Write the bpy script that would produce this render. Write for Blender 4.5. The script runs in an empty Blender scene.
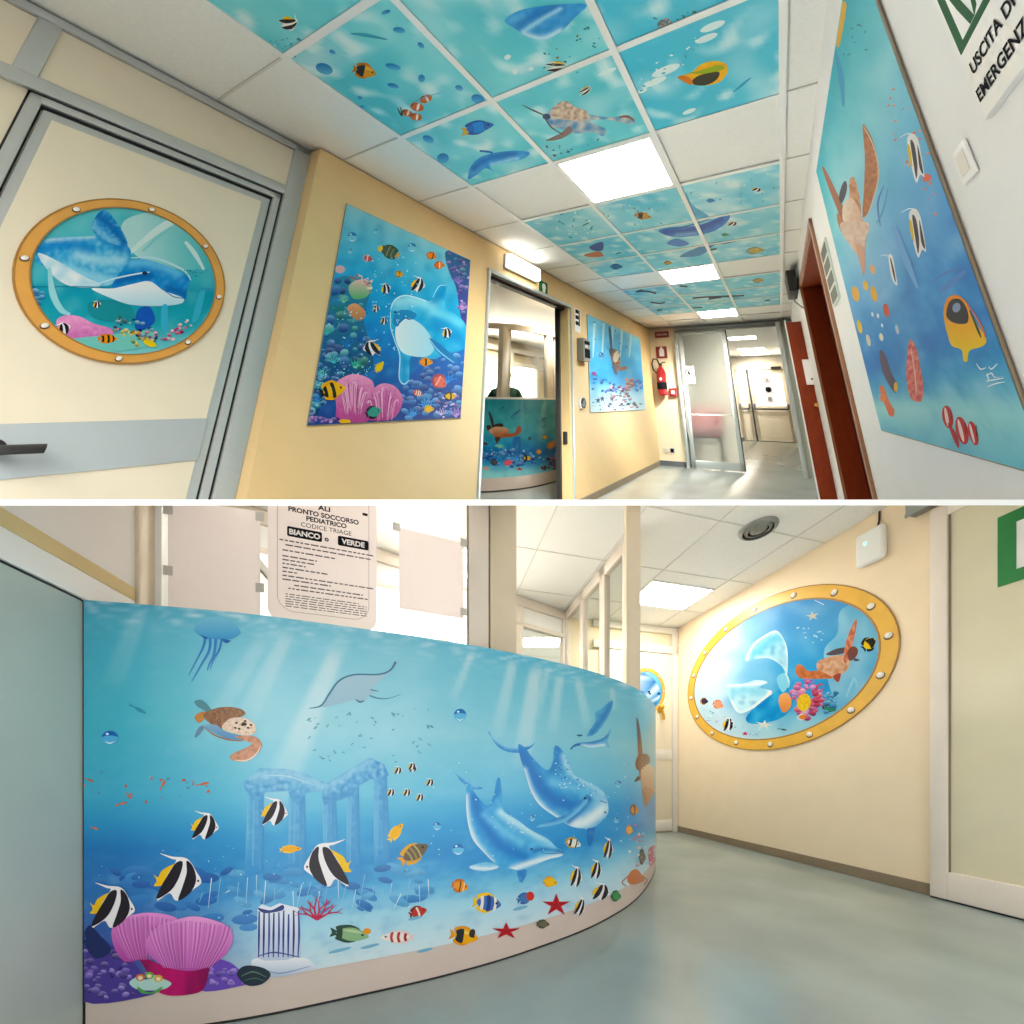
import bpy, bmesh, math, random
from mathutils import Vector, Matrix, noise
from mathutils.geometry import delaunay_2d_cdt
random.seed(7)
SC = bpy.context.scene
COL = SC.collection
# ---------------------------------------------------------------- camera data
F, PX, PY = 330.0, 512.0, 770.0            # focal length and optical centre in pixels of the 1024 px frame
EYE = Vector((0.0, 0.0, 0.80))
def ray(x, y): return Vector(((x - PX) / F, 1.0, (PY - y) / F))
def pix(p):
    q = p - EYE
    return PX + F * q.x / q.y, PY - F * q.z / q.y

class Frame:
    """A set of room axes: o = origin, a/b/c = direction of one unit along each axis."""
    def __init__(s, o, a, b, c):
        s.o = Vector(o); s.m = Matrix((a, b, c)).transposed(); s.i = s.m.inverted()
    def __call__(s, a, b, c): return s.o + s.m @ Vector((a, b, c))
    def px(s, x, y, axis, val):
        q0 = s.i @ (EYE - s.o); dq = s.i @ ray(x, y)
        return q0 + dq * ((val - q0[axis]) / dq[axis])

# the sloping slab that parts the upper corridor from the lower hall
SL = (PY - 502.5) / F
SLAB_N = Vector((0, -SL, 1)).normalized()

# ---------------------------------------------------------------- colour / materials
def lin(c):
    if isinstance(c, str):
        c = tuple(int(c[i:i + 2], 16) / 255 for i in (0, 2, 4))
    return tuple((v / 12.92 if v <= .04045 else ((v + .055) / 1.055) ** 2.4) for v in c)
def srgb(c): return tuple(int(c[i:i + 2], 16) / 255 for i in (0, 2, 4)) if isinstance(c, str) else c
def mix(a, b, t):
    t = max(0.0, min(1.0, t)); a = srgb(a); b = srgb(b)
    return tuple(a[i] + (b[i] - a[i]) * t for i in range(3))

def mat(name, col, rough=.5, metal=0.0, var=0.03, scale=6.0, bump=0.0, spec=.5, stretch=None, coat=0.0):
    m = bpy.data.materials.new(name); m.use_nodes = True
    nt = m.node_tree; b = nt.nodes['Principled BSDF']
    b.inputs['Roughness'].default_value = rough; b.inputs['Metallic'].default_value = metal
    b.inputs['Specular IOR Level'].default_value = spec
    b.inputs['Coat Weight'].default_value = coat
    c = lin(col)
    tc = nt.nodes.new('ShaderNodeTexCoord'); n = nt.nodes.new('ShaderNodeTexNoise')
    n.inputs['Scale'].default_value = scale; n.inputs['Detail'].default_value = 4
    if stretch:
        mp = nt.nodes.new('ShaderNodeMapping'); mp.inputs['Scale'].default_value = stretch
        nt.links.new(tc.outputs['Object'], mp.inputs[0]); nt.links.new(mp.outputs[0], n.inputs[0])
    else:
        nt.links.new(tc.outputs['Object'], n.inputs[0])
    r = nt.nodes.new('ShaderNodeValToRGB')
    r.color_ramp.elements[0].position = .3; r.color_ramp.elements[1].position = .7
    r.color_ramp.elements[0].color = tuple(v * (1 - var) for v in c) + (1,)
    r.color_ramp.elements[1].color = tuple(min(1, v * (1 + var)) for v in c) + (1,)
    nt.links.new(n.outputs['Fac'], r.inputs[0]); nt.links.new(r.outputs[0], b.inputs['Base Color'])
    if bump:
        bp = nt.nodes.new('ShaderNodeBump'); bp.inputs['Strength'].default_value = bump; bp.inputs['Distance'].default_value = .01
        nt.links.new(n.outputs['Fac'], bp.inputs['Height']); nt.links.new(bp.outputs[0], b.inputs['Normal'])
    return m
def emit(name, col, strength):
    m = bpy.data.materials.new(name); m.use_nodes = True
    b = m.node_tree.nodes['Principled BSDF']; c = lin(col)
    b.inputs['Base Color'].default_value = c + (1,)
    b.inputs['Emission Color'].default_value = c + (1,); b.inputs['Emission Strength'].default_value = strength
    return m
def glass(name, col, rough, trans=1.0, ior=1.1):
    m = bpy.data.materials.new(name); m.use_nodes = True
    b = m.node_tree.nodes['Principled BSDF']
    b.inputs['Base Color'].default_value = lin(col) + (1,); b.inputs['Roughness'].default_value = rough
    b.inputs['Transmission Weight'].default_value = trans; b.inputs['IOR'].default_value = ior
    return m
def printed(name, rough=.3, coat=0.0, spec=.5):
    m = bpy.data.materials.new(name); m.use_nodes = True
    nt = m.node_tree; b = nt.nodes['Principled BSDF']; b.inputs['Roughness'].default_value = rough
    b.inputs['Coat Weight'].default_value = coat; b.inputs['Coat Roughness'].default_value = .12
    b.inputs['Specular IOR Level'].default_value = spec
    a = nt.nodes.new('ShaderNodeAttribute'); a.attribute_name = 'ink'
    nt.links.new(a.outputs['Color'], b.inputs['Base Color'])
    return m

# ---------------------------------------------------------------- mesh builder
class MB:
    def __init__(s): s.v = []; s.f = []; s.m = []; s.c = []; s.hascol = False
    def add(s, vs, fs, fr=None, mi=0, col=None):
        k = len(s.v)
        s.v += [(fr(*p) if fr else Vector(p)) for p in vs]
        if col is None: s.c += [(0.8, 0.8, 0.8)] * len(vs)
        else:
            s.hascol = True
            s.c += col if isinstance(col, list) else [lin(col)] * len(vs)
        s.f += [tuple(i + k for i in f) for f in fs]; s.m += [mi] * len(fs)
        return s
    def box(s, fr, a0, a1, b0, b1, c0, c1, bev=0.0, mi=0, col=None, seg=2):
        if a0 > a1: a0, a1 = a1, a0
        if b0 > b1: b0, b1 = b1, b0
        if c0 > c1: c0, c1 = c1, c0
        vs = [(a0,b0,c0),(a1,b0,c0),(a1,b1,c0),(a0,b1,c0),(a0,b0,c1),(a1,b0,c1),(a1,b1,c1),(a0,b1,c1)]
        fs = [(0,3,2,1),(4,5,6,7),(0,1,5,4),(1,2,6,5),(2,3,7,6),(3,0,4,7)]
        if bev:
            bm = bmesh.new(); bv = [bm.verts.new(p) for p in vs]
            for f in fs: bm.faces.new([bv[i] for i in f])
            bmesh.ops.bevel(bm, geom=bm.edges[:], offset=bev, segments=seg, profile=.5, affect='EDGES')
            bm.verts.index_update()
            vs = [v.co[:] for v in bm.verts]; fs = [[v.index for v in f.verts] for f in bm.faces]; bm.free()
        return s.add(vs, fs, fr, mi, col)
    def tube(s, fr, pts, r, n=10, mi=0, col=None, closed=False):
        pts = [Vector(p) for p in pts]; N = len(pts); vs = []; fs = []
        rr = r if isinstance(r, (list, tuple)) else [r] * N
        up = None
        for i, p in enumerate(pts):
            if closed: t = pts[(i + 1) % N] - pts[i - 1]
            else: t = pts[min(i + 1, N - 1)] - pts[max(i - 1, 0)]
            t.normalize()
            if up is None: up = t.orthogonal().normalized()
            up = (up - t * up.dot(t)).normalized(); w = t.cross(up)
            for k in range(n):
                a = 2 * math.pi * k / n
                vs.append(p + (up * math.cos(a) + w * math.sin(a)) * rr[i])
        for i in range(N if closed else N - 1):
            j = (i + 1) % N
            for k in range(n): fs.append((i*n+k, i*n+(k+1)%n, j*n+(k+1)%n, j*n+k))
        if not closed: fs += [tuple(range(n))[::-1], tuple(range((N-1)*n, N*n))]
        return s.add([tuple(v) for v in vs], fs, fr, mi, col)
    def lathe(s, fr, o, ax, prof, n=24, mi=0, col=None):
        """prof: list of (radius, distance along ax) from o"""
        ax = Vector(ax).normalized(); u = ax.orthogonal().normalized(); w = ax.cross(u); o = Vector(o); vs = []; fs = []
        for (r, h) in prof:
            for k in range(n):
                a = 2*math.pi*k/n
                vs.append(tuple(o + ax*h + (u*math.cos(a) + w*math.sin(a))*r))
        for i in range(len(prof)-1):
            for k in range(n): fs.append((i*n+k, i*n+(k+1)%n, (i+1)*n+(k+1)%n, (i+1)*n+k))
        fs += [tuple(range(n))[::-1], tuple(range((len(prof)-1)*n, len(prof)*n))]
        return s.add(vs, fs, fr, mi, col)
    def ball(s, fr, o, rx, ry, rz, n=16, mi=0, col=None):
        vs = []; fs = []; m = n // 2
        for i in range(m + 1):
            t = math.pi * i / m
            for k in range(n):
                a = 2*math.pi*k/n
                vs.append((o[0]+rx*math.sin(t)*math.cos(a), o[1]+ry*math.sin(t)*math.sin(a), o[2]+rz*math.cos(t)))
        for i in range(m):
            for k in range(n): fs.append((i*n+k, i*n+(k+1)%n, (i+1)*n+(k+1)%n, (i+1)*n+k))
        return s.add(vs, fs, fr, mi, col)
    def prism(s, fr, poly, axis, a0, a1, mi=0, col=None):
        """poly: 2-D outline in the two other axes (in axis order), swept from a0 to a1 along axis"""
        def P(p, a):
            q = list(p); q.insert(axis, a); return tuple(q)
        n = len(poly)
        vs = [P(p, a0) for p in poly] + [P(p, a1) for p in poly]
        fs = [tuple(range(n))[::-1], tuple(range(n, 2*n))] + [(i, (i+1) % n, n + (i+1) % n, n + i) for i in range(n)]
        return s.add(vs, fs, fr, mi, col)
    def ring(s, fr, axis, a0, a1, outer, inner, mi=0, col=None):
        """closed frame between two outlines of equal point count"""
        def P(p, a):
            q = list(p); q.insert(axis, a); return tuple(q)
        n = len(outer); vs = []
        for a in (a0, a1): vs += [P(p, a) for p in outer] + [P(p, a) for p in inner]
        fs = []
        for i in range(n):
            j = (i+1) % n
            fs += [(i, j, n+j, n+i), (2*n+i, 3*n+i, 3*n+j, 2*n+j), (i, 2*n+i, 2*n+j, j), (n+i, n+j, 3*n+j, 3*n+i)]
        return s.add(vs, fs, fr, mi, col)
    def text(s, fr, body, size, place, mi=0, col=None, bold=0.0, align='LEFT', sx=1.0):
        """place(u, v) -> three frame coordinates of a point of the lettering"""
        cu = bpy.data.curves.new('lettering', 'FONT'); cu.body = body; cu.size = size; cu.align_x = align
        cu.offset = bold; cu.resolution_u = 3
        ob = bpy.data.objects.new('lettering', cu); COL.objects.link(ob)
        dg = bpy.context.evaluated_depsgraph_get()
        me = bpy.data.meshes.new_from_object(ob.evaluated_get(dg))
        vs = [place(v.co.x * sx, v.co.y) for v in me.vertices]; fs = [tuple(p.vertices) for p in me.polygons]
        bpy.data.objects.remove(ob); bpy.data.curves.remove(cu); bpy.data.meshes.remove(me)
        return s.add(vs, fs, fr, mi, col)

def root_loc(o):
    p = Vector((0, 0, 0))
    while o is not None: p += o.location; o = o.parent
    return p
def obj(name, mb, mats, parent=None, room=None, smooth=None):
    mats = mats if isinstance(mats, (list, tuple)) else [mats]
    bm = bmesh.new()
    cl = bm.verts.layers.float_color.new('ink') if mb.hascol else None
    vv = [bm.verts.new(v) for v in mb.v]
    if cl:
        g = mats[0].get('gain', 1.0)
        for v, c in zip(vv, mb.c):
            y = .2126*c[0]+.7152*c[1]+.0722*c[2]
            v[cl] = tuple(max(0, (y+(k-y)*1.12)*g) for k in c)+(1,)
    for f, m in zip(mb.f, mb.m):
        try:
            bf = bm.faces.new([vv[i] for i in f]); bf.material_index = m
        except ValueError: pass
    if not mb.hascol: bmesh.ops.recalc_face_normals(bm, faces=bm.faces[:])
    if room:
        bmesh.ops.bisect_plane(bm, geom=bm.verts[:] + bm.edges[:] + bm.faces[:], dist=1e-6, plane_co=EYE, plane_no=SLAB_N,
                               clear_outer=(room == 'B'), clear_inner=(room == 'A'))
    loose = [v for v in bm.verts if not v.link_faces]
    bmesh.ops.delete(bm, geom=loose, context='VERTS')
    if parent is not None: base = root_loc(parent)
    else:
        xs = [v.co for v in bm.verts]
        base = Vector(((min(v.x for v in xs) + max(v.x for v in xs))/2, (min(v.y for v in xs) + max(v.y for v in xs))/2, min(v.z for v in xs)))
    for v in bm.verts: v.co -= base
    me = bpy.data.meshes.new(name); bm.to_mesh(me); bm.free()
    for m in mats: me.materials.append(m)
    o = bpy.data.objects.new(name, me); COL.objects.link(o)
    if parent is not None: o.parent = parent
    else: o.location = base
    if smooth is not None:
        me.polygons.foreach_set('use_smooth', [True] * len(me.polygons)); me.set_sharp_from_angle(angle=math.radians(smooth))
    return o
def tag(o, label, cat, group=None):
    o['label'] = label; o['category'] = cat
    if group: o['group'] = group
    return o
def thing(name, label, cat, loc, group=None):
    o = bpy.data.objects.new(name, None); COL.objects.link(o); o.location = loc; o.empty_display_size = .1
    return tag(o, label, cat, group)
def struct(o):
    o['kind'] = 'structure'; return o
def struct_root(name, loc):
    o = bpy.data.objects.new(name, None); COL.objects.link(o); o.location = loc; o['kind'] = 'structure'; return o

# ---------------------------------------------------------------- printed artwork
def catmull(pts, closed=True, k=6):
    n = len(pts); out = []
    for i in range(n if closed else n - 1):
        p0 = pts[(i-1) % n] if closed or i > 0 else pts[0]
        p1 = pts[i]; p2 = pts[(i+1) % n]; p3 = pts[(i+2) % n] if closed or i + 2 < n else pts[-1]
        for j in range(k):
            t = j / k
            out.append(tuple(.5*((2*p1[d]) + (-p0[d]+p2[d])*t + (2*p0[d]-5*p1[d]+4*p2[d]-p3[d])*t*t + (-p0[d]+3*p1[d]-3*p2[d]+p3[d])*t**3) for d in (0, 1)))
    if not closed: out.append(tuple(pts[-1]))
    return out
def inside(x, y, poly):
    c = False; j = len(poly) - 1
    for i in range(len(poly)):
        xi, yi = poly[i]; xj, yj = poly[j]
        if (yi > y) != (yj > y) and x < (xj-xi)*(y-yi)/(yj-yi)+xi: c = not c
        j = i
    return c
def nz(x, y, s=0.0): return noise.noise(Vector((x, y, s)))

def clip_convex(o, quad):
    area = sum(quad[i][0]*quad[(i+1) % len(quad)][1]-quad[(i+1) % len(quad)][0]*quad[i][1] for i in range(len(quad)))
    if area < 0: quad = quad[::-1]
    for i in range(len(quad)):
        (ax, ay), (bx, by) = quad[i], quad[(i+1) % len(quad)]
        def sd(p): return (bx-ax)*(p[1]-ay)-(by-ay)*(p[0]-ax)
        out = []
        for j in range(len(o)):
            p, q = o[j], o[(j+1) % len(o)]; a, b = sd(p), sd(q)
            if a >= 0: out.append(p)
            if a*b < 0: t = a/(a-b); out.append((p[0]+(q[0]-p[0])*t, p[1]+(q[1]-p[1])*t))
        o = out
        if len(o) < 3: return []
    c = [o[0]]
    for p in o[1:]:
        if abs(p[0]-c[-1][0])+abs(p[1]-c[-1][1]) > 1e-3: c.append(p)
    return c
def Zm(ox, oy, s):
    return lambda *pts: [(ox+p[0]/s, oy+p[1]/s) for p in pts]

class Art:
    """Ink laid on a surface. surf(x, y, off) gives the surface point where the photograph's pixel x, y lies."""
    def __init__(s, surf, mb, base=.0006, step=.0001):
        s.surf = surf; s.mb = mb; s.base = base; s.step = step; s.done = []; s.clip = None; s.auto = 0
    def layer(s, pts):
        x0 = min(p[0] for p in pts); x1 = max(p[0] for p in pts); y0 = min(p[1] for p in pts); y1 = max(p[1] for p in pts)
        L = 1 + max([d[4] for d in s.done if d[0] < x1 and d[1] > x0 and d[2] < y1 and d[3] > y0], default=0)
        s.done.append((x0, x1, y0, y1, L))
        return s.base + s.step * L
    def poly(s, pts, col, smooth=True, sp=0, k=5):
        """closed shape; col is a colour or a function of x, y; sp is the spacing of extra points for shading"""
        o = catmull(pts, True, k) if smooth else list(pts)
        if s.clip:
            o = clip_convex(o, s.clip)
            if len(o) < 3: return s
        if s.auto and not sp and max(p[0] for p in o)-min(p[0] for p in o) > 6: sp = s.auto
        off = s.layer(o)
        co = [Vector(p) for p in o]; n = len(o)
        if sp:
            x0 = min(p[0] for p in o); x1 = max(p[0] for p in o); y0 = min(p[1] for p in o); y1 = max(p[1] for p in o)
            y = y0 + sp/2; r = 0
            while y < y1:
                x = x0 + (sp/2 if r % 2 else sp)
                while x < x1:
                    if inside(x, y, o): co.append(Vector((x, y)))
                    x += sp
                y += sp * .87; r += 1
        try: V, _, T, *_ = delaunay_2d_cdt(co, [(i, (i+1) % n) for i in range(n)], [], 1, 1e-5)
        except Exception: return s
        cf = col if callable(col) else None
        cols = [lin(cf(v.x, v.y)) if cf else lin(col) for v in V]
        s.mb.add([s.surf(v.x, v.y, off) for v in V], [tuple(t) for t in T], None, 0, cols)
        return s
    def ell(s, x, y, rx, ry, col, rot=0, sp=0, n=14):
        a = math.radians(rot); ca, sa = math.cos(a), math.sin(a)
        p = [(x + rx*math.cos(t)*ca - ry*math.sin(t)*sa, y + rx*math.cos(t)*sa + ry*math.sin(t)*ca) for t in (2*math.pi*i/n for i in range(n))]
        return s.poly(p, col, False, sp)
    def line(s, pts, w, col, smooth=True, k=5):
        """tapering stroke: w = width or list of widths along the points"""
        ws = list(w) if isinstance(w, (list, tuple)) else [w]*len(pts)
        q = catmull([(p[0], p[1]) for p in pts], False, k) if smooth and len(pts) > 2 else list(pts)
        kk = (len(q)-1)/(len(pts)-1); L = []; R = []
        for i, p in enumerate(q):
            a = q[max(i-1, 0)]; b = q[min(i+1, len(q)-1)]; dx, dy = b[0]-a[0], b[1]-a[1]; l = math.hypot(dx, dy) or 1
            t = i/kk; j = min(int(t), len(ws)-2); ww = max(.12, ws[j]+(ws[j+1]-ws[j])*(t-j))/2
            L.append((p[0]-dy/l*ww, p[1]+dx/l*ww)); R.append((p[0]+dy/l*ww, p[1]-dx/l*ww))
        return s.poly(L + R[::-1], col, False)
    def at(s, x, y, sx, sy=None, rot=0, skew=0):
        """a pen that draws in local units centred on x, y"""
        return Pen(s, x, y, sx, sx if sy is None else sy, rot, skew)

class Pen:
    def __init__(p, art, x, y, sx, sy, rot, skew=0):
        p.art = art; p.x = x; p.y = y; a = math.radians(rot); p.sx = sx; p.sy = sy
        p.m = (sx*math.cos(a), -sy*math.sin(a) + skew*sx*math.cos(a), sx*math.sin(a), sy*math.cos(a) + skew*sx*math.sin(a))
        p.w = (abs(sx)+abs(sy))/2
    def t(p, q): return (p.x + p.m[0]*q[0] + p.m[1]*q[1], p.y + p.m[2]*q[0] + p.m[3]*q[1])
    def poly(p, pts, col, smooth=True, sp=0, k=4): p.art.poly([p.t(q) for q in pts], col, smooth, sp, k); return p
    def line(p, pts, w, col, smooth=True):
        w = [v*p.w for v in w] if isinstance(w, (list, tuple)) else w*p.w
        p.art.line([p.t(q) for q in pts], w, col, smooth, 3); return p
    def ell(p, x, y, rx, ry, col, n=12):
        return p.poly([(x+rx*math.cos(2*math.pi*i/n), y+ry*math.sin(2*math.pi*i/n)) for i in range(n)], col, False)
    # ---- small sea creatures; noses point to +x, unit length about 2 (x from -1 to 1), y down
    def moorish(p, bk='1c1420', wh='f4f2f4', ye='f2c637'):
        p.poly([(-1.06,-.12),(-.88,0),(-.69,-.31),(-.1,-.6),(-.3,-.2),(-.6,.31),(-1.06,.38),(-.94,.16)], ye)
        p.poly([(-.81,-1.04),(-.25,-.9),(.38,-.81),(.75,-.3),(1,.2),(.69,.5),(-.06,1.02),(-.38,.69),(-.94,1.0),(-.5,-.06),(-.1,-.7),(-.3,-.8)], wh)
        p.poly([(.36,-.72),(.65,-.44),(.77,.15),(.5,.69),(0,1.0),(.17,.44),(.36,-.19)], bk)
        p.poly([(-.1,-.63),(.19,-.66),(.06,-.06),(-.31,.56),(-.94,.94),(-.77,.44),(-.4,-.19)], bk)
        p.ell(.86,.16,.05,.05,bk,8)
        return p
    def oval(p, body, fin, stripes=(), eye='101018', tail=None, hi=None):
        tail = tail or fin
        p.poly([(-.6,0),(-1.05,-.42),(-.95,0),(-1.05,.42)], tail)
        p.poly([(.5,-.45),(0,-.85),(-.75,-.6),(-.55,-.2)], fin); p.poly([(.4,.45),(-.1,.8),(-.75,.55),(-.5,.2)], fin)
        p.poly([(1,.05),(.65,-.38),(.1,-.62),(-.45,-.42),(-.75,-.05),(-.45,.38),(.1,.6),(.65,.4)], body)
        if hi: p.poly([(.7,-.2),(.1,-.45),(-.4,-.3),(.1,-.2)], hi)
        for x0, x1, c in stripes:
            def hh(x): return .6*math.sqrt(max(0, 1-((x-.05)/.86)**2))
            p.poly([(x0,-hh(x0)),(x1,-hh(x1)),(x1+.06,0),(x1,hh(x1)),(x0,hh(x0)),(x0+.06,0)], c)
        p.ell(.66,-.05,.08,.1,eye,8)
        return p
    def clown(p, o='d9602a'): return p.oval(o, o, ((-.5,-.36,'f2ece6'),(-.08,.12,'f2ece6'),(.36,.5,'f2ece6')))
    def minnow(p, c): return p.poly([(1,0),(.3,-.4),(-.5,-.12),(-1,-.35),(-.85,0),(-1,.35),(-.5,.12),(.3,.4)], c, True, 0, 3)
    def bubble(p, dk='2f78c0', md='7fc4e4', hl='e8f8fc'):
        p.ell(0,0,1,1,md,16); p.poly([(-.95,-.1),(-.6,-.75),(0,-.95),(.6,-.75),(.95,-.1),(.4,-.25),(-.4,-.25)], dk)
        p.ell(-.3,-.5,.2,.16,hl,8); p.poly([(-.6,.5),(0,.75),(.6,.5),(0,.92)], hl); return p
    def star(p, c, dk=None):
        pts = []
        for i in range(10):
            a = math.radians(-90+36*i); r = 1 if i % 2 == 0 else .36
            pts.append((r*math.cos(a), r*math.sin(a)))
        p.poly(pts, c, False)
        if dk:
            for i in range(0, 10, 2): p.line([(0,0),(pts[i][0]*.8,pts[i][1]*.8)], .08, dk, False)
        return p
    def coral(p, c, n=7, seed=1, spread=80):
        R = random.Random(seed)
        def br(x, y, a, l, d):
            x2 = x+l*math.cos(a); y2 = y+l*math.sin(a)
            p.line([(x,y),((x+x2)/2+R.uniform(-.05,.05)*l,(y+y2)/2),(x2,y2)], [.05*(d+1),.045*d+.03,.03*d+.03], c)
            if d > 0:
                for e in (-1, 1): br(x2, y2, a+e*R.uniform(.25,.6), l*R.uniform(.55,.75), d-1)
        for i in range(n): br(0, .9, math.radians(-90+spread*((i+.5)/n-.5)*2*.9), R.uniform(.45,.7), 2)
        return p
    def anemone(p, top, dark, stalk='b01e6a', n=26, light='f0b8e6'):
        if stalk: p.poly([(-.55,.2),(.55,.2),(.45,.95),(.5,1.2),(-.5,1.2),(-.42,.95)], lambda x, y: mix(stalk, '6e0f48', abs(x-p.x)/(p.w*.7)), True, max(1.2, p.w/6))
        p.poly([(-1,-.05),(-.85,-.5),(-.4,-.75),(.2,-.8),(.8,-.55),(1,-.1),(.8,.4),(.35,.62),(-.3,.65),(-.8,.4)],
               lambda x, y: mix(top, dark, .5+.55*(y-p.y)/max(1e-3, abs(p.sy))), True, max(1.2, p.w/7))
        for i in range(n):
            u = -.95+1.9*i/(n-1); h = math.sqrt(max(0, 1-u*u))
            p.line([(u*.62,.62*h*.9+.02),(u*.9,.1*h),(u*1.0,-.72*h-.05+.1*math.sin(i*2.3))], [.012,.025,.04], mix(light, top, .5+.5*math.sin(i*1.7)))
        return p
# ---------------------------------------------------------------- room axes
# Upper corridor: r across (to the right), d along, h up, one unit = 1.33 m. The photograph joins two exposures taken with the
# camera held at different tilts, so the corridor stands on axes of its own, above the sloping slab.
def _axis(vx, vy, sgn=1):
    t = Vector((vx - 557.0, vy - 270.0, 397.0)).normalized()
    return sgn * t.z * Vector(((vx - PX) / F, 1.0, (PY - vy) / F)) * 1.33
CA = Frame(EYE, _axis(-220, 392, -1), _axis(781, 402), _axis(545, -910))
W = Frame((0, 0, 0), (1, 0, 0), (0, 1, 0), (0, 0, 1))
# Lower hall: t along the wall, n out of the wall into the hall, z up
K = 77.0 / F
_d = Vector((-K, 1, 0)).normalized()          # direction of the hall's long walls, away from the viewer
_u = Vector((_d.y, -_d.x, 0))                 # to the right
CORNER = Vector((2.152, 4.33, 0))
HR = Frame(CORNER, -_d, -_u, (0, 0, 1))       # right wall: t from the far corner towards the viewer
HF = Frame(CORNER, -_u, -_d, (0, 0, 1))       # far wall: t from the corner to the left
LEFT0 = Vector((-1.266, .976, 0))
HL = Frame(LEFT0, -_d, _u, (0, 0, 1))         # left wall: t from the counter's end towards the viewer
HC = 2.64                                     # ceiling height of the hall
# corridor A measures (units)
RL, RD, RR, HT, HB = -1.545, -1.615, 0.275, 1.0, -0.81
# ---------------------------------------------------------------- materials
M = {}
M['yellow'] = mat('yellow wall paint', 'ecca90', .55, var=.02)
M['cream'] = mat('cream wall paint', 'f4e3c0', .5, var=.02)
M['white_wall'] = mat('white wall paint', 'f0efec', .5, var=.015)
M['ceiling'] = mat('white ceiling tile', 'f1f1ec', .8, var=.03, scale=60)
M['grid'] = mat('white ceiling grid', 'eef0ee', .4, var=.01)
M['joint'] = mat('ceiling joint', 'd9d7d0', .8, var=.02)
M['floor'] = mat('blue grey vinyl floor', 'b2bbb8', .14, var=.10, scale=1.6, spec=.6)
M['floor_b'] = mat('grey green vinyl floor', '98a39f', .16, var=.12, scale=2.2, spec=.6)
M['metal'] = mat('pale anodised aluminium', 'c3c8c7', .38, metal=.35, var=.03, stretch=(2, 2, 40))
M['metal_dark'] = mat('grey aluminium trim', '8f938e', .4, metal=.4, var=.04)
M['door_cream'] = mat('cream door laminate', 'eadfc6', .4, var=.015)
M['band'] = mat('grey door band', 'b4bdbf', .45, var=.02)
M['black'] = mat('black rubber', '17171a', .5, var=.1)
M['white'] = mat('white plastic', 'f2f2ee', .35, var=.01)
M['offwhite'] = mat('off white plastic', 'e3ddd0', .4, var=.02)
M['beige'] = mat('beige lacquered post', 'dccdb4', .4, var=.03)
M['pink_post'] = mat('pale beige aluminium post', 'e8dccf', .4, var=.03)
M['red'] = mat('red lacquer', 'a51622', .3, var=.05)
M['sign_red'] = mat('red sign face', '8e1a22', .4, var=.03)
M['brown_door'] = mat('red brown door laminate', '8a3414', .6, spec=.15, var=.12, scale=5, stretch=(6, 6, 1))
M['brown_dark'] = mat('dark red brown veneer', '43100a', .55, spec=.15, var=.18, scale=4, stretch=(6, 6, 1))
M['brown_trim'] = mat('tan door casing', '9a6a48', .4, var=.12)
M['base'] = mat('brown grey skirting', '8b7a62', .5, var=.08)
M['base_dark'] = mat('dark blue grey skirting', '454b52', .5, var=.08)
M['green'] = mat('green sign face', '0b5a30', .6, var=.03, spec=.1)
M['green_tape'] = mat('green frame', '0e7a36', .5, var=.06)
M['rim'] = mat('printed ochre porthole rim', 'dd9f45', .35, var=.06, scale=9)
M['rim_b'] = mat('printed golden porthole rim', 'e6b23c', .35, var=.06, scale=9)
M['rim_edge'] = mat('shaded rim edge print', 'a8762e', .4, var=.05)
M['rivet'] = mat('printed chrome rivet', 'efe9e0', .25, var=.02)
M['rivet_dark'] = mat('printed rivet shadow', '5e452a', .4, var=.02)
M['panel_lit'] = emit('lit ceiling panel', 'fffaf0', 12.0)
M['lamp_lit'] = emit('lit emergency lamp', 'fffdf6', 1.5)
M['window_lit'] = emit('glowing pane added to brighten the office', 'fffaf2', 1.15)
M['frost'] = glass('frosted glass', 'e6ebe9', .7, 1.0, 1.12)
M['clear'] = glass('clear glazing', 'f8faf8', .0, 1.0, 1.04)
M['print'] = printed('printed panel', .5, 0, .08)
M['print_gloss'] = printed('glossy printed film', .28, 0.06, .35)
M['paper'] = mat('white paper', 'f0ecea', .7, var=.01)
M['ink'] = mat('black ink', '1c1a20', .8, var=.02, spec=.05)
M['ink_grey'] = mat('grey ink', '8f8a90', .7, var=.02)
M['blue_grey'] = mat('pale blue grey panel', 'b4c1ba', .5, var=.03)
M['yellow_tape'] = mat('yellowish tape strip', 'd9c28c', .5, var=.05)
M['gloss_white'] = mat('glossy white panel', 'f0ece6', .12, var=.02)
M['plinth'] = mat('pale pink beige plinth', 'c6b6ac', .4, var=.03)
M['opal'] = mat('opaque olive cream door pane', 'dad2b4', .18, var=.02)
M['brass'] = mat('brass', 'd8a93a', .3, metal=.8, var=.03)
M['grey'] = mat('grey device housing', '8e8a82', .4, var=.05)
M['teal_cloth'] = mat('green scrub cloth', '1d5a50', .8, var=.12, scale=20)
M['skin'] = mat('skin', 'a2604a', .55, var=.05)
M['hair'] = mat('dark hair', '221a18', .6, var=.2, scale=40)
M['led'] = emit('green led', '40ffc0', 4.0)
M['panel_dim'] = emit('dim lit panel', 'fff6e4', 5)
M['hall_cream'] = mat('warm cream hall wall paint', 'f5e0bf', .5, var=.02)
M['panel_far'] = emit('lit panel beyond', 'fffaf0', 3.5)
M['wall_grey'] = mat('pale grey green side panel', 'b9bdb0', .5, var=.03)
M['wall_pale'] = mat('pale neutral wall paint', 'efeadf', .5, var=.02)
for nm, base, g in (('print_counter', 'print_gloss', .8), ('print_poster', 'print', .92), ('print_port', 'print', .85)):
    M[nm] = M[base].copy(); M[nm].name = nm.replace('_', ' '); M[nm]['gain'] = g
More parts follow.
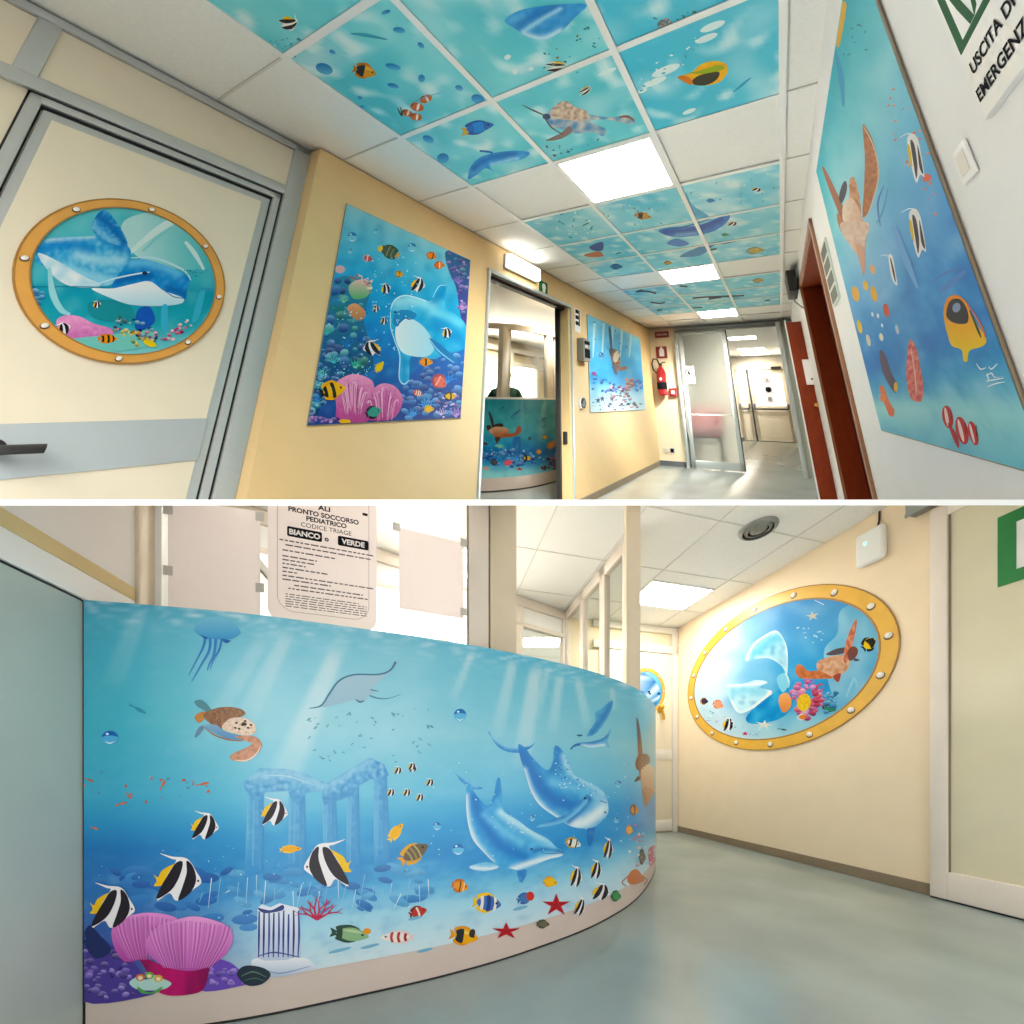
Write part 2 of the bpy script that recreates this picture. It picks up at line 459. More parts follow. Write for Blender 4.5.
M['office_glow'] = emit('office pane glow', 'fff8f0', 1.5)  # glow of the pane added to brighten the office
def thin_sheet(name, col):
    m = bpy.data.materials.new(name); m.use_nodes = True; nt = m.node_tree; nt.nodes.clear()
    o = nt.nodes.new('ShaderNodeOutputMaterial'); d = nt.nodes.new('ShaderNodeBsdfDiffuse'); tr = nt.nodes.new('ShaderNodeBsdfTranslucent'); mx = nt.nodes.new('ShaderNodeMixShader')
    n = nt.nodes.new('ShaderNodeTexNoise'); n.inputs['Scale'].default_value = 9; r = nt.nodes.new('ShaderNodeValToRGB'); c = lin(col)
    r.color_ramp.elements[0].color = tuple(v*.97 for v in c)+(1,); r.color_ramp.elements[1].color = c+(1,)
    nt.links.new(n.outputs['Fac'], r.inputs[0]); nt.links.new(r.outputs[0], d.inputs[0]); nt.links.new(r.outputs[0], tr.inputs[0]); mx.inputs[0].default_value = .6
    nt.links.new(d.outputs[0], mx.inputs[1]); nt.links.new(tr.outputs[0], mx.inputs[2]); nt.links.new(mx.outputs[0], o.inputs[0]); return m
M['thin_paper'] = thin_sheet('thin white paper', 'f6f0ee')
M['ink_mid'] = mat('dark grey ink', '55525a', .8, var=.02, spec=.05)
# ================================================================ UPPER CORRIDOR
A = 'A'
def s_box(name, *args, m, bev=0, room=A, fr=CA):
    mb = MB(); mb.box(fr, *args, bev=bev); return struct(obj(name, mb, M[m], room=room))
DF = 5.763                                     # far end of the corridor
# ---- walls
mb = MB()
mb.box(CA, RL-.12, RL, .79, 1.955, HB, HT); mb.box(CA, RL-.12, RL, 3.15, DF+.1, HB, HT); mb.box(CA, RL-.12, RL, 1.955, 3.15, .80, HT)
struct(obj('wall_left', mb, M['yellow'], room=A))
mb = MB()
mb.box(CA, RR, RR+.2, -.02, 2.17, HB, HT+.6); mb.box(CA, RR, RR+.2, 2.17, 3.42, .84, HT+.6); mb.box(CA, RR, RR+.2, 3.42, DF+.02, HB, HT+.6)
mb.box(CA, RR+.2, RR+.25, 2.1, 3.5, HB, HT)
struct(obj('wall_right', mb, M['white_wall'], room=A))
mb = MB()
mb.box(CA, RL-.12, -1.19, DF, DF+.06, HB, HT); mb.box(CA, -1.19, .14, DF, DF+.06, .955, HT)
struct(obj('wall_far', mb, M['cream'], room=A))
s_box('trim_1', .135, RR, DF-.02, DF+.06, HB, HT, m='wall_grey')
# ---- floor with the corridor beyond
s_box('floor', -4.4, .9, -.4, 10.7, HB-.06, HB, m='floor')
# ---- ceiling: white tiles, hung grid
mb = MB()
mb.box(CA, -4.4, RR+.1, -.7, 10.7, HT+.006, HT+.05, mi=0)
GR = [-1.183, -.729, -.275, .172]; GD = [-.002, .449, .897, 1.335, 1.785, 2.232, 2.66, 3.085, 3.53, 3.96, 4.39, 4.82, 5.27, 5.70]
for r in GR: mb.box(CA, r-.011, r+.011, -.7, DF, HT-.004, HT+.008, mi=1)
for d in GD:
    mb.box(CA, -1.183, .172, d-.011, d+.011, HT-.003, HT+.008, mi=1)
    mb.box(CA, RL-.1, -1.194, d-.004, d+.004, HT+.003, HT+.008, mi=2); mb.box(CA, .183, RR, d-.004, d+.004, HT+.003, HT+.008, mi=2)
struct(obj('ceiling', mb, [M['ceiling'], M['grid'], M['joint']], room=A))
# ---- skirtings
s_box('baseboard_left', RL, RL+.012, 3.15, DF, HB, HB+.055, m='base')
s_box('baseboard_far', RL, -1.19, DF-.015, DF, HB, HB+.06, m='base_dark')
# ---- left glazed partition with the porthole door (door_1)
dr = struct_root('door_1', CA(RD, .4, HB))
mb = MB()
mb.box(CA, RD-.08, RD-.006, -.5, .79, HB, HT)                                   # backing wall of the partition
struct(obj('wall_left_partition', mb, M['door_cream'], room=A))
mb = MB()
mb.box(CA, RD-.02, RD+.012, .725, .79, HB, HT, bev=.004)                        # post by the yellow wall
mb.box(CA, RD-.02, RD+.010, -.5, .73, .765, .805, bev=.004)                     # header
mb.box(CA, RD-.02, RD+.012, -.5, .79, .974, HT, bev=.003)                       # ceiling trim
mb.box(CA, RD-.02, RD+.008, .048, .092, .80, .98, bev=.003)                     # short transom post
obj('partition_frame', mb, M['metal'], dr, A, 30)
mb = MB()
mb.box(CA, RD-.02, RD+.008, .692, .716, HB, .757, bev=.003); mb.box(CA, RD-.02, RD+.008, .092, .716, .736, .757, bev=.003)
mb.box(CA, RD-.02, RD+.008, .092, .116, HB, .757, bev=.003)
obj('door_frame', mb, M['metal'], dr, A, 30)
mb = MB()
mb.box(CA, RD-.02, RD-.002, .685, .728, HB, .764); mb.box(CA, RD-.02, RD-.002, .088, .728, .724, .764); mb.box(CA, RD-.02, RD-.002, .088, .12, HB, .764)
obj('door_gasket', mb, M['black'], dr, A)
mb = MB()
mb.box(CA, RD-.02, RD+.004, .122, .685, HB, .724, bev=.003)
lf = obj('door_leaf', mb, M['metal'], dr, A, 30)
mb = MB(); mb.box(CA, RD-.02, RD+.0052, .142, .658, HB, .702)
obj('door_panel', mb, M['door_cream'], lf, A)
mb = MB(); mb.box(CA, RD, RD+.009, .122, .662, -.187, -.066, bev=.002)
o = obj('grey_band', mb, M['band'], dr, A, 30)
mb = MB(); mb.tube(CA, [(RD+.005, .262, -.120), (RD+.045, .262, -.120), (RD+.05, .285, -.120), (RD+.05, .335, -.122)], .011, 10)
mb.lathe(CA, (RD+.004, .262, -.12), (1, 0, 0), [(.022, 0), (.022, .008)])
obj('door_handle', mb, M['black'], dr, A, 40)
mb = MB(); mb.box(CA, RD, RD+.001, -.5, .725, .808, .972)
struct(obj('trim_2', mb, M['door_cream'], room=A))

# ---- doorway in the left wall (door_2) and the hall behind it
dw = struct_root('door_2', CA(RL, 2.55, HB))
mb = MB()
for a, b, c, e in ((1.945, 1.965, HB, .81), (3.135, 3.162, HB, .81), (1.945, 3.162, .785, .812)): mb.box(CA, RL-.01, RL+.016, a, b, c, e, bev=.004)
obj('door_casing', mb, M['metal'], dw, A, 30)
mb = MB(); mb.box(CA, RL-.125, RL+.004, 3.1, 3.136, HB, .785, bev=.003); mb.box(CA, RL-.125, RL+.004, 1.965, 1.975, HB, .785)
obj('door_jamb', mb, M['yellow'], dw, A, 30)
mb = MB(); mb.box(CA, RL-.115, RL-.075, 3.075, 3.1, HB, .785); mb.box(CA, RL-.08, RL-.03, 1.97, 3.1, .762, .785)
obj('door_gasket', mb, M['black'], dw, A)
mb = MB(); mb.box(CA, RL-.055, RL-.02, 3.085, 3.102, -.335, -.245, bev=.003)
obj('strike_plate', mb, M['black'], dw, A)

# ---- far sliding door (door_3)
sd = struct_root('door_3', CA(-.5, DF, HB))
mb = MB()
mb.box(CA, -1.19, -1.145, DF-.06, DF+.02, HB, .955, bev=.006); mb.box(CA, .092, .14, DF-.12, DF+.02, HB, .955, bev=.006)
mb.box(CA, -1.19, .135, DF-.03, DF+.06, .955, .993, bev=.005)
obj('door_frame', mb, M['metal'], sd, A, 30)
mb = MB(); mb.box(CA, -1.17, .10, DF-.07, DF, .912, .935, bev=.004); mb.box(CA, -1.19, .135, DF-.05, DF-.03, .94, .95)
obj('sliding_track', mb, M['metal_dark'], sd, A, 30)
mb = MB()
mb.box(CA, -1.12, -1.07, DF-.06, DF-.03, HB+.01, .905, bev=.004); mb.box(CA, -.555, -.505, DF-.06, DF-.03, HB+.01, .905, bev=.004)
mb.box(CA, -1.12, -.505, DF-.06, DF-.03, HB+.01, HB+.10, bev=.004); mb.box(CA, -1.12, -.505, DF-.06, DF-.03, .87, .905, bev=.004)
mb.box(CA, -1.12, -.505, DF-.058, DF-.032, -.172, -.160)
sl = obj('sliding_leaf', mb, M['metal'], sd, A, 30)
mb = MB(); mb.box(CA, -1.075, -.55, DF-.05, DF-.042, HB+.09, .88)
obj('frosted_pane', mb, M['frost'], sl, A)['label'] = 'frosted glass pane'
mb = MB(); mb.box(CA, -.507, -.498, DF-.065, DF-.028, HB+.01, .905)
obj('edge_seal', mb, M['black'], sl, A)
# wheelchair-red seat blurred behind the frosted pane
ch = thing('waiting_chair', 'blurred red and dark chair seen through the frosted lower pane of the sliding door', 'chair', CA(-.95, DF+.28, HB))
mb = MB(); mb.box(CA, -1.14, -.72, DF+.30, DF+.36, -.42, -.10, bev=.02); obj('backrest', mb, M['red'], ch, A, 40)
mb = MB(); mb.box(CA, -1.14, -.72, DF+.06, DF+.34, -.47, -.42, bev=.015); obj('seat', mb, M['black'], ch, A, 40)
for a in (-1.12, -.76):
    for b in (DF+.08, DF+.31):
        mb = MB(); mb.tube(CA, [(a, b, -.46), (a, b, HB)], .014, 10); obj('leg', mb, M['black'], ch, A, 40)
# ---- corridor beyond the sliding door
DE = 10.35
mb = MB(); mb.box(CA, -1.25, -1.19, DF+.06, DE, HB, HT); struct(obj('wall_left_beyond', mb, M['wall_pale'], room=A))
mb = MB(); mb.box(CA, .30, .36, DF+.06, DE, HB, HT); struct(obj('wall_right_beyond', mb, M['wall_pale'], room=A))
mb = MB(); mb.box(CA, -1.25, .6, DE, DE+.05, HB, HT); struct(obj('wall_far_beyond', mb, M['wall_pale'], room=A))
s_box('baseboard_beyond', -1.19, -.84, DE-.2, DE, HB, HB+.06, m='base_dark')
dd = struct_root('door_4', CA(-.3, DE, HB))
mb = MB(); mb.box(CA, -.93, -.86, DE-.06, DE, HB, .82, bev=.008); mb.box(CA, .16, .25, DE-.06, DE, HB, .82, bev=.008); mb.box(CA, -.93, .25, DE-.06, DE, .70, .82, bev=.008)
obj('door_frame', mb, M['door_cream'], dd, A, 30)
for nm, a, b in (('narrow_leaf', -.85, -.60), ('wide_leaf', -.56, .16)):
    mb = MB()
    mb.box(CA, a, a+.07, DE-.04, DE-.01, HB+.01, .69, bev=.006); mb.box(CA, b-.07, b, DE-.04, DE-.01, HB+.01, .69, bev=.006)
    mb.box(CA, a, b, DE-.04, DE-.01, .60, .69, bev=.006); mb.box(CA, a, b, DE-.04, DE-.01, -.17, -.08, bev=.006); mb.box(CA, a, b, DE-.04, DE-.01, HB+.01, -.17)
    if b-a > .5:
        mb.ring(CA, 1, DE-.048, DE-.04, [(a+.06, HB+.08), (b-.06, HB+.08), (b-.06, -.25), (a+.06, -.25)], [(a+.075, HB+.1), (b-.075, HB+.1), (b-.075, -.27), (a+.075, -.27)])
    l = obj(nm, mb, M['door_cream'], dd, A, 30)
    mb = MB(); mb.box(CA, a+.06, b-.06, DE-.03, DE-.02, -.09, .62); obj('glass_pane', mb, M['window_lit'], l, A)['label'] = 'glowing pane added to brighten the office'
    mb = MB(); y = -.15
    mb.tube(CA, [(a+.03, DE-.05, y+.1), (a+.035, DE-.10, y+.02), (a+.06, DE-.13, y), (b-.06, DE-.13, y), (b-.035, DE-.10, y+.02), (b-.03, DE-.05, y+.1)], .02, 10)
    obj('panic_bar', mb, M['black'], l, A, 40)
mb = MB(); mb.box(CA, -.60, -.565, DE-.045, DE-.012, HB, .69); obj('centre_gasket', mb, M['black'], dd, A)
mb = MB(); mb.box(CA, -.08, .12, DE-.10, DE-.04, .70, .75, bev=.008); obj('door_closer', mb, M['black'], dd, A)
# posters on the bright pane
def notice(name, label, cat, fr, quad_box, marks, parent_mat='paper', group=None, room=A, mk='ink'):
    t = thing(name, label, cat, fr(*[(quad_box[2*i]+quad_box[2*i+1])/2 for i in range(3)]), group)
    mb = MB(); mb.box(fr, *quad_box); obj('sheet', mb, M[parent_mat], t, room)
    mb = MB(); marks(mb); obj('print', mb, M[mk], t, room)
    return t
def disc_ring(mb, c, r0, r1, dax, n=20):
    o = [(c[0]+r1*math.cos(2*math.pi*i/n), c[1]+r1*math.sin(2*math.pi*i/n)) for i in range(n)]
    q = [(c[0]+r0*math.cos(2*math.pi*i/n), c[1]+r0*math.sin(2*math.pi*i/n)) for i in range(n)]
    mb.ring(CA, 1, dax-.004, dax, o, q)
for k, (h, lb) in enumerate(((.47, 'upper round pictogram sheet on the bright exit door pane'), (.26, 'middle dark pictogram sheet on the bright exit door pane'), (.06, 'lowest small pictogram sheet on the bright exit door pane'))):
    def mk(mb, h=h, k=k):
        disc_ring(mb, (-.2, h), .045-.01*(k == 2), .06-.012*(k == 2), DE-.036)
        mb.box(CA, -.225, -.175, DE-.04, DE-.036, h-.03, h+.03)
        if k == 1: mb.box(CA, -.25, -.15, DE-.04, DE-.036, h-.045, h+.04)
    notice('door_notice', lb, 'notice', CA, (-.31+.05*(k == 2), -.09-.05*(k == 2), DE-.035, DE-.031, h-.09, h+.09), mk, mk='ink_grey' if k != 1 else 'ink')
t = thing('fire_extinguisher', 'small red extinguisher seen in the corridor beyond the sliding door', 'fire extinguisher', CA(.255, DE-.5, .1))
mb = MB(); mb.lathe(CA, (.235, DE-.5, -.12), (0, 0, 1), [(.03, 0), (.05, .02), (.05, .33), (.03, .39), (.018, .42), (.018, .46)], 16); obj('cylinder', mb, M['red'], t, A, 40)
mb = MB(); mb.box(CA, .22, .28, DE-.52, DE-.48, .34, .40, bev=.006); obj('valve', mb, M['black'], t, A, 40)

# ---- right wall doors
d5 = struct_root('door_5', CA(RR, 2.8, HB))
mb = MB()
for a, b, c, e in ((2.15, 2.19, HB, .862), (3.40, 3.43, HB, .862), (2.15, 3.43, .83, .862)): mb.box(CA, RR-.014, RR+.19, a, b, c, e, bev=.004)
obj('door_casing', mb, M['brown_trim'], d5, A, 30)
mb = MB(); mb.box(CA, RR+.0, RR+.19, 3.385, 3.402, HB, .83); mb.box(CA, RR, RR+.19, 2.19, 3.40, .815, .83)
obj('door_jamb', mb, M['brown_door'], d5, A, 30)
mb = MB(); mb.box(CA, RR+.12, RR+.16, 2.19, 3.40, HB, .82); 
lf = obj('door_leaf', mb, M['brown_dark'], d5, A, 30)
d6 = struct_root('door_6', CA(.21, 4.22, HB))
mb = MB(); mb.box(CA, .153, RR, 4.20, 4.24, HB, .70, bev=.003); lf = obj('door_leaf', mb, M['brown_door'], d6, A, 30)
mb = MB(); mb.box(CA, .145, .155, 4.195, 4.245, HB, .72, bev=.002); obj('door_edge', mb, M['white'], d6, A, 30)
mb = MB(); mb.lathe(CA, (.262, 4.199, -.02), (0, -1, 0), [(.008, 0), (.008, .01), (.014, .014), (.015, .024), (.008, .03)], 14); obj('door_knob', mb, M['brass'], lf, A, 40)
t = thing('paper_holder', 'white sheet with blue edge on the far red brown door leaf', 'paper holder', CA(.26, 4.19, .15))
mb = MB(); mb.box(CA, .222, .288, 4.188, 4.198, .145, .36, bev=.002); obj('sheet', mb, M['paper'], t, A)
mb = MB(); mb.box(CA, .288, .296, 4.186, 4.198, .135, .37, bev=.002); obj('holder', mb, mat('blue holder edge', '5a6fa0', .4), t, A)
mb = MB(); mb.box(CA, .262, .282, 4.1875, 4.188, .185, .20); obj('print', mb, M['ink'], t, A)
# wall device above the doors
t = thing('wall_speaker', 'small black speaker box high on the right wall above the doors', 'speaker', CA(RR-.04, 3.55, .78))
mb = MB(); mb.box(CA, RR-.088, RR-.02, 3.40, 3.72, .80, .97, bev=.012); obj('case', mb, M['black'], t, A, 40)
mb = MB(); mb.box(CA, RR-.03, RR, 3.5, 3.6, .85, .92); mb.tube(CA, [(RR-.05, 3.56, .80), (RR-.055, 3.58, .76), (RR-.02, 3.6, .72), (RR-.001, 3.6, .70)], .006, 8); obj('bracket', mb, M['grey'], t, A, 40)
# ---- flat wall furniture on the right wall
t = thing('door_sign', 'narrow plate with four dark bars beside the near red brown doorway', 'sign', CA(RR, 1.96, .5))
mb = MB(); mb.box(CA, RR-.008, RR, 1.875, 2.06, .395, .655, bev=.002); obj('plate', mb, mat('pale green plate', 'cfdcd0', .4), t, A)
mb = MB()
for k in range(4): mb.box(CA, RR-.0095, RR-.008, 1.885, 2.05, .405+.063*k, .452+.063*k)
obj('bars', mb, mat('dark green bar', '1c3a34', .4), t, A)
t = thing('exit_sign', 'large white and green emergency exit plate at the near end of the right wall', 'sign', CA(RR, .5, .33))
mb = MB(); mb.box(CA, RR-.008, RR-.001, .38, .588, .322, .66, bev=.001); obj('plate', mb, M['white'], t, A, 30)
gf = .4134
mb = MB(); X = RR-.0086
mb.box(CA, X, RR-.008, .38, .578, gf, .60); obj('green_field', mb, M['green'], t, A)
mb = MB(); mb.box(CA, X-.0004, X, .38, .562, gf+.010, .575)
obj('white_figure', mb, M['white'], t, A)
mb = MB(); P = lambda *q: [(a, b) for a, b in q]
mb.prism(CA, P((.538, gf+.010), (.526, gf+.010), (.538, gf+.05), (.552, gf+.10), (.562, gf+.10), (.549, gf+.045)), 0, X-.0008, X-.0004)
mb.prism(CA, P((.516, gf+.016), (.526, gf+.010), (.50, gf+.10), (.49, gf+.10)), 0, X-.0008, X-.0004)
mb.prism(CA, P((.54, gf+.085), (.50, gf+.085), (.48, gf+.13), (.555, gf+.13)), 0, X-.0008, X-.0004)
obj('running_figure', mb, M['green'], t, A)
mb = MB()
mb.text(CA, 'USCITA DI', .0228, lambda u, v: (X, .572-u, .376+v), sx=.98, bold=.0006)
mb.text(CA, 'EMERGENZA', .0228, lambda u, v: (X, .581-u, .3425+v), sx=.98, bold=.0006)
obj('lettering', mb, M['ink'], t, A)
t = thing('light_switch', 'white wall plate on the right wall below the emergency exit sign', 'switch', CA(RR, .67, .3))
mb = MB(); mb.box(CA, RR-.005, RR-.001, .652, .694, .287, .337, bev=.0015); obj('plate', mb, M['white'], t, A, 40)
mb = MB(); mb.box(CA, RR-.0062, RR-.005, .660, .686, .296, .328, bev=.0005); obj('rocker', mb, M['offwhite'], t, A, 40)

# ---- left wall devices
t = thing('emergency_lamp', 'lit white emergency lamp box above the open doorway', 'lamp', CA(RL, 2.36, .86))
mb = MB(); mb.box(CA, RL+.003, RL+.02, 2.11, 2.55, .862, .965, bev=.004); obj('back_plate', mb, M['metal_dark'], t, A, 40)
mb = MB(); mb.box(CA, RL+.018, RL+.06, 2.12, 2.53, .868, .965, bev=.008); obj('diffuser', mb, M['lamp_lit'], t, A, 40)
t = thing('exit_sign', 'small green exit pictogram plate beside the emergency lamp', 'sign', CA(RL, 2.7, .78))
mb = MB(); mb.box(CA, RL, RL+.012, 2.60, 2.72, .80, .905, bev=.002); obj('plate', mb, M['green'], t, A)
mb = MB(); mb.lathe(CA, (RL+.012, 2.66, .86), (1, 0, 0), [(.03, 0), (.03, .001)], 14); mb.box(CA, RL+.012, RL+.013, 2.64, 2.68, .815, .85); obj('figure', mb, M['white'], t, A)
def lmark(mb):
    for k in range(3): mb.box(CA, RL+.004, RL+.005, 3.255, 3.32, .655+.055*k, .69+.055*k)
    mb.box(CA, RL+.004, RL+.005, 3.325, 3.345, .65, .80)
notice('door_notice', 'white sheet with dark symbols between the doorway and turtle poster', 'notice', CA, (RL+.002, RL+.004, 3.235, 3.36, .59, .81), lmark)
t = thing('entry_phone', 'grey keypad box on the yellow wall below the sheet with symbols', 'keypad', CA(RL, 3.36, .33))
mb = MB(); mb.box(CA, RL+.003, RL+.07, 3.27, 3.42, .335, .535, bev=.006); obj('case', mb, M['grey'], t, A, 40)
mb = MB(); mb.box(CA, RL+.07, RL+.075, 3.29, 3.40, .36, .44, bev=.002); mb.box(CA, RL+.07, RL+.075, 3.29, 3.40, .48, .51, bev=.002); obj('keys', mb, M['ink'], t, A)
mb = MB(); mb.box(CA, RL+.07, RL+.074, 3.30, 3.36, .45, .475, bev=.002); obj('display', mb, M['white'], t, A)
t = thing('door_button', 'round black touch button on a white base beside the doorway', 'button', CA(RL, 3.34, -.06))
mb = MB(); mb.lathe(CA, (RL, 3.325, -.025), (1, 0, 0), [(.05, 0), (.05, .012), (.042, .02)], 24); obj('base', mb, M['white'], t, A, 40)
mb = MB(); mb.lathe(CA, (RL+.02, 3.335, -.025), (1, 0, 0), [(.044, 0), (.044, .008), (.03, .016)], 24); obj('button', mb, M['black'], t, A, 40)

# ---- far wall: fire point
def fmark1(mb): mb.text(CA, 'ESTINTORE', .035, lambda u, v: (-1.36+u, DF-.0085, .895+v), align='CENTER', bold=.001, sx=.8)
notice('fire_sign', 'dark red lettered strip near the ceiling above the fire extinguisher', 'sign', CA, (-1.46, -1.262, DF-.008, DF, .865, .95), fmark1, 'sign_red', mk='paper')
def fmark2(mb):
    mb.prism(CA, [(-1.42, .60), (-1.35, .60), (-1.35, .69), (-1.37, .715), (-1.37, .73), (-1.40, .73), (-1.40, .715), (-1.42, .69)], 1, DF-.009, DF-.008)
notice('fire_sign', 'square red pictogram plate just above the fire extinguisher', 'sign', CA, (-1.465, -1.312, DF-.008, DF, .575, .738), fmark2, 'sign_red', mk='paper')
t = thing('fire_extinguisher', 'red fire extinguisher with black hose hanging on the far wall beside the corner', 'fire extinguisher', CA(-1.41, DF-.07, .08))
mb = MB(); mb.lathe(CA, (-1.405, DF-.075, .07), (0, 0, 1), [(.045, 0), (.062, .015), (.064, .29), (.05, .34), (.025, .37), (.022, .40)], 24); obj('cylinder', mb, M['red'], t, A, 40)
mb = MB(); mb.lathe(CA, (-1.405, DF-.075, .15), (0, 0, 1), [(.0645, 0), (.0655, .002), (.0655, .09), (.0645, .092)], 24); obj('label_band', mb, M['ink'], t, A, 40)
mb = MB(); mb.ball(CA, (-1.40, DF-.139, .285), .02, .006, .022, 14); obj('label_spot', mb, M['paper'], t, A, 40)
mb = MB(); mb.box(CA, -1.425, -1.385, DF-.09, DF-.055, .46, .49, bev=.004); mb.tube(CA, [(-1.40, DF-.075, .49), (-1.36, DF-.09, .51), (-1.33, DF-.1, .505)], .008, 8); obj('valve', mb, M['black'], t, A, 40)
mb = MB(); mb.tube(CA, [(-1.41, DF-.08, .47), (-1.44, DF-.09, .55), (-1.49, DF-.1, .56), (-1.515, DF-.1, .49), (-1.50, DF-.1, .41), (-1.465, DF-.1, .37), (-1.43, DF-.12, .38)], .011, 10); obj('hose', mb, M['black'], t, A, 40)
t = thing('fire_call_point', 'small red call point box right of the fire extinguisher', 'call point', CA(-1.27, DF, .07))
mb = MB(); mb.box(CA, -1.325, -1.225, DF-.04, DF, .06, .165, bev=.006); obj('case', mb, M['red'], t, A, 40)
mb = MB(); mb.box(CA, -1.298, -1.252, DF-.044, DF-.04, .09, .135, bev=.002); obj('glass', mb, M['white'], t, A)
for k, (a, lb) in enumerate(((-1.48, 'cream socket cover low on the far wall, beside the dark one'), (-1.40, 'dark socket insert low on the far wall beside the sliding door'))):
    t = thing('wall_socket', lb, 'socket', CA(a, DF, -.65))
    mb = MB(); mb.box(CA, a, a+.068, DF-.012, DF, -.655, -.585, bev=.003); obj('plate', mb, M['offwhite'] if k == 0 else M['offwhite'], t, A, 40)
    mb = MB()
    if k: mb.box(CA, a+.014, a+.058, DF-.014, DF-.012, -.645, -.597)
    else: mb.box(CA, a+.02, a+.05, DF-.014, DF-.012, -.635, -.605)
    obj('insert', mb, M['ink'] if k else M['yellow'], t, A)
def nmark(mb):
    c = (-1.03, .365); disc_ring(mb, c, .04, .052, DF-.0682)
    mb.prism(CA, [(c[0]-.035, c[1]+.03), (c[0]-.03, c[1]+.036), (c[0]+.035, c[1]-.03), (c[0]+.03, c[1]-.036)], 1, DF-.072, DF-.068)
    mb.box(CA, c[0]-.012, c[0]+.012, DF-.072, DF-.068, c[1]-.03, c[1]+.02)
    for k in range(2): mb.box(CA, c[0]-.04, c[0]+.04, DF-.0705, DF-.068, .265-.022*k, .273-.022*k)
notice('door_notice', 'white sheet with a black ring symbol on the frosted sliding door', 'notice', CA, (-1.10, -.96, DF-.068, DF-.063, .225, .45), nmark)

# ---- ceiling lights
for k, (d0, d1, r0, r1, lb) in enumerate(((1.346, 1.774, -.718, -.286, 'largest square lit ceiling panel, nearest in the corridor'), (3.096, 3.519, -.718, -.286, 'second lit ceiling panel along the corridor'), (4.831, 5.259, -.718, -.286, 'lit ceiling panel close to the sliding door'),
        (7.05, 7.45, -.62, -.18, 'nearest lit panel beyond the sliding door'), (8.75, 9.15, -.62, -.10, 'second lit panel beyond the sliding door'), (9.75, 10.1, -.62, -.04, 'farthest lit panel beyond the sliding door'))):
    t = thing('ceiling_light', lb, 'ceiling light', CA((r0+r1)/2, (d0+d1)/2, HT), 'ceiling lights of the upper corridor')
    mb = MB(); mb.ring(CA, 2, HT-.002, HT+.012, [(r0, d0), (r1, d0), (r1, d1), (r0, d1)], [(r0+.012, d0+.012), (r1-.012, d0+.012), (r1-.012, d1-.012), (r0+.012, d1-.012)]); obj('frame', mb, M['grid'], t, A)
    mb = MB(); mb.box(CA, r0+.012, r1-.012, d0+.012, d1-.012, HT-.0005, HT+.01); obj('diffuser', mb, M['panel_lit' if k < 3 else 'panel_far'], t, A)
# ================================================================ LOWER HALL
B = 'B'
def s_hall(name, fr, *args, m, bev=0):
    mb = MB(); mb.box(fr, *args, bev=bev); return struct(obj(name, mb, M[m], room=B))
s_hall('floor', W, -4, 4.5, .3, 7, -.06, 0, m='floor_b')
# small scuffs on the floor
t = None
# ceiling with tile joints
mb = MB(); mb.box(W, -5, 4.5, 1.5, 7.5, HC+.004, HC+.05, mi=0)
for k in range(-3, 5):
    tt = .47+.615*k
    mb.box(HR, tt-.004, tt+.004, 0, 2.9, HC, HC+.006, mi=1)
for n in (.30, 1.03, 1.64, 2.25): mb.box(HR, -.9, 2.6, n-.004, n+.004, HC, HC+.006, mi=1)
struct(obj('ceiling', mb, [M['ceiling'], M['joint']], room=B))
# right wall and skirting
s_hall('wall_right', HR, -.2, 4.2, -.12, 0, 0, HC+.01, m='hall_cream')
mb = MB(); mb.box(HR, 0, 2.31, .001, .016, 0.001, .075, bev=.004)
struct(obj('baseboard_right', mb, M['base'], room=B))
# far wall
s_hall('wall_far', HF, -.1, 1.56, -.12, 0, 0, HC+.01, m='cream')
fd = struct_root('door_7', HF(.35, 0, 0))
mb = MB(); mb.box(HF, .005, .085, .002, .05, 0, HC, bev=.004); mb.box(HF, .005, 1.2, .002, .05, 2.30, 2.40, bev=.004); mb.box(HF, .005, 1.2, .002, .045, 2.56, HC, bev=.004)
obj('door_frame', mb, M['offwhite'], fd, B, 30)
mb = MB(); mb.box(HF, .09, 1.1, .002, .035, .02, 2.295, bev=.003)
lf = obj('door_leaf', mb, M['door_cream'], fd, B, 30)
mb = MB(); mb.box(HF, .09, 1.1, .036, .042, .93, 1.06, bev=.002); mb.box(HF, .09, 1.1, .036, .042, .02, .16, bev=.002)
obj('door_rail', mb, M['offwhite'], lf, B, 30)
mb = MB(); mb.lathe(HF, (.275, .036, 1.56), (0, 1, 0), [(.03, 0), (.03, .012), (.014, .016), (.014, .05)], 14); mb.tube(HF, [(.275, .08, 1.56), (.255, .085, 1.50), (.25, .085, 1.44)], [.018, .016, .02], 10); mb.ball(HF, (.268, .08, 1.60), .03, .02, .035)
obj('door_handle', mb, M['brass'], lf, B, 40)
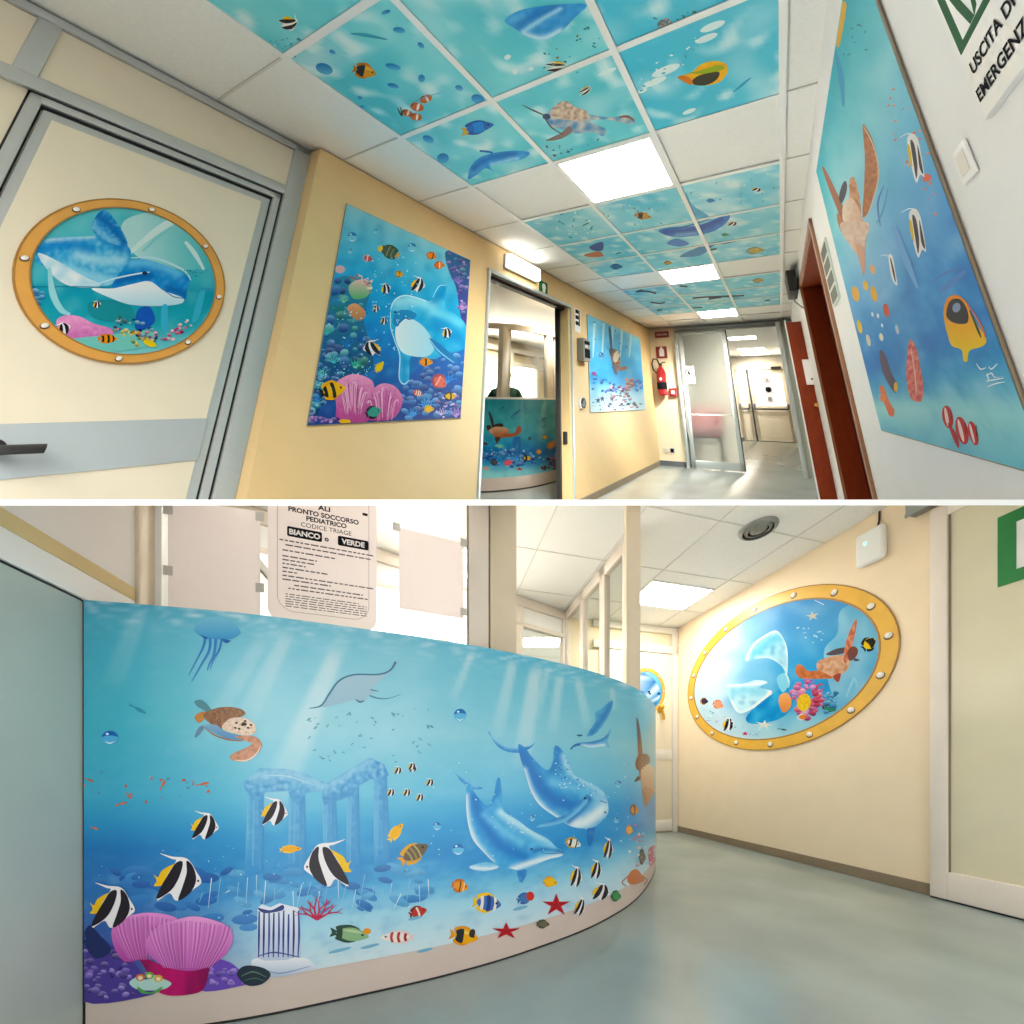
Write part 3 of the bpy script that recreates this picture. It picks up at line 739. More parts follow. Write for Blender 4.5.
# sliding door on the right wall
d8 = struct_root('door_8', HR(2.7, .03, 0))
mb = MB(); n0, n1 = .003, .05
mb.box(HR, 2.303, 2.376, n0, n1, .012, 2.425, bev=.004); mb.box(HR, 2.376, 3.5, n0, n1, .012, .18, bev=.004); mb.box(HR, 2.376, 3.5, n0, n1, 2.352, 2.425, bev=.004)
lf = obj('door_leaf', mb, M['pink_post'], d8, B, 30)
mb = MB(); mb.box(HR, 2.37, 3.5, n0+.008, n1-.018, .17, 2.36); obj('pane', mb, M['opal'], lf, B)
mb = MB(); mb.box(HR, 2.374, 2.384, n0, n1-.012, .18, 2.352); obj('pane_gasket', mb, M['base'], lf, B)
mb = MB(); mb.box(HR, 2.305, 3.5, .006, .044, .001, .011); obj('floor_guide', mb, M['black'], d8, B)
mb = MB(); mb.box(HR, 2.215, 3.5, .003, .10, 2.455, 2.56, bev=.008); mb.box(HR, 2.215, 3.5, .09, .10, 2.44, 2.46); obj('sliding_track', mb, M['metal_dark'], d8, B, 30)
t = thing('framed_sheet', 'green bordered white sheet on the sliding door pane at the right', 'notice', HR(2.7, .035, 1.8))
T0, T1, Z0, Z1 = 2.556, 2.86, 1.815, 2.2
mb = MB(); mb.ring(HR, 1, n1-.018, n1-.012, [(T0, Z0), (T1, Z0), (T1, Z1), (T0, Z1)], [(T0+.06, Z0+.065), (T1-.06, Z0+.065), (T1-.06, Z1-.065), (T0+.06, Z1-.065)]); obj('frame', mb, M['green_tape'], t, B)
mb = MB(); mb.box(HR, T0+.055, T1-.055, n1-.018, n1-.015, Z0+.06, Z1-.06); obj('sheet', mb, M['paper'], t, B)
# access point box, ceiling diffuser, ceiling lamp
t = thing('wireless_box', 'white rounded square box with a green light high on the cream wall', 'wireless box', HR(2.0, .03, 2.28))
mb = MB(); mb.box(HR, 1.925, 2.085, .004, .055, 2.285, 2.525, bev=.022, seg=4); obj('case', mb, M['white'], t, B, 50)
mb = MB(); mb.ball(HR, (1.985, .056, 2.435), .008, .004, .008, 10); obj('status_light', mb, M['led'], t, B, 50)
mb = MB(); mb.tube(HR, [(2.03, .012, 2.52), (2.04, .01, 2.57), (2.04, .008, 2.635)], .006, 8); obj('cable', mb, M['black'], t, B, 50)
t = thing('air_diffuser', 'round dark ringed air diffuser in the hall ceiling', 'air diffuser', HR(1.70, .68, HC-.03))
o = (1.705, .68, HC)
mb = MB()
for r in (.125, .092, .060):
    mb.lathe(HR, o, (0, 0, -1), [(r, 0), (r-.004, .012), (r-.022, .022), (r-.026, .018), (r-.012, 0)], 28)
obj('ring', mb, M['metal_dark'], t, B, 60)
mb = MB(); mb.lathe(HR, o, (0, 0, -1), [(.12, .001), (.12, .002)], 28); obj('recess', mb, M['black'], t, B)
mb = MB(); mb.lathe(HR, o, (0, 0, -1), [(.03, .0), (.034, .018), (.02, .03), (.004, .033)], 20); obj('core', mb, M['grey'], t, B, 60)
def hall_lamp(lb, fr, a0, a1, b0, b1, g='ceiling lamps of the lower hall'):
    t = thing('ceiling_light', lb, 'ceiling light', fr((a0+a1)/2, (b0+b1)/2, HC-.004), g)
    mb = MB(); mb.ring(fr, 2, HC-.006, HC+.004, [(a0, b0), (a1, b0), (a1, b1), (a0, b1)], [(a0+.02, b0+.02), (a1-.02, b0+.02), (a1-.02, b1-.02), (a0+.02, b1-.02)]); obj('frame', mb, M['grid'], t, B)
    mb = MB(); mb.box(fr, a0+.02, a1-.02, b0+.02, b1-.02, HC-.003, HC+.004); obj('diffuser', mb, M['panel_lit_b'], t, B)
M['panel_lit_b'] = emit('lit hall ceiling panel', 'fffaf0', 13.0)
hall_lamp('square lit ceiling panel above the cream wall porthole', HR, .47, .93, .3, 1.03)
hall_lamp('lit ceiling panel added beyond the glazed office partition for a reflection in the glass', W, .02, .70, 4.55, 4.95)  # lamp added where the glass only reflects a ceiling light

hall_lamp('office ceiling panel behind the white sheet by the tall posts', W, -.78, -.36, 2.72, 3.2)
hall_lamp('office ceiling panel behind the left pane above the cupboard', W, -2.25, -1.78, 2.36, 2.8)
hall_lamp('unseen ceiling panel added behind the notice with black boxes to brighten the office', W, -1.6, -1.1, 3.0, 3.5)  # hidden lamp, added to brighten the office

# ---- left side: blue grey panel, cream ledge, glossy board, post
s_hall('wall_left', HL, .004, 1.4, -.06, 0, 0, 1.296, m='blue_grey')
mb = MB(); mb.box(HL, -.005, 1.4, -.05, -.006, 0, 1.305); mb.box(HL, -.012, .004, -.05, .004, 0, 1.3); struct(obj('trim_3', mb, M['black'], room=B))
mb = MB(); mb.box(HL, -.17, 1.4, -.06, .002, 1.306, 1.384, bev=.003); struct(obj('trim_4', mb, M['white'], room=B))
mb = MB(); mb.box(HL, -.168, 1.4, -.06, .004, 1.384, 1.428, bev=.002); struct(obj('trim_5', mb, M['yellow_tape'], room=B))
mb = MB(); mb.box(HL, -.17, 1.4, -.06, 0, 1.428, 2.6); struct(obj('wall_left_board', mb, M['gloss_white'], room=B))
mb = MB(); mb.box(HL, -.244, -.17, -.06, .012, 1.29, 2.6, bev=.004); struct(obj('column', mb, M['beige'], room=B))

# ---- counter
CT = [(84, 170), (150, 165), (250, 156), (350, 143), (450, 128.5), (530, 113.5), (600, 96), (640, 79), (655.5, 62)]
cpts = [((x-PX)/F*(165/T), 165/T) for x, T in CT]
cpts += [(1.235, 3.0), (1.12, 3.35), (.86, 3.6)]
CURVE = catmull(cpts, False, 24)
NV = 8*24 + 8                                      # points in view
def cnorm(i):
    a = CURVE[max(i-1, 0)]; b = CURVE[min(i+1, len(CURVE)-1)]; dx, dy = b[0]-a[0], b[1]-a[1]; l = math.hypot(dx, dy)
    return dy/l, -dx/l                             # to the viewer's side
def csurf(x, y, off):
    """point of the counter front seen at pixel x, y"""
    k = (x-PX)/F; best = None
    for i in range(NV):
        a, b = CURVE[i], CURVE[i+1]; fa = a[0]-k*a[1]; fb = b[0]-k*b[1]
        if fa <= 0 <= fb or (i == NV-1 and best is None):
            t = max(0, min(1, fa/(fa-fb))) if fa != fb else 0
            best = (i, t); break
    if best is None: best = (0, 0.0)
    i, t = best; a, b = CURVE[i], CURVE[i+1]; X, Y = a[0]+(b[0]-a[0])*t, a[1]+(b[1]-a[1])*t
    n = cnorm(i); z = EYE.z + (PY-y)/F*Y
    return Vector((X+n[0]*off, Y+n[1]*off, z))
def wallstrip(mb, pts, z0, z1, d0, d1, mi=0, nrm=None):
    """upright band that follows a plan curve, between offsets d0 and d1 in front of it"""
    n = len(pts); vs = []
    for i, p in enumerate(pts):
        a = pts[max(i-1, 0)]; b = pts[min(i+1, n-1)]; dx, dy = b[0]-a[0], b[1]-a[1]; l = math.hypot(dx, dy) or 1; nx, ny = dy/l, -dx/l
        for d in (d0, d1):
            for z in (z0, z1): vs.append((p[0]+nx*d, p[1]+ny*d, z))
    fs = []
    for i in range(n-1):
        a, b = 4*i, 4*i+4
        fs += [(a, b, b+1, a+1), (a+2, a+3, b+3, b+2), (a+1, b+1, b+3, a+3), (a, a+2, b+2, b)]
    fs += [(0, 1, 3, 2), (4*n-4, 4*n-2, 4*n-1, 4*n-3)]
    mb.add(vs, fs, None, mi)
CTOP, CBOT = 1.30, .125
rc = thing('reception_counter', 'curved reception counter faced with an underwater dolphin and fish mural', 'reception counter', Vector((-.2, 1.5, 0)))
mb = MB(); wallstrip(mb, CURVE, .13, CTOP-.002, -.03, -.002); obj('front', mb, M['plinth'], rc, B, 30)
mb = MB(); wallstrip(mb, CURVE, .002, .13, -.03, -.004); obj('plinth', mb, M['plinth'], rc, B, 30)
mb = MB(); wallstrip(mb, CURVE, .0, .007, -.03, -.002); obj('plinth_seal', mb, M['black'], rc, B, 30)
mb = MB(); wallstrip(mb, CURVE[:-40], CTOP-.03, CTOP-.004, -.42, -.004); obj('worktop', mb, M['offwhite'], rc, B, 30)

# ---- glazing above the counter
gp = [(140, 1.215), (154, 1.22), (250, 1.28), (350, 1.38), (470, 1.55), (512, 1.65), (575, 1.95), (640, 2.20)]
GC = catmull([((x-PX)/F*y, y) for x, y in gp], False, 12)
def gat(x):
    k = (x-PX)/F
    for i in range(len(GC)-1):
        fa = GC[i][0]-k*GC[i][1]; fb = GC[i+1][0]-k*GC[i+1][1]
        if fa <= 0 <= fb: t = fa/(fa-fb); return GC[i][0]+(GC[i+1][0]-GC[i][0])*t, GC[i][1]+(GC[i+1][1]-GC[i][1])*t
    return GC[0] if x < 300 else GC[-1]
def gseg(x0, x1, n=16): return [gat(x0+(x1-x0)*i/n) for i in range(n+1)]
scr = struct_root('window_1', Vector((-.2, 1.5, CTOP)))
mb = MB(); wallstrip(mb, gseg(165, 469), CTOP, 2.62, -.004, .004); obj('glass_pane', mb, M['clear'], scr, B, 60)['label'] = 'left clear curved pane'
mb = MB(); wallstrip(mb, gseg(513, 626), CTOP, 2.62, -.004, .004); obj('glass_pane', mb, M['clear'], scr, B, 60)['label'] = 'right clear curved pane'
for x0, x1, m, dp in ((154, 165, 'white', .03), (468, 487, 'pink_post', .05), (488.5, 513, 'beige', .06), (625, 639, 'beige', .05)):
    mb = MB(); q = gseg(x0, x1, 4) if x1 < 630 else [((x-PX)/F*2.2, 2.2) for x in (x0, x1)]
    wallstrip(mb, q, CTOP-.01, 2.62, -dp/2, dp/2); obj('post', mb, M[m], scr, B, 30)
mb = MB(); wallstrip(mb, gseg(486.5, 489, 2), CTOP-.01, 2.62, -.02, .018); wallstrip(mb, gseg(467, 468.2, 2), CTOP-.01, 2.62, -.01, .012); obj('gasket', mb, M['base'], scr, B)
mb = MB(); wallstrip(mb, gseg(152, 154.5, 2), CTOP-.01, 2.62, -.02, .02); obj('gasket', mb, M['black'], scr, B)
mb = MB(); wallstrip(mb, gseg(156, 626, 40), CTOP-.004, CTOP+.03, -.02, .02); obj('sill', mb, M['offwhite'], scr, B)
# ---- office partitions behind the glass
HP = Frame((.633, 3.87, 0), -_d, -_u, (0, 0, 1))      # glazed wall along the hall: t towards the viewer
pa = struct_root('window_2', HP(.6, 0, 1))
mb = MB()
for a, b in ((-.02, .05), (.44, .52), (.86, .95), (1.24, 1.34)): mb.box(HP, a, b, -.03, .03, 0, HC, bev=.004)
mb.box(HP, 0, 1.36, -.03, .03, HC-.10, HC, bev=.004); mb.box(HP, 0, 1.36, -.03, .03, .9, 1.0, bev=.004)
obj('frame', mb, M['pink_post'], pa, B, 30)
mb = MB(); mb.box(HP, 0, 1.36, -.004, .004, 1.0, HC-.1); obj('glass_pane', mb, M['clear'], pa, B)
mb = MB(); mb.box(HP, 0, 1.36, -.02, .02, 0, .9); obj('lower_panel', mb, M['offwhite'], pa, B)
bd = Vector((1.6, 1, 0)).normalized()
HQ = Frame((.633, 3.87, 0), -bd, Vector((bd.y, -bd.x, 0)), (0, 0, 1))   # back partition, t to the left
pb = struct_root('window_3', HQ(.8, 0, 1))
mb = MB()
for a, b in ((0, .07), (.62, .72), (1.45, 1.55), (2.3, 2.42), (3.2, 3.3)): mb.box(HQ, a, b, -.03, .03, 0, HC, bev=.004)
mb.box(HQ, 0, 4, -.035, .035, HC-.10, HC, bev=.004); mb.box(HQ, 0, 4, -.03, .03, 2.33, 2.38, bev=.004); mb.box(HQ, 0, 4, -.03, .03, .9, 1.0, bev=.004)
obj('frame', mb, M['pink_post'], pb, B, 30)
mb = MB(); mb.box(HQ, 0, .66, -.004, .004, 1.0, 2.33); obj('glass_pane', mb, M['clear'], pb, B)
mb = MB(); mb.box(HQ, .72, 3.2, -.004, .004, 1.0, 2.33); obj('glow_pane', mb, M['office_glow'], pb, B)['label'] = 'glowing pane added to brighten the office'  # emissive pane put in to light the office and its ceiling
mb = MB(); mb.box(HQ, 0, 4, -.01, .01, 2.38, HC-.1); mb.box(HQ, 0, 4, -.02, .02, 0, .9); obj('panel', mb, M['white_wall'], pb, B)
s_hall('wall_office', W, -5, 1.2, 6.2, 6.3, 0, HC, m='white_wall')
s_hall('wall_office_side', W, -3.4, -3.3, 1.3, 6.2, 0, HC, m='white_wall')
# office door surround and cupboard glimpsed through the left pane
t = thing('office_cupboard', 'tall white cupboard with a grey top edge behind the left pane', 'cupboard', Vector((-1.6, 2.0, 0)))
FQ = Frame(Vector((-1.37, 1.88, 0)), -_d, _u, (0, 0, 1))
mb = MB(); mb.box(FQ, -.5, .35, -1.0, 0, 0, 1.86, bev=.006); obj('body', mb, M['white'], t, B, 30)
mb = MB(); mb.box(FQ, -.5, .36, -1.0, .012, 1.86, 1.92, bev=.012); obj('cornice', mb, M['grey'], t, B, 30)
mb = MB(); mb.box(FQ, -.51, -.48, -.02, .012, 0, 1.86, bev=.006); obj('edge_strip', mb, M['grey'], t, B, 30)
# ---- sheets taped to the glass
def sheet_frame(x0, x1):
    a = Vector((*gat(x0), 0)); b = Vector((*gat(x1), 0)); d = (b-a).normalized()
    return Frame(a, d, Vector((d.y, -d.x, 0)), (0, 0, 1)), (b-a).length
def rrect(a0, a1, c0, c1, r, n=5):
    o = []
    for cx, cz, s in ((a1-r, c1-r, 0), (a0+r, c1-r, 90), (a0+r, c0+r, 180), (a1-r, c0+r, 270)):
        for i in range(n+1):
            q = math.radians(s+90*i/n); o.append((cx+r*math.cos(q), cz+r*math.sin(q)))
    return o
fr, L = sheet_frame(269, 377); nf = .012
t = thing('notice', 'printed triage notice with two black boxes taped to the glass', 'notice', fr(L/2, nf, CTOP))
zt, zb = 1.95, 1.385
mb = MB(); mb.prism(fr, rrect(0, L, zb, zt, .05), 1, nf, nf+.002); obj('sheet', mb, M['thin_paper'], t, B)
mb = MB(); mb.ring(fr, 1, nf+.002, nf+.0026, rrect(.032, L-.03, zb+.042, zt+.05, .06, 8), rrect(.0335, L-.0315, zb+.0435, zt+.0485, .0585, 8)); obj('border', mb, M['ink_grey'], t, B)
yy = nf+.0028
def tx(s, cx, z, size, sx=1.0, bold=.0008):
    mb = MB(); mb.text(fr, s, size, lambda u, v: (cx+u, yy, z+v), align='CENTER', sx=sx, bold=bold); obj('heading_line', mb, M['ink'], t, B)
tx('ALI', L*.50, 1.853, .026, 1.2); tx('PRONTO SOCCORSO', L*.50, 1.824, .026, 1.0, .0008); tx('PEDIATRICO', L*.52, 1.799, .026, 1.0, .0008); tx('CODICE TRIAGE', L*.52, 1.772, .025, 1.0, .0)
tx('o', L*.52, 1.731, .028, 1.0, .001)
mb = MB()
R = random.Random(4)
def small(z, a, b, h=.006):
    x = a
    while x < b:
        w = R.uniform(.008, .03); mb.box(fr, x, min(b, x+w), nf+.002, nf+.0026, z, z+h); x += w+.005
for z, a, b in ((1.602, .04, .38), (1.587, .06, .37), (1.568, .05, .24), (1.548, .05, .17), (1.535, .05, .16), (1.522, .05, .13), (1.508, .05, .21), (1.495, .05, .10), (1.481, .05, .38), (1.468, .05, .22), (1.452, .09, .34), (1.439, .07, .36)): small(1.703-(1.602-z)*1.15, a, b, .0045)
obj('body_text', mb, M['ink_mid'], t, B); mb = MB()
for k in range(6): small(1.493-.0095*k, .06, .355-.03*(k == 0), .003)
obj('fine_print', mb, M['ink_mid'], t, B)
for a0, a1 in ((.066, .188), (.246, .362)):
    mb = MB(); mb.prism(fr, rrect(a0, a1, 1.724, 1.763, .006), 1, nf+.002, nf+.003); obj('black_box', mb, M['ink'], t, B)
mb = MB(); mb.box(fr, L*.86, L*.91, nf+.002, nf+.003, 1.868, 1.878); obj('stamp', mb, M['ink'], t, B)
for wd, wx in (('BIANCO', .127), ('VERDE', .304)):
    mb = MB(); mb.text(fr, wd, .029, lambda u, v: (wx+u, nf+.0034, 1.733+v), align='CENTER', bold=.0012); obj('white_lettering', mb, M['paper'], t, B)
def tape(mb, fr, a, z, w=.03, h=.035): mb.box(fr, a-w/2, a+w/2, nf+.002, nf+.003, z-h/2, z+h/2)
M['tape'] = mat('grey adhesive tape', 'c9c5bf', .35)
for x0, x1, zt, zb, lb in ((171, 262, 1.80, 1.375, 'blank pale sheet with grey tape corners at the left of the glass'), (399, 463, 1.85, 1.50, 'blank white sheet taped to the glass beside the tall posts')):
    fr, L = sheet_frame(x0, x1)
    t = thing('taped_sheet', lb, 'sheet', fr(L/2, nf, zb), 'blank sheets taped to the office glass')
    mb = MB(); mb.box(fr, 0, L, nf, nf+.002, zb, zt); obj('sheet', mb, M['thin_paper'], t, B)
    for a, z in ((.0, zt-.04), (0, zb+.16), (L, zb+.13), (L, zt-.02)) if x0 < 200 else ((-.01, zt-.0), (L, zt), (L, zb+.03)):
        mb = MB(); tape(mb, fr, a, z); obj('tape', mb, M['tape'], t, B)
# ================================================================ counter mural
def lerp_tab(tab, x):
    if x <= tab[0][0]: return tab[0][1]
    for (a, p), (b, q) in zip(tab, tab[1:]):
        if x <= b:
            t = (x-a)/(b-a)
            return mix(p, q, t) if not isinstance(p, (int, float)) else p+(q-p)*t
    return tab[-1][1]
YT = [(84, 601), (150, 605), (250, 614), (350, 627), (450, 641.5), (530, 656.5), (600, 674), (640, 691), (656, 708)]
YB = [(84, 1002), (150, 995), (250, 983), (350, 965), (450, 944), (530, 923), (600, 900), (640, 877), (656, 854)]
def beam(x, y, x0, y0, x1, y1, w0, w1, s):
    dx, dy = x1-x0, y1-y0; L = math.hypot(dx, dy); t = ((x-x0)*dx+(y-y0)*dy)/L/L
    if t < -.05 or t > 1.05: return 0
    d = abs((x-x0)*dy-(y-y0)*dx)/L; w = w0+(w1-w0)*t
    e = max(0, min(1, (w-d)/(w*.55)))
    return s*e*max(0, 1-max(0, t))**.6*min(1, (t+.05)*8)
BEAMS = [(338, 648, 262, 830, 10, 24, .55), (288, 634, 240, 730, 8, 16, .4), (262, 640, 190, 760, 8, 16, .22), (472, 652, 452, 702, 4, 6, .5), (513, 662, 496, 738, 6, 9, .5), (536, 668, 520, 770, 8, 12, .62),
         (560, 676, 552, 735, 5, 7, .5), (578, 680, 588, 730, 5, 6, .5), (548, 668, 536, 720, 4, 6, .4), (612, 688, 614, 712, 3, 5, .4), (140, 612, 110, 690, 10, 16, .25)]
def mural_bg(x, y):
    yt, yb = lerp_tab(YT, x), lerp_tab(YB, x); v = (y-yt)/(yb-yt)
    L = [(0, '58a9c4'), (.05, '5db4cc'), (.3, '55b3c6'), (.48, '4fabc9'), (.56, '3d93c4'), (.62, '2f78b8'), (.75, '3a72b4'), (.88, '3b4f9a'), (1, '352f78')]
    C = [(0, '86cbe0'), (.05, '94d3e4'), (.3, 'a3d7e3'), (.5, '7cc6e0'), (.6, '4fa6d6'), (.7, '3f93cc'), (.78, '62aedb'), (.86, 'a9d9ea'), (1, 'dcecf0')]
    Rr = [(0, '6cc0dd'), (.06, '7ccae0'), (.3, '8fd0e2'), (.48, '74c2e2'), (.6, '3f9ed8'), (.74, '3791d2'), (.83, '7cc4e4'), (.9, 'b4deee'), (1, 'd2e8f0')]
    a = lerp_tab(L, v); b = lerp_tab(C, v); c = lerp_tab(Rr, v)
    col = mix(a, b, (x-120)/150) if x < 350 else mix(b, c, (x-400)/120)
    n = nz(x*.035, y*.07, 1)*.5+nz(x*.11, y*.2, 2)*.3
    if v > .55: col = mix(col, '2a74ba' if n > 0 else 'a6d6ec', min(.35, abs(n)*.7)*min(1, (v-.55)*6)*(1-.5*max(0, v-.8)*5))
    else: col = mix(col, 'e4f4f8' if n > 0 else '4aa8c6', abs(n)*.16)
    if v < .09: col = mix(col, 'f4fcff', max(0, nz(x*.06, y*.35, 5)+.05)*1.0*(1-v/.09))
    for bm in BEAMS: col = mix(col, 'f2f6f6', beam(x, y, *bm))
    return col
mb = MB(); art = Art(csurf, mb, .0016, .0001); art.auto = 3.5
vs = []; cs = []; NR = 110; cols_i = list(range(0, NV+1))
for i in cols_i:
    n = cnorm(i); X, Y = CURVE[i]; X += n[0]*.0006; Y += n[1]*.0006
    for j in range(NR+1):
        z = CBOT+(CTOP-CBOT)*j/NR; p = Vector((X, Y, z)); vs.append(p); cs.append(lin(mural_bg(*pix(p))))
fs = [(i*(NR+1)+j, (i+1)*(NR+1)+j, (i+1)*(NR+1)+j+1, i*(NR+1)+j+1) for i in range(len(cols_i)-1) for j in range(NR)]
mb.add(vs, fs, None, 0, cs)
# the curve turns out of sight with plain blue film
R = random.Random(11)
def blobs(art, n, poly, pal, r0, r1, seed, sq=.7, soft=1.0):
    Q = random.Random(seed); x0 = min(p[0] for p in poly); x1 = max(p[0] for p in poly); y0 = min(p[1] for p in poly); y1 = max(p[1] for p in poly)
    k = 0; g = 0
    while k < n and g < n*20:
        g += 1; x, y = Q.uniform(x0, x1), Q.uniform(y0, y1)
        if not inside(x, y, poly): continue
        r = Q.uniform(r0, r1); c = Q.choice(pal); k += 1
        c2 = mix(c, 'ffffff', (.25+.2*Q.random())*soft); c3 = mix(c, '0a1840', .35*soft)
        if r > 2.2: art.ell(x, y, r, r*sq, lambda a, b, x=x, y=y, r=r, c2=c2, c3=c3: mix(c2, c3, .5+.6*(b-y)/(r*sq)), Q.uniform(-30, 30), max(1.2, r*.6), 12)
        else: art.ell(x, y, r, r*sq, Q.choice((c, c2, c3)), Q.uniform(-40, 40), 0, 8)
def specks(art, n, poly, cols, r0, r1, seed, asp=.5):
    Q = random.Random(seed); x0 = min(p[0] for p in poly); x1 = max(p[0] for p in poly); y0 = min(p[1] for p in poly); y1 = max(p[1] for p in poly); k = g = 0
    while k < n and g < n*20:
        g += 1; x, y = Q.uniform(x0, x1), Q.uniform(y0, y1)
        if inside(x, y, poly):
            k += 1; r = Q.uniform(r0, r1); art.ell(x, y, r, r*asp, Q.choice(cols), Q.uniform(-70, 70), 0, 7)
def segd(x, y, pts):
    d = 1e9
    for (ax, ay), (bx, by) in zip(pts, pts[1:]):
        ex, ey = bx-ax, by-ay; t = max(0, min(1, ((x-ax)*ex+(y-ay)*ey)/(ex*ex+ey*ey or 1))); d = min(d, math.hypot(x-ax-ex*t, y-ay-ey*t))
    return d
def softf(base, strokes, amp=.12, sc=.16):
    """soft airbrushed shading: strokes = (points, width, colour, strength)"""
    st = [(catmull(p, False, 4) if len(p) > 2 else p, w, c, k) for p, w, c, k in strokes]
    def f(x, y):
        n = nz(x*sc, y*sc, 4); c = mix(base, 'e8f8fc' if n > 0 else '0f5aa8', abs(n)*amp*2)
        for p, w, cc, k in st: c = mix(c, cc, k*math.exp(-(segd(x, y, p)/w)**2))
        return c
    return f
# ---- sunken ruins
def fade(c0, c1, y0, y1): return lambda x, y: mix(c0, c1, (y-y0)/(y1-y0))
rc0, rc1 = '6aaed8', '4a93cc'
for p in ([(248, 790), (264, 790), (263, 872), (245, 874)], [(289, 792), (305, 792), (306, 870), (288, 872)], [(322, 790), (336, 797), (339, 872), (324, 873)], [(347, 786), (359, 784), (360, 868), (346, 868)], [(373, 776), (387, 774), (390, 862), (374, 864)]):
    cx = (p[0][0]+p[1][0])/2; art.poly(p, softf('62a8d4', [([(p[0][0], p[0][1]), (p[3][0], p[3][1])], 2.6, '86c4e2', .8), ([(p[1][0], p[1][1]), (p[2][0], p[2][1])], 2.6, '5098cc', .8), ([(cx-30, 880), (cx+30, 880)], 32, '3f90cc', .95)], .12, .2), False, 2.5)
    cx = (p[0][0]+p[1][0])/2; art.line([(cx-2, p[0][1]+10), (cx-3, p[3][1]-8)], [2.4, .8], '74b4dc'); art.line([(cx+4, p[0][1]+10), (cx+4, p[3][1]-4)], [2.4, 1], '5a9ccc')
art.poly([(243, 781), (250, 777), (260, 768), (288, 769), (308, 775), (325, 782), (327, 790), (306, 793), (302, 799), (292, 799), (288, 791), (266, 792), (262, 796), (250, 796), (245, 790)], softf('74b4da', [([(255, 776), (288, 774), (324, 787)], 5, 'a8d6ea', .7), ([(248, 796), (300, 797)], 5, '5a9fd0', .7)], .3, .25), False, 2.5)
art.poly([(325, 784), (345, 772), (370, 757.5), (384, 764), (389, 775), (384, 780), (370, 780), (358, 786), (352, 796), (340, 800), (324, 805), (322, 796)], softf('6aaed8', [([(330, 786), (350, 773), (370, 761)], 4, 'a0d0e8', .7), ([(326, 803), (352, 794), (386, 779)], 5, '5596cc', .7)], .3, .25), False, 2.5)
art.line([(262, 776), (286, 776), (308, 783), (324, 788)], [.3, .8, .3], 'c8e6f0')
blobs(art, 46, [(228, 872), (300, 862), (400, 858), (432, 880), (430, 905), (340, 912), (240, 910)], ['3f86c4', '4d97cf', '3877b8', '62aad8'], 4, 12, 21, .4, .25)
blobs(art, 36, [(100, 868), (230, 868), (260, 900), (250, 930), (120, 930)], ['2f6db4', '3a7cc0', '2a5fa8', '4b8fcc'], 5, 14, 22, .4, .2)
for i in range(26): art.line([(200+9*i+R.uniform(-4, 4), 905+R.uniform(-14, 6)), (203+9*i, 890+R.uniform(-16, 4))], [.3, .9], R.choice(['bfe2f2', '8cc4e6', 'e4f4fa']))
specks(art, 60, [(90, 840), (430, 850), (430, 920), (90, 940)], ['d8f0f8', '9ccfe8', '2a5ea6'], .4, 1.1, 23)
# ---- jellyfish, faint fish, shoals
j = Zm(60, 600, 5.12)
art.poly(j((690, 150), (710, 110), (790, 88), (870, 105), (925, 160), (890, 195), (840, 205), (760, 195), (710, 180)), lambda x, y: mix('8ccbe2', '4f9ccf', (y-618)/22), True, 3)
for q, w in ((((745, 190), (735, 240), (705, 300), (660, 385)), [2.4, 2, 1.2, .4]), (((770, 195), (765, 260), (720, 340), (675, 420)), [3, 2.4, 1.6, .4]), (((800, 200), (790, 280), (765, 330), (755, 365)), [3, 2.4, 1.4, .4]), (((830, 200), (815, 260), (790, 300), (770, 360)), [2.2, 1.8, 1.2, .4])): art.line(j(*q), w, '3f83c6')
art.poly(j((720, 180), (760, 195), (745, 200)), '2f66b0'); art.poly(j((830, 200), (875, 210), (850, 222)), '2f66b0')
art.at(138, 709, 10, 5, 28).minnow('3f94ac'); art.at(110.5, 737.5, 8.6, 7).bubble('1f62ae', '5fb0dc')
for x, y, r in ((460, 715, 6.4), (458, 849, 6), (437, 826, 4.2), (618, 784, 3.6), (532, 818, 3), (616, 820, 3), (484, 842, 3)): art.at(x, y, r).bubble('2a74ba', '6fbde4')
specks(art, 22, [(82, 770), (215, 772), (215, 800), (82, 810)], ['d8703c', 'c8603a', '5a94ac'], 1, 2.6, 31, .5)
art.at(163, 785, 6, 3, -60).minnow('d9692f'); art.at(203, 784, 7, 3, -12).minnow('d4683a'); art.at(129, 796, 4, 2.4, 50).minnow('c8623c'); art.at(84+6, 780, 5, 2.6, 20).minnow('c8683c'); art.at(95, 828, 4, 3, 20).minnow('d87a50')
specks(art, 44, [(300, 715), (430, 708), (436, 760), (320, 770)], ['6fa9bc', '7fb6c6', '5a9ab0'], 1, 2.6, 32, .4)
for x, y in ((398, 770), (413, 768), (430, 782), (407, 792), (420, 797), (391, 792), (412, 766)): art.at(x, y, 4.2, 4, -8).moorish()
# ---- turtle
art.poly(j((690, 600), (720, 575), (750, 575), (745, 600), (715, 630)), 'c2864e'); art.poly(j((690, 700), (715, 650), (750, 645), (730, 670), (705, 700)), '6f8fa6')
art.poly(j((690, 520), (725, 512), (760, 540), (800, 600), (790, 615), (745, 570), (705, 545)), '5d8c96')
art.poly(j((735, 590), (800, 555), (870, 548), (930, 560), (950, 585), (900, 610), (840, 640), (830, 660), (780, 640)), lambda x, y: mix('b8875e', '6a4a3c', .5+.8*nz(x*.6, y*.6)), True, 2)
art.poly(j((735, 640), (800, 640), (840, 670), (900, 690), (960, 695), (930, 722), (860, 712), (790, 680), (745, 655)), lambda x, y: mix('8fb4cf', '5f8fb8', (y-722)/16), True, 3)
art.line(j((745, 655), (790, 690), (860, 715), (930, 722)), [.6, 1.4, 1.4, .8], 'a8744e')
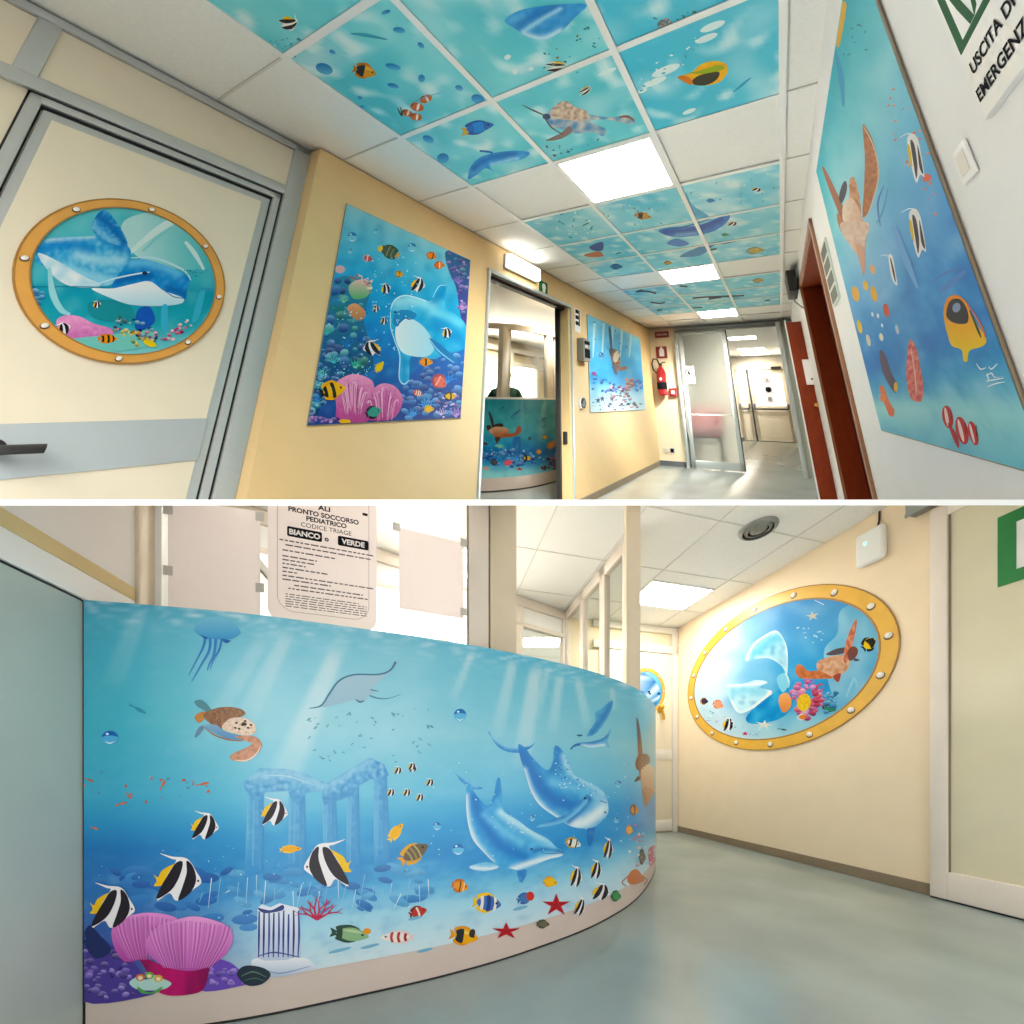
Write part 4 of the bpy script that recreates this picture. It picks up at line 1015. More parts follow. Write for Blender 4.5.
art.poly(j((835, 640), (880, 605), (950, 605), (1000, 640), (1000, 680), (950, 695), (880, 680), (840, 665)), lambda x, y: mix('f0e2d4', 'c99a78', .3+.9*nz(x*.5, y*.7, 3)), True, 2)
for a, b in ((905, 630), (935, 640), (965, 655), (950, 620), (920, 660), (980, 640), (900, 655)): art.ell(60+a/5.12, 600+b/5.12, 1.5, 1.0, '4a3028', 20)
art.ell(60+945/5.12, 600+635/5.12, 2.6, 1.8, '2a1c18', 15)
art.poly(j((900, 700), (960, 695), (1010, 705), (1035, 745), (1010, 790), (960, 825), (900, 825), (870, 805), (900, 780), (950, 760), (985, 735), (950, 722)), lambda x, y: mix('d9a58a', 'a06a50', .35+.8*nz(x*.4, y*.5, 8)), True, 3)
art.line(j((900, 820), (955, 822), (1005, 790), (1030, 745)), [.8, 1.6, 1.4, .6], 'f2ded0')
# ---- manta
m2 = Zm(230, 620, 4.655)
art.poly(m2((370, 412), (430, 395), (460, 350), (500, 290), (560, 258), (640, 252), (720, 245), (770, 195), (776, 206), (740, 250), (720, 262), (690, 290), (665, 322), (690, 332), (650, 350), (625, 378), (580, 372), (470, 400)), fade('b4cfdc', '9dc0d2', 665, 708), True, 4)
art.line(m2((368, 412), (425, 398), (465, 340), (510, 282), (580, 255), (690, 254), (745, 235), (772, 195)), [.6, 1.6, 2, 1.8, 1.6, 1.5, 1.8, 2.6], '4f7f9a')
art.line(m2((585, 370), (605, 382), (625, 376)), [.8, 1.8, .8], '4a7088'); art.line(m2((655, 325), (690, 332)), [1.2, .6], '4a7088'); art.line(m2((650, 352), (690, 365), (740, 365), (795, 346)), [1.6, 1.4, .8, .4], '5a8aa4')
# ---- two dolphins
d3 = Zm(430, 660, 4.267)
art.auto = 3
Z = d3
art.poly(Z((248, 303), (282, 345), (330, 370), (378, 372), (425, 368), (447, 350), (425, 378), (372, 396), (312, 385), (270, 348)), softf('3a8fd0', [(Z((260, 325), (320, 366), (378, 374)), 2.2, 'a8dcf4', .8)]), True, 2)
art.poly(Z((95, 460), (125, 495), (160, 512), (190, 530), (225, 548), (190, 552), (165, 542), (130, 515)), softf('3f96d4', [(Z((100, 470), (160, 515), (200, 540)), 2, 'a8dcf4', .7)]), True, 2)
art.poly(Z((372, 897), (412, 897), (396, 945), (380, 942)), softf('3a86c8', []), True, 2); art.poly(Z((672, 718), (702, 710), (697, 760), (680, 797), (668, 760)), softf('2f78c0', []), True, 2)
art.poly(Z((158, 530), (178, 545), (200, 580), (245, 622), (270, 580), (284, 512), (297, 505), (306, 560), (312, 640), (370, 680), (430, 725), (500, 762), (538, 798), (568, 815), (560, 836), (500, 852), (430, 882), (380, 897), (345, 890), (300, 885), (268, 860), (230, 822), (182, 765), (160, 690), (153, 600)),
  softf('4fabe0', [(Z((185, 590), (230, 700), (300, 790), (400, 840)), 7, '1a74c4', .85), (Z((250, 610), (285, 560), (292, 510)), 4, '2a86cc', .8), (Z((300, 650), (360, 690), (440, 740), (520, 790)), 4.4, 'c4ecf8', .9), (Z((230, 660), (300, 720), (380, 775)), 4, '86d0f0', .6),
     (Z((152, 580), (160, 690), (195, 780), (262, 862)), 3.4, 'e4f4fa', .95), (Z((350, 892), (420, 868), (500, 846), (560, 834)), 3.6, 'eef8fc', .95), (Z((440, 815), (500, 806), (568, 820)), 1.6, '1f66b0', .8), (Z((430, 790), (480, 780), (530, 800)), 3, '6cc0ea', .6)]), True, 2)
art.poly(Z((168, 880), (240, 862), (295, 882), (240, 900), (190, 896)), softf('7cc4ea', [(Z((175, 885), (240, 890), (285, 886)), 2, 'f4fafc', .9)]), True, 2)
art.ell(430+432/4.267, 660+806/4.267, 1.5, 1, '123a6a'); art.line(Z((470, 822), (520, 826), (566, 822)), [.3, .8, .4], '1d5a9c')
art.poly(Z((375, 362), (402, 372), (440, 420), (498, 470), (524, 430), (528, 375), (545, 368), (582, 412), (606, 482), (650, 510), (720, 545), (750, 580), (760, 640), (745, 672), (700, 712), (640, 718), (590, 705), (540, 672), (470, 622), (430, 562), (405, 482), (385, 420)),
  softf('4aa6de', [(Z((392, 400), (440, 500), (520, 590), (600, 620)), 8, '1a70c0', .85), (Z((520, 470), (545, 420), (545, 375)), 5, '2a80c8', .8), (Z((570, 410), (600, 480), (680, 530), (735, 570)), 4, 'bfe8f6', .8), (Z((520, 520), (600, 540), (690, 570)), 5, '7ccaee', .7),
     (Z((400, 470), (430, 560), (475, 625), (545, 678)), 3.4, 'e4f4fa', .95), (Z((600, 700), (660, 690), (720, 650), (745, 630)), 8, 'f0f9fc', .95), (Z((590, 690), (640, 640), (680, 590)), 3, '1f6ab4', .8), (Z((700, 585), (745, 600), (752, 650)), 3, 'a4daf2', .6)]), True, 2)
art.poly(Z((448, 714), (520, 680), (585, 655), (640, 600), (672, 575), (668, 615), (610, 668), (540, 702)), softf('3c8ccc', [(Z((460, 710), (560, 690), (620, 650), (665, 600)), 2, '8cd0f0', .8)]), True, 2)
art.ell(430+660/4.267, 660+590/4.267, 1.6, 1.3, '123a6a'); art.line(Z((725, 600), (752, 610)), .8, '2b6cae'); art.ell(430+746/4.267, 660+650/4.267, 1.1, 1, '2a5a90')
art.auto = 3.5
specks(art, 26, Z((300, 650), (340, 660), (440, 735), (410, 750), (320, 700)), ['eaf6fa', 'bfe0f0'], .4, 1.1, 41)
specks(art, 50, Z((520, 480), (600, 480), (720, 550), (690, 580), (560, 550)), ['d8eef8', 'a8d4ee', '1f6cb8'], .5, 1.4, 42); specks(art, 16, Z((535, 380), (575, 410), (600, 470), (530, 470)), ['1c5ca4', '9ad4f0'], .6, 1.3, 43)
art.poly(Z((778, 170), (770, 220), (735, 280), (700, 318), (668, 326), (680, 300), (705, 262), (703, 225), (730, 208)), softf('5aaede', [(Z((770, 190), (735, 250), (690, 310)), 3, '2a7cc4', .8)]), True, 2); art.poly(Z((598, 382), (625, 355), (690, 348), (742, 330), (772, 292), (757, 345), (765, 372), (735, 368), (680, 374), (640, 362)), softf('6cbae4', [(Z((620, 360), (690, 352), (750, 325)), 2.4, '2a7cc4', .8), (Z((650, 366), (700, 370), (740, 364)), 2, 'e8f6fa', .9)]), True, 2)
art.ell(430+637/4.267, 660+322/4.267, 3, 1, '2a5a90'); art.line(Z((598, 382), (615, 365), (640, 362)), 1.6, '2f6cac')
# ---- turtle on the turn of the counter
art.poly(d3((880, 250), (892, 275), (905, 380), (908, 500), (898, 515), (890, 460), (885, 360)), fade('6a4630', 'a8744a', 718, 780)); art.poly(d3((875, 440), (890, 405), (925, 402), (938, 430), (915, 460), (885, 470)), '7a4a2c')
art.poly(d3((900, 470), (935, 445), (962, 480), (962, 550), (930, 592), (905, 540)), fade('e8cfae', 'b9825a', 765, 798), True, 3); art.poly(d3((905, 545), (950, 560), (935, 600), (918, 625)), 'a8703f'); art.poly(d3((870, 520), (888, 495), (895, 510)), '5a3828')
# ---- the reef at the bottom left
pur = [(84, 1000), (84, 955), (110, 948), (150, 975), (165, 990), (235, 965), (248, 985), (170, 993)]
art.poly([(84, 1001), (84, 950), (100, 944), (125, 952), (150, 985), (150, 995)], '4a3a92'); art.poly([(200, 990), (205, 960), (230, 962), (248, 980), (244, 985)], '6a4cb4')
blobs(art, 50, [(84, 1000), (84, 948), (120, 950), (150, 975), (150, 994)], ['6c50b8', '4f3a9c', '8a6cd0', '3c2a80'], 2, 5, 51); blobs(art, 26, [(200, 988), (208, 955), (232, 962), (246, 982)], ['7a58c4', '9a7ad8', '5c40a8'], 2, 4.4, 52)
art.poly([(84, 940), (90, 925), (100, 935), (112, 950), (96, 958)], '1c2a60')
a6 = Zm(60, 740, 3.413)
art.poly(a6((255, 715), (330, 760), (390, 765), (470, 770), (515, 740), (510, 790), (490, 850), (440, 868), (370, 870), (330, 850), (300, 790)), lambda x, y: mix('c2186e', '7a0f4c', abs(x-172)/38+.4*nz(x*.15, y*.05)), True, 4)
def an(pts, cx, cy, top, low, n, y0, y1, x0, x1):
    art.poly(pts, lambda x, y: mix(top, low, (y-y0)/(y1-y0)), True, 4)
    for i in range(n):
        u = i/(n-1); xb = x0+(x1-x0)*u; xm = cx+(xb-cx)*.55
        art.line([(xm, y1-1), ((xm+xb)/2+(xb-cx)*.1, (y0+y1)/2), (xb, y0+3+abs(u-.5)*12)], [.4, .9, 1.1], mix('e9a6dc', 'c05cb4', .5+.5*math.sin(i*2.7)))
an(a6((178, 655), (195, 620), (240, 598), (310, 588), (390, 602), (420, 640), (350, 700), (290, 740), (225, 755), (190, 710)), 150, 965, 'e79ad8', 'b04aa0', 34, 912, 960, 113, 182)
an(a6((295, 690), (330, 640), (400, 612), (470, 600), (560, 625), (592, 665), (575, 720), (520, 765), (450, 785), (360, 770), (310, 730)), 186, 972, 'eba4dc', 'b85aac', 42, 917, 968, 147, 233)
art.at(151, 981, 21, 9).poly([(-1, .1), (-.6, -.5), (-.2, -.2), (.2, -.7), (.6, -.3), (1, .2), (.7, .8), (0, 1), (-.7, .8)], 'b8dcd4')
for x, y, c in ((141, 977, 'd87a4a'), (150, 975, '7ab04a'), (159, 978, 'e0b04a')): art.ell(x, y, 4.5, 3.6, c); art.ell(x, y+.5, 2.4, 2, 'f0e4c8')
art.poly([(138, 986), (150, 992), (163, 986), (158, 992), (143, 993)], '5aa85a')
# ---- broken column, red coral, dark shell
art.poly(a6((655, 752), (700, 742), (830, 742), (870, 772), (862, 782), (740, 808), (672, 790)), fade('f4f6fa', 'b8c8dc', 958, 976)); art.poly(a6((676, 572), (690, 560), (720, 570), (750, 556), (790, 566), (816, 572), (824, 735), (770, 750), (700, 752), (672, 742)), fade('e8eef8', 'c2cfe6', 905, 960), False, 5)
for i in range(9):
    x = 259.5+i*4.9; art.line([(x, 909+R.uniform(0, 6)), (x+R.uniform(-.6, .6), 935), (x-.6, 957)], [1.4, 2.2, 1.0], R.choice(['2f3c86', '46549c', '28306e']))
art.line([(258, 956), (275, 952), (300, 957)], [.8, 1.4, .8], '3a4690'); art.poly(a6((676, 572), (720, 580), (760, 562), (760, 580), (700, 590)), '2c3478'); art.line([(262, 968), (280, 973), (310, 966)], [.6, 1.2, .6], '8a9ac0')
art.at(317, 905, 19, 16).coral('b8244e', 6, 5, 75)
art.poly(a6((605, 800), (630, 770), (690, 775), (720, 800), (690, 832), (640, 836)), '24303c'); art.line(a6((620, 805), (660, 790), (705, 808)), [.6, 1.6, .6], '5f7a70'); art.line(a6((630, 820), (665, 812), (700, 822)), [.6, 1.2, .6], '4a6a60')
# ---- moorish idols
for x, y, sx, sy, r in ((114, 905, 22, 22, 0), (179, 877, 23, 23, 0), (205.5, 825, 13.5, 14, 0), (275, 811, 13, 14, 0), (327, 863, -23, 23, 0)): art.at(x, y, sx, sy, r).moorish()
art.at(291, 849, 11, 5, -4).oval('efb03a', 'f2c65a', eye='3a2a10'); art.at(396, 832, 11, 6.5, -52).oval('f2b834', 'f4c860', eye='3a2a10')
art.at(414, 853, 16, 12, -32).oval('6a5c40', 'e0a83a', ((-.4, -.3, 'a89a70'), (-.1, 0, '9a8a60'), (.2, .3, 'b0a478')), tail='e8a03a')
art.at(350, 934, 19, 11, 6).oval('8fb48a', '2a4a3c', ((-.75, -.45, '2c4438'),), hi='b8d0a0'); art.ell(367, 931, 4, 3, 'e89a3c')
art.at(397, 937, -17, 8, 0).oval('f2e8e4', 'e8d4d0', ((-.6, -.45, '9c3028'), (-.2, -.05, 'a83a30'), (.2, .35, 'b04438')))
art.at(418, 912, 9, 8, -20).oval('b8382c', '7a2420', ((-.1, .1, 'f0e4d8'),)); art.at(460, 886, 8.5, 8.5, 10).oval('eb9a2c', 'c8701e', ((-.1, .05, '6a3414'), (.35, .45, 'f4e4c8')))
art.at(487, 903, 14, 12.5, 5).oval('3a6cb4', 'f2c43c', ((-.5, -.3, 'f4ead8'), (-.05, .2, '1c3c80'), (.45, .62, 'f4ead8'))); art.at(464, 936, 14, 12, 8).oval('f0b238', 'e09a28', ((-.6, -.1, '20242a'),), hi='f8d878'); art.ell(472, 933, 3, 4.4, '24262c', 20)
art.at(525, 898, 8.5, 7, -20).oval('4878b0', '3a64a0'); art.ell(530, 896, 4, 4.6, 'c8382e'); art.at(550, 882, 7.4, 6.6, 8).oval('f2c22e', 'e8ac24')
art.at(506, 931, 15, 9).star('c41f2c', '8a1420'); art.at(556, 905, 15, 12).star('c41f2c', '8a1420'); art.at(573, 843, 8, 6.6, 15).oval('e8eae0', 'c8a23c', ((-.5, -.25, '22262a'), (.3, .45, '22262a')))
for x, y, sx, sy, r in ((576, 876, 6, 11, 0), (596, 869, 5.6, 10, 0), (608, 848, 5, 11, 0), (601, 891, 9, 9, 0), (580, 906, 5, 10, 10)): art.at(x, y, sx, sy, r).moorish()
art.at(616, 896, 5, 7, 0).oval('4c9a5a', '2f6a44'); art.at(543, 924, 6.4, 5.6, 0).oval('6e6a50', '4a4638'); art.at(642, 857, 3.6, 10, 0).oval('6a5a44', '3c3428'); art.at(629, 830, 3.6, 6, 0).oval('f0b63a', 'd8941e'); art.at(634, 810, 4.4, 7, 0).oval('e09a2c', '8a4a1a', ((-.1, .2, '2a2018'),))
art.poly([(627, 880), (630, 872), (636, 869), (641, 874), (644, 880), (636, 884), (630, 884)], 'd27a44'); art.line([(628, 876), (622, 882), (626, 886)], 1, 'b05a2c'); art.line([(642, 876), (647, 880), (644, 885)], 1, 'b05a2c')
specks(art, 26, [(626, 822), (652, 826), (652, 866), (630, 868)], ['e8f2f6', 'd07a9a', 'f0c0c8', '9cd0ea'], .8, 2.2, 61, .9); art.poly([(648, 850), (655, 846), (655.5, 858), (650, 866)], 'c8506a')
specks(art, 60, [(430, 760), (640, 760), (640, 850), (430, 860)], ['d4ecf6', 'a4d4ee'], .4, .9, 62, .9)
for x, y, w in ((370, 946, 10), (425, 950, 8), (340, 950, 12), (520, 908, 8), (415, 918, 7)): art.ell(x, y, w, 1.6, '7fb6d2', -14)
obj('printed_front', mb, M['print_counter'], rc, B)['label'] = 'blue underwater mural film'
mb = MB(); wallstrip(mb, CURVE[NV:], CBOT, CTOP, -.002, .0); obj('plain_film', mb, mat('plain blue film', '3f88bc', .3), rc, B)
# ================================================================ printed panels
def sheet_grid(mb, pt, cf, nu, nv, mask=None):
    """pt(u, v) -> world point; colours read at the photograph's pixel of every point"""
    vs = [pt(i/nu, j/nv) for i in range(nu+1) for j in range(nv+1)]
    fs = [(i*(nv+1)+j, (i+1)*(nv+1)+j, (i+1)*(nv+1)+j+1, i*(nv+1)+j+1) for i in range(nu) for j in range(nv)]
    mb.add(vs, fs, None, 0, [lin(cf(*pix(p))) for p in vs])
def wall_board(t, axis, val, sgn, b, c, bg, draw, th=.012, nu=50, nv=60, back='white', step=.0001):
    """flat printed board on corridor plane axis=val, facing sgn; b, c = ranges on the two other axes"""
    def pt(u, v, o=0):
        q = [b[0]+(b[1]-b[0])*u, c[0]+(c[1]-c[0])*v]; q.insert(axis, val+sgn*(th+o)); return CA(*q)
    mb = MB(); rng = [b[0], b[1], c[0], c[1]]; lim = sorted((val+sgn*.001, val+sgn*th)); q = rng[:]; q[2*axis:2*axis] = lim
    mb.box(CA, *q, bev=.002); obj('panel', mb, M[back], t, A, 30)
    mb = MB(); e = .003
    sheet_grid(mb, lambda u, v: pt(e+u*(1-2*e), e+v*(1-2*e), .0006), bg, nu, nv)
    art = Art(lambda x, y, o: CA(*CA.px(x, y, axis, val+sgn*(th+o))), mb, .0008, step)
    art.clip = [pix(pt(u, v)) for u, v in ((0.004, 0.004), (.996, .004), (.996, .996), (.004, .996))]
    draw(art); obj('printed_picture', mb, M['print_poster'], t, A)
def mottled(tab, axis_fn, amp=.25, sc=.06, dk='1f7cc0', lt='c8ecf4'):
    def f(x, y):
        v = axis_fn(x, y); c = lerp_tab(tab, v)
        n = nz(x*sc, y*sc, 3)+.5*nz(x*sc*2.7, y*sc*2.7, 9)
        return mix(c, lt if n > 0 else dk, abs(n)*amp)
    return f
# ---------------- dolphin poster on the yellow wall
p1 = Zm(290, 190, 4.096)
def bg1(x, y):
    q = CA.px(x, y, 0, RL); v = (.81-q[2])/.91; u = (q[1]-.94)/.832
    c = lerp_tab([(0, '8ed3e2'), (.12, '66c4de'), (.35, '34a9dc'), (.6, '1f86cc'), (.8, '1a62ae'), (1, '22408a')], v)
    c = mix(c, 'd8f2f6', max(0, math.sin(u*26+v*1.5))*.28*max(0, .5-v)*1.5)
    n = nz(x*.09, y*.09, 2); return mix(c, '9ad8ec' if n > 0 else '164e9a', abs(n)*.3)
def draw1(a):
    lf = p1((60, 960), (110, 720), (150, 500), (190, 370), (250, 355), (330, 400), (300, 520), (330, 640), (330, 740), (200, 780), (140, 850), (100, 960))
    a.poly(lf, fade('3a8aa8', '123a72', 280, 420), True, 5)
    blobs(a, 60, lf, ['2f9aa8', '2a6cb8', '3fa88c', '1f4f9c', '58b8c0', '2c7a6a', '1a3a7c'], 2.4, 6.5, 71, .8)
    blobs(a, 46, p1((60, 960), (90, 820), (140, 640), (200, 640), (210, 760), (120, 900)), ['1a3a80', '2858a8', '3f8ab8', '5aa0c0'], 1.6, 4, 72)
    a.poly(p1((240, 400), (270, 370), (320, 370), (335, 400), (310, 440), (260, 445)), fade('f0c8b8', '58b078', 280, 300), True, 2); blobs(a, 22, p1((235, 355), (300, 345), (345, 380), (330, 420), (290, 370)), ['f2cabc', 'e8a898', 'f4e0d0'], 1, 2.2, 73)
    a.poly(p1((235, 480), (270, 465), (310, 500), (290, 535), (250, 515)), fade('e8a878', 'b87a58', 304, 322), True, 2); a.ell(*p1((195, 470))[0], 8, 7, fade('3f8ad0', '2a7a68', 298, 312), 0, 2); a.ell(*p1((205, 325))[0], 5, 4, 'e0b8b8')
    rt = p1((640, 250), (740, 290), (722, 560), (700, 520), (680, 400), (650, 330)); a.poly(rt, fade('2a6a98', '4a3a90', 255, 325), True, 4)
    blobs(a, 40, rt, ['2a5a9a', '7a62b8', '4a3a8c', '9a82c8', '2f7a98'], 1.2, 3.4, 74)
    rb = p1((470, 800), (560, 700), (712, 650), (695, 940), (430, 940)); a.poly(rb, fade('2a6cc0', '16408e', 355, 420), True, 5)
    blobs(a, 60, rb, ['2f7ed0', '1f58b0', '3f92dc', '184690', '2a6ac4'], 2.4, 5, 75)
    blobs(a, 24, p1((590, 830), (690, 830), (695, 935), (600, 935)), ['b8a4d8', '5a4aa0', 'd8c8e8', '3a3a80'], 1, 3, 76)
    dol = p1((410, 490), (430, 448), (480, 430), (560, 455), (585, 440), (610, 395), (640, 388), (635, 475), (680, 510), (720, 555), (717, 645), (640, 672), (585, 692), (520, 682), (492, 690), (487, 780), (466, 797), (445, 768), (450, 680), (430, 620), (412, 560))
    a.poly(dol, softf('3fb4e2', [(p1((440, 460), (520, 450), (580, 470)), 8, 'b4ecf6', .8), (p1((590, 450), (620, 420), (630, 400)), 5, '1f86c4', .7), (p1((600, 540), (660, 580), (710, 620)), 9, '1f8cd0', .7), (p1((590, 500), (650, 520), (700, 550)), 5, '8cdcf2', .7), (p1((465, 690), (468, 740), (468, 790)), 3, '1f86c8', .6)], .2, .12), True, 2.6)
    a.poly(p1((432, 600), (440, 545), (480, 525), (530, 545), (570, 590), (590, 650), (560, 682), (500, 680), (455, 660)), lambda x, y: mix('eef8fa', '9ad8ee', (x-395)/45), True, 3)
    a.poly(p1((418, 540), (435, 500), (480, 490), (520, 510), (500, 525), (460, 530), (440, 560)), '2f8cc4'); a.line(p1((440, 555), (470, 525), (490, 530), (515, 520)), [.5, 1.4, 1, .4], '1f5f98'); a.ell(*p1((430, 500))[0], 1.4, 1, '123a68')
    a.line(p1((412, 500), (412, 560), (430, 620), (450, 680), (447, 768), (466, 795), (488, 780)), [.8, 1, 1, 1.2, 1, 1.2, .8], 'c4f0f8'); a.line(p1((412, 490), (432, 448), (480, 432), (560, 455)), [.8, 1.2, 1.2, .8], 'd8f6fa')
    a.poly(p1((570, 610), (600, 620), (680, 690), (672, 710), (610, 670)), '1f7cbc'); a.line(p1((570, 610), (610, 660), (672, 708)), [.5, 1, .6], 'a8e4f4'); a.line(p1((585, 440), (610, 395), (640, 390)), [.5, 1, .6], 'a8e4f4')
    for k, (x, y, c, sc, sp) in enumerate(((150, 560, '4ac0b8', 9, 70), (235, 610, '2a7cc8', 10, 60), (180, 680, '58c8d0', 8, 80), (270, 700, '3fb890', 9, 60), (130, 740, '6ad0e0', 7, 70), (220, 440, '8ad8b0', 6, 70), (290, 590, '1f5cb0', 8, 70), (110, 840, '3a8cd8', 8, 70), (690, 360, '9a7cd0', 7, 60), (705, 470, 'c898d8', 6, 70), (560, 860, '5ab4f0', 9, 70), (640, 760, '3f9ae8', 9, 70), (500, 900, '4aa0e8', 8, 70), (680, 900, 'b49ae0', 8, 70), (620, 900, 'd8c8f0', 6, 80))):
        a.at(*p1((x, y))[0], sc, sc).coral(c, 5, 200+k, sp)
    specks(a, 90, p1((90, 700), (160, 480), (320, 480), (330, 760), (150, 850)), ['9ae8e8', 'd0f4f0', '1a4488', '58b898'], .4, 1.1, 170, .8)
    for k in range(2):
        pts = p1((190, 880), (180, 800), (250, 755), (320, 770), (345, 810), (330, 940), (200, 950)) if k == 0 else p1((300, 930), (310, 850), (370, 795), (430, 805), (462, 860), (430, 930), (360, 945))
        cx = sum(p[0] for p in pts)/7; cy = sum(p[1] for p in pts)/7
        a.poly(pts, lambda x, y: mix('f2a4cc', 'b84a90', (y-376)/44+.3*nz(x*.8, y*.1)), True, 3)
        Q = random.Random(80+k)
        for i in range(70):
            u = Q.uniform(-16, 16); a.line([(cx+u*.55, cy+Q.uniform(8, 19)), (cx+u*.8, cy-2), (cx+u, cy-17+abs(u)*.75+Q.uniform(0, 6))], [.3, .7, .8], Q.choice(['f8c8e0', 'd86aac', 'f4b0d4', 'c05898']))
    blobs(a, 24, p1((70, 955), (90, 930), (200, 935), (190, 950)), ['8a5ab0', '5a3a8c', 'b48ad0'], 1, 2.6, 77)
    P = lambda x, y: p1((x, y))[0]
    for x, y, s, r in ((392, 402, 5, -25), (525, 385, 7, 4), (352, 484, 3.6, -20), (385, 535, 3.6, -10), (642, 583, 5, -25)): a.at(*P(x, y), s, s*1.15, r).moorish()
    a.at(*P(335, 645), -9, 8, 0).moorish(); a.at(*P(175, 820), 13, 12, -14).oval('f0b83a', 'e8a828', ((-.7, -.45, '20201c'), (-.1, .15, '20201c')), tail='20201c')
    a.at(*P(405, 252), -11, 8.4, 25).oval('4a5a48', '3a4a3c', ((-.4, -.3, '7a8a60'), (0, .1, '8a9a70')), tail='e89a3a'); a.ell(*P(370, 240), 2.4, 3.4, 'f2d060', 20)
    a.at(*P(580, 270), 5.4, 5, 20).oval('e8862a', 'c86a1c', ((.1, .3, '3a2010'),)); a.at(*P(612, 308), 5.4, 5, 0).oval('e87a24', 'b85a1c', ((-.1, .1, 'f0d8b0'),)); a.at(*P(448, 345), 4.4, 4.2, 10).oval('e8a83a', 'b87a24', ((-.1, .1, '5a3a18'),))
    a.at(*P(318, 280), 5, 5, 10).oval('c85a58', 'b0a8c0', ((-.2, 0, 'f0e0e0'),)); a.at(*P(367, 724), 6.4, 4.4, -55).oval('f0d040', 'e8c02a'); a.at(*P(558, 705), 6.8, 5.4, 0).oval('f0a02a', 'e8901e', ((-.2, .05, '24201c'),)); a.at(*P(342, 910), 8, 8, -20).oval('3f9a8a', '1c2430'); a.at(*P(655, 845), 6, 5.4, 0).oval('e8b82a', '24241c', ((.0, .25, '20201c'),))
    a.at(*P(570, 897), 5, 4.6, 0).oval('f2c41c', 'e8b414'); a.at(*P(525, 832), 5, 4, 15).clown(); a.at(*P(612, 785), 8, 9, 30).oval('e07060', 'b84a50', ((-.3, -.1, 'f0a898'),)); a.ell(*P(225, 948), 6, 2.4, 'e8b820')
    for x, y, r in ((255, 192, 5), (500, 235, 4.6), (245, 250, 2.4), (350, 168, 2.2)): a.at(*P(x, y), r).bubble('2f86c0', '7fcce4')
    specks(a, 70, p1((320, 250), (560, 250), (540, 440), (380, 760), (330, 700)), ['d8f4fa', 'a8e0f0'], .35, .9, 78, .9); specks(a, 40, p1((90, 700), (330, 700), (330, 760), (90, 860)), ['b8e8f4', '58d0e0'], .35, .9, 79, .9)
t = thing('wall_poster', 'tall sea print of a smiling dolphin and pink anemone on the yellow wall', 'poster', CA(RL, 1.35, -.1), 'sea life wall prints')
wall_board(t, 0, RL, 1, (.94, 1.772), (-.1, .81), bg1, draw1, .006, 60, 70, 'metal_dark')
# ---------------- turtle poster by the far corner
p2 = Zm(570, 290, 4.876)
def bg2(x, y):
    q = CA.px(x, y, 0, RL); v = (.8-q[2])/.91
    c = lerp_tab([(0, '8fd0e8'), (.2, '7cc6e8'), (.5, '5ab2e4'), (.66, '4aa0dc'), (.78, 'a0d4ec'), (1, 'd4ecf2')], v)
    n = nz(x*.12, y*.12, 2); return mix(c, 'e0f6fa' if n > 0 else '2f86cc', abs(n)*.35)
def draw2(a):
    P = lambda x, y: p2((x, y))[0]
    blobs(a, 46, p2((100, 400), (250, 470), (350, 430), (355, 500), (110, 500)), ['4a6ac8', '2f86d0', '7a5ac0', '3a9ad8'], 1, 2.6, 91)
    for k in range(5): a.line(p2((120+45*k, 160), (115+45*k, 260), (112+44*k, 330)), [2.6, 2, .6], 'c8ecf6')
    a.poly(p2((195, 300), (215, 285), (240, 310), (246, 360), (228, 395), (205, 350)), lambda x, y: mix('c89a78', '6a5048', .5+nz(x, y)), True, 1.5); a.poly(p2((188, 185), (196, 180), (205, 240), (206, 290), (198, 300), (192, 240)), '4a6a88'); a.poly(p2((205, 345), (228, 395), (228, 415), (212, 400)), '5a6a80'); a.poly(p2((225, 380), (270, 372), (278, 385), (245, 395)), 'a07868'); a.ell(*P(226, 325), 3, 6, 'e8d4b8', 15); a.poly(p2((190, 290), (205, 280), (212, 300), (198, 320)), '5a5a68')
    a.at(*P(152, 320), 2.8, 3.4).bubble('3a6cb8', '5a92cc'); a.at(*P(118, 408), 2.6, 2.4).oval('a04a98', '7a3a80')
    blobs(a, 60, p2((185, 590), (190, 470), (240, 450), (270, 500), (290, 420), (310, 480), (330, 580)), ['c89aa8', '4a3a50', 'e8c8c8', '6a4a58', 'b0808a', '2a2a3a'], .8, 2.4, 92); blobs(a, 12, p2((270, 430), (300, 425), (305, 480), (275, 490)), ['d88a60', 'e8a078', 'b86a48'], 1.2, 2.6, 93)
    specks(a, 40, p2((110, 520), (355, 540), (355, 580), (110, 585)), ['3a3a58', '5a82b0', 'f4f8fa'], .5, 1.4, 94)
    for x, y in ((137, 538), (158, 530)): a.at(*P(x, y), 3.2, 4).star('3a4a78')
    specks(a, 16, p2((100, 150), (330, 230), (330, 400), (110, 400)), ['3f7ab0', '2f5a98'], .5, 1.3, 95)
t = thing('wall_poster', 'pale blue sea turtle print on the yellow wall near the far corner', 'poster', CA(RL, 4.4, -.1), 'sea life wall prints')
wall_board(t, 0, RL, 1, (3.51, 5.25), (-.11, .80), bg2, draw2, .008, 40, 40, 'metal_dark')
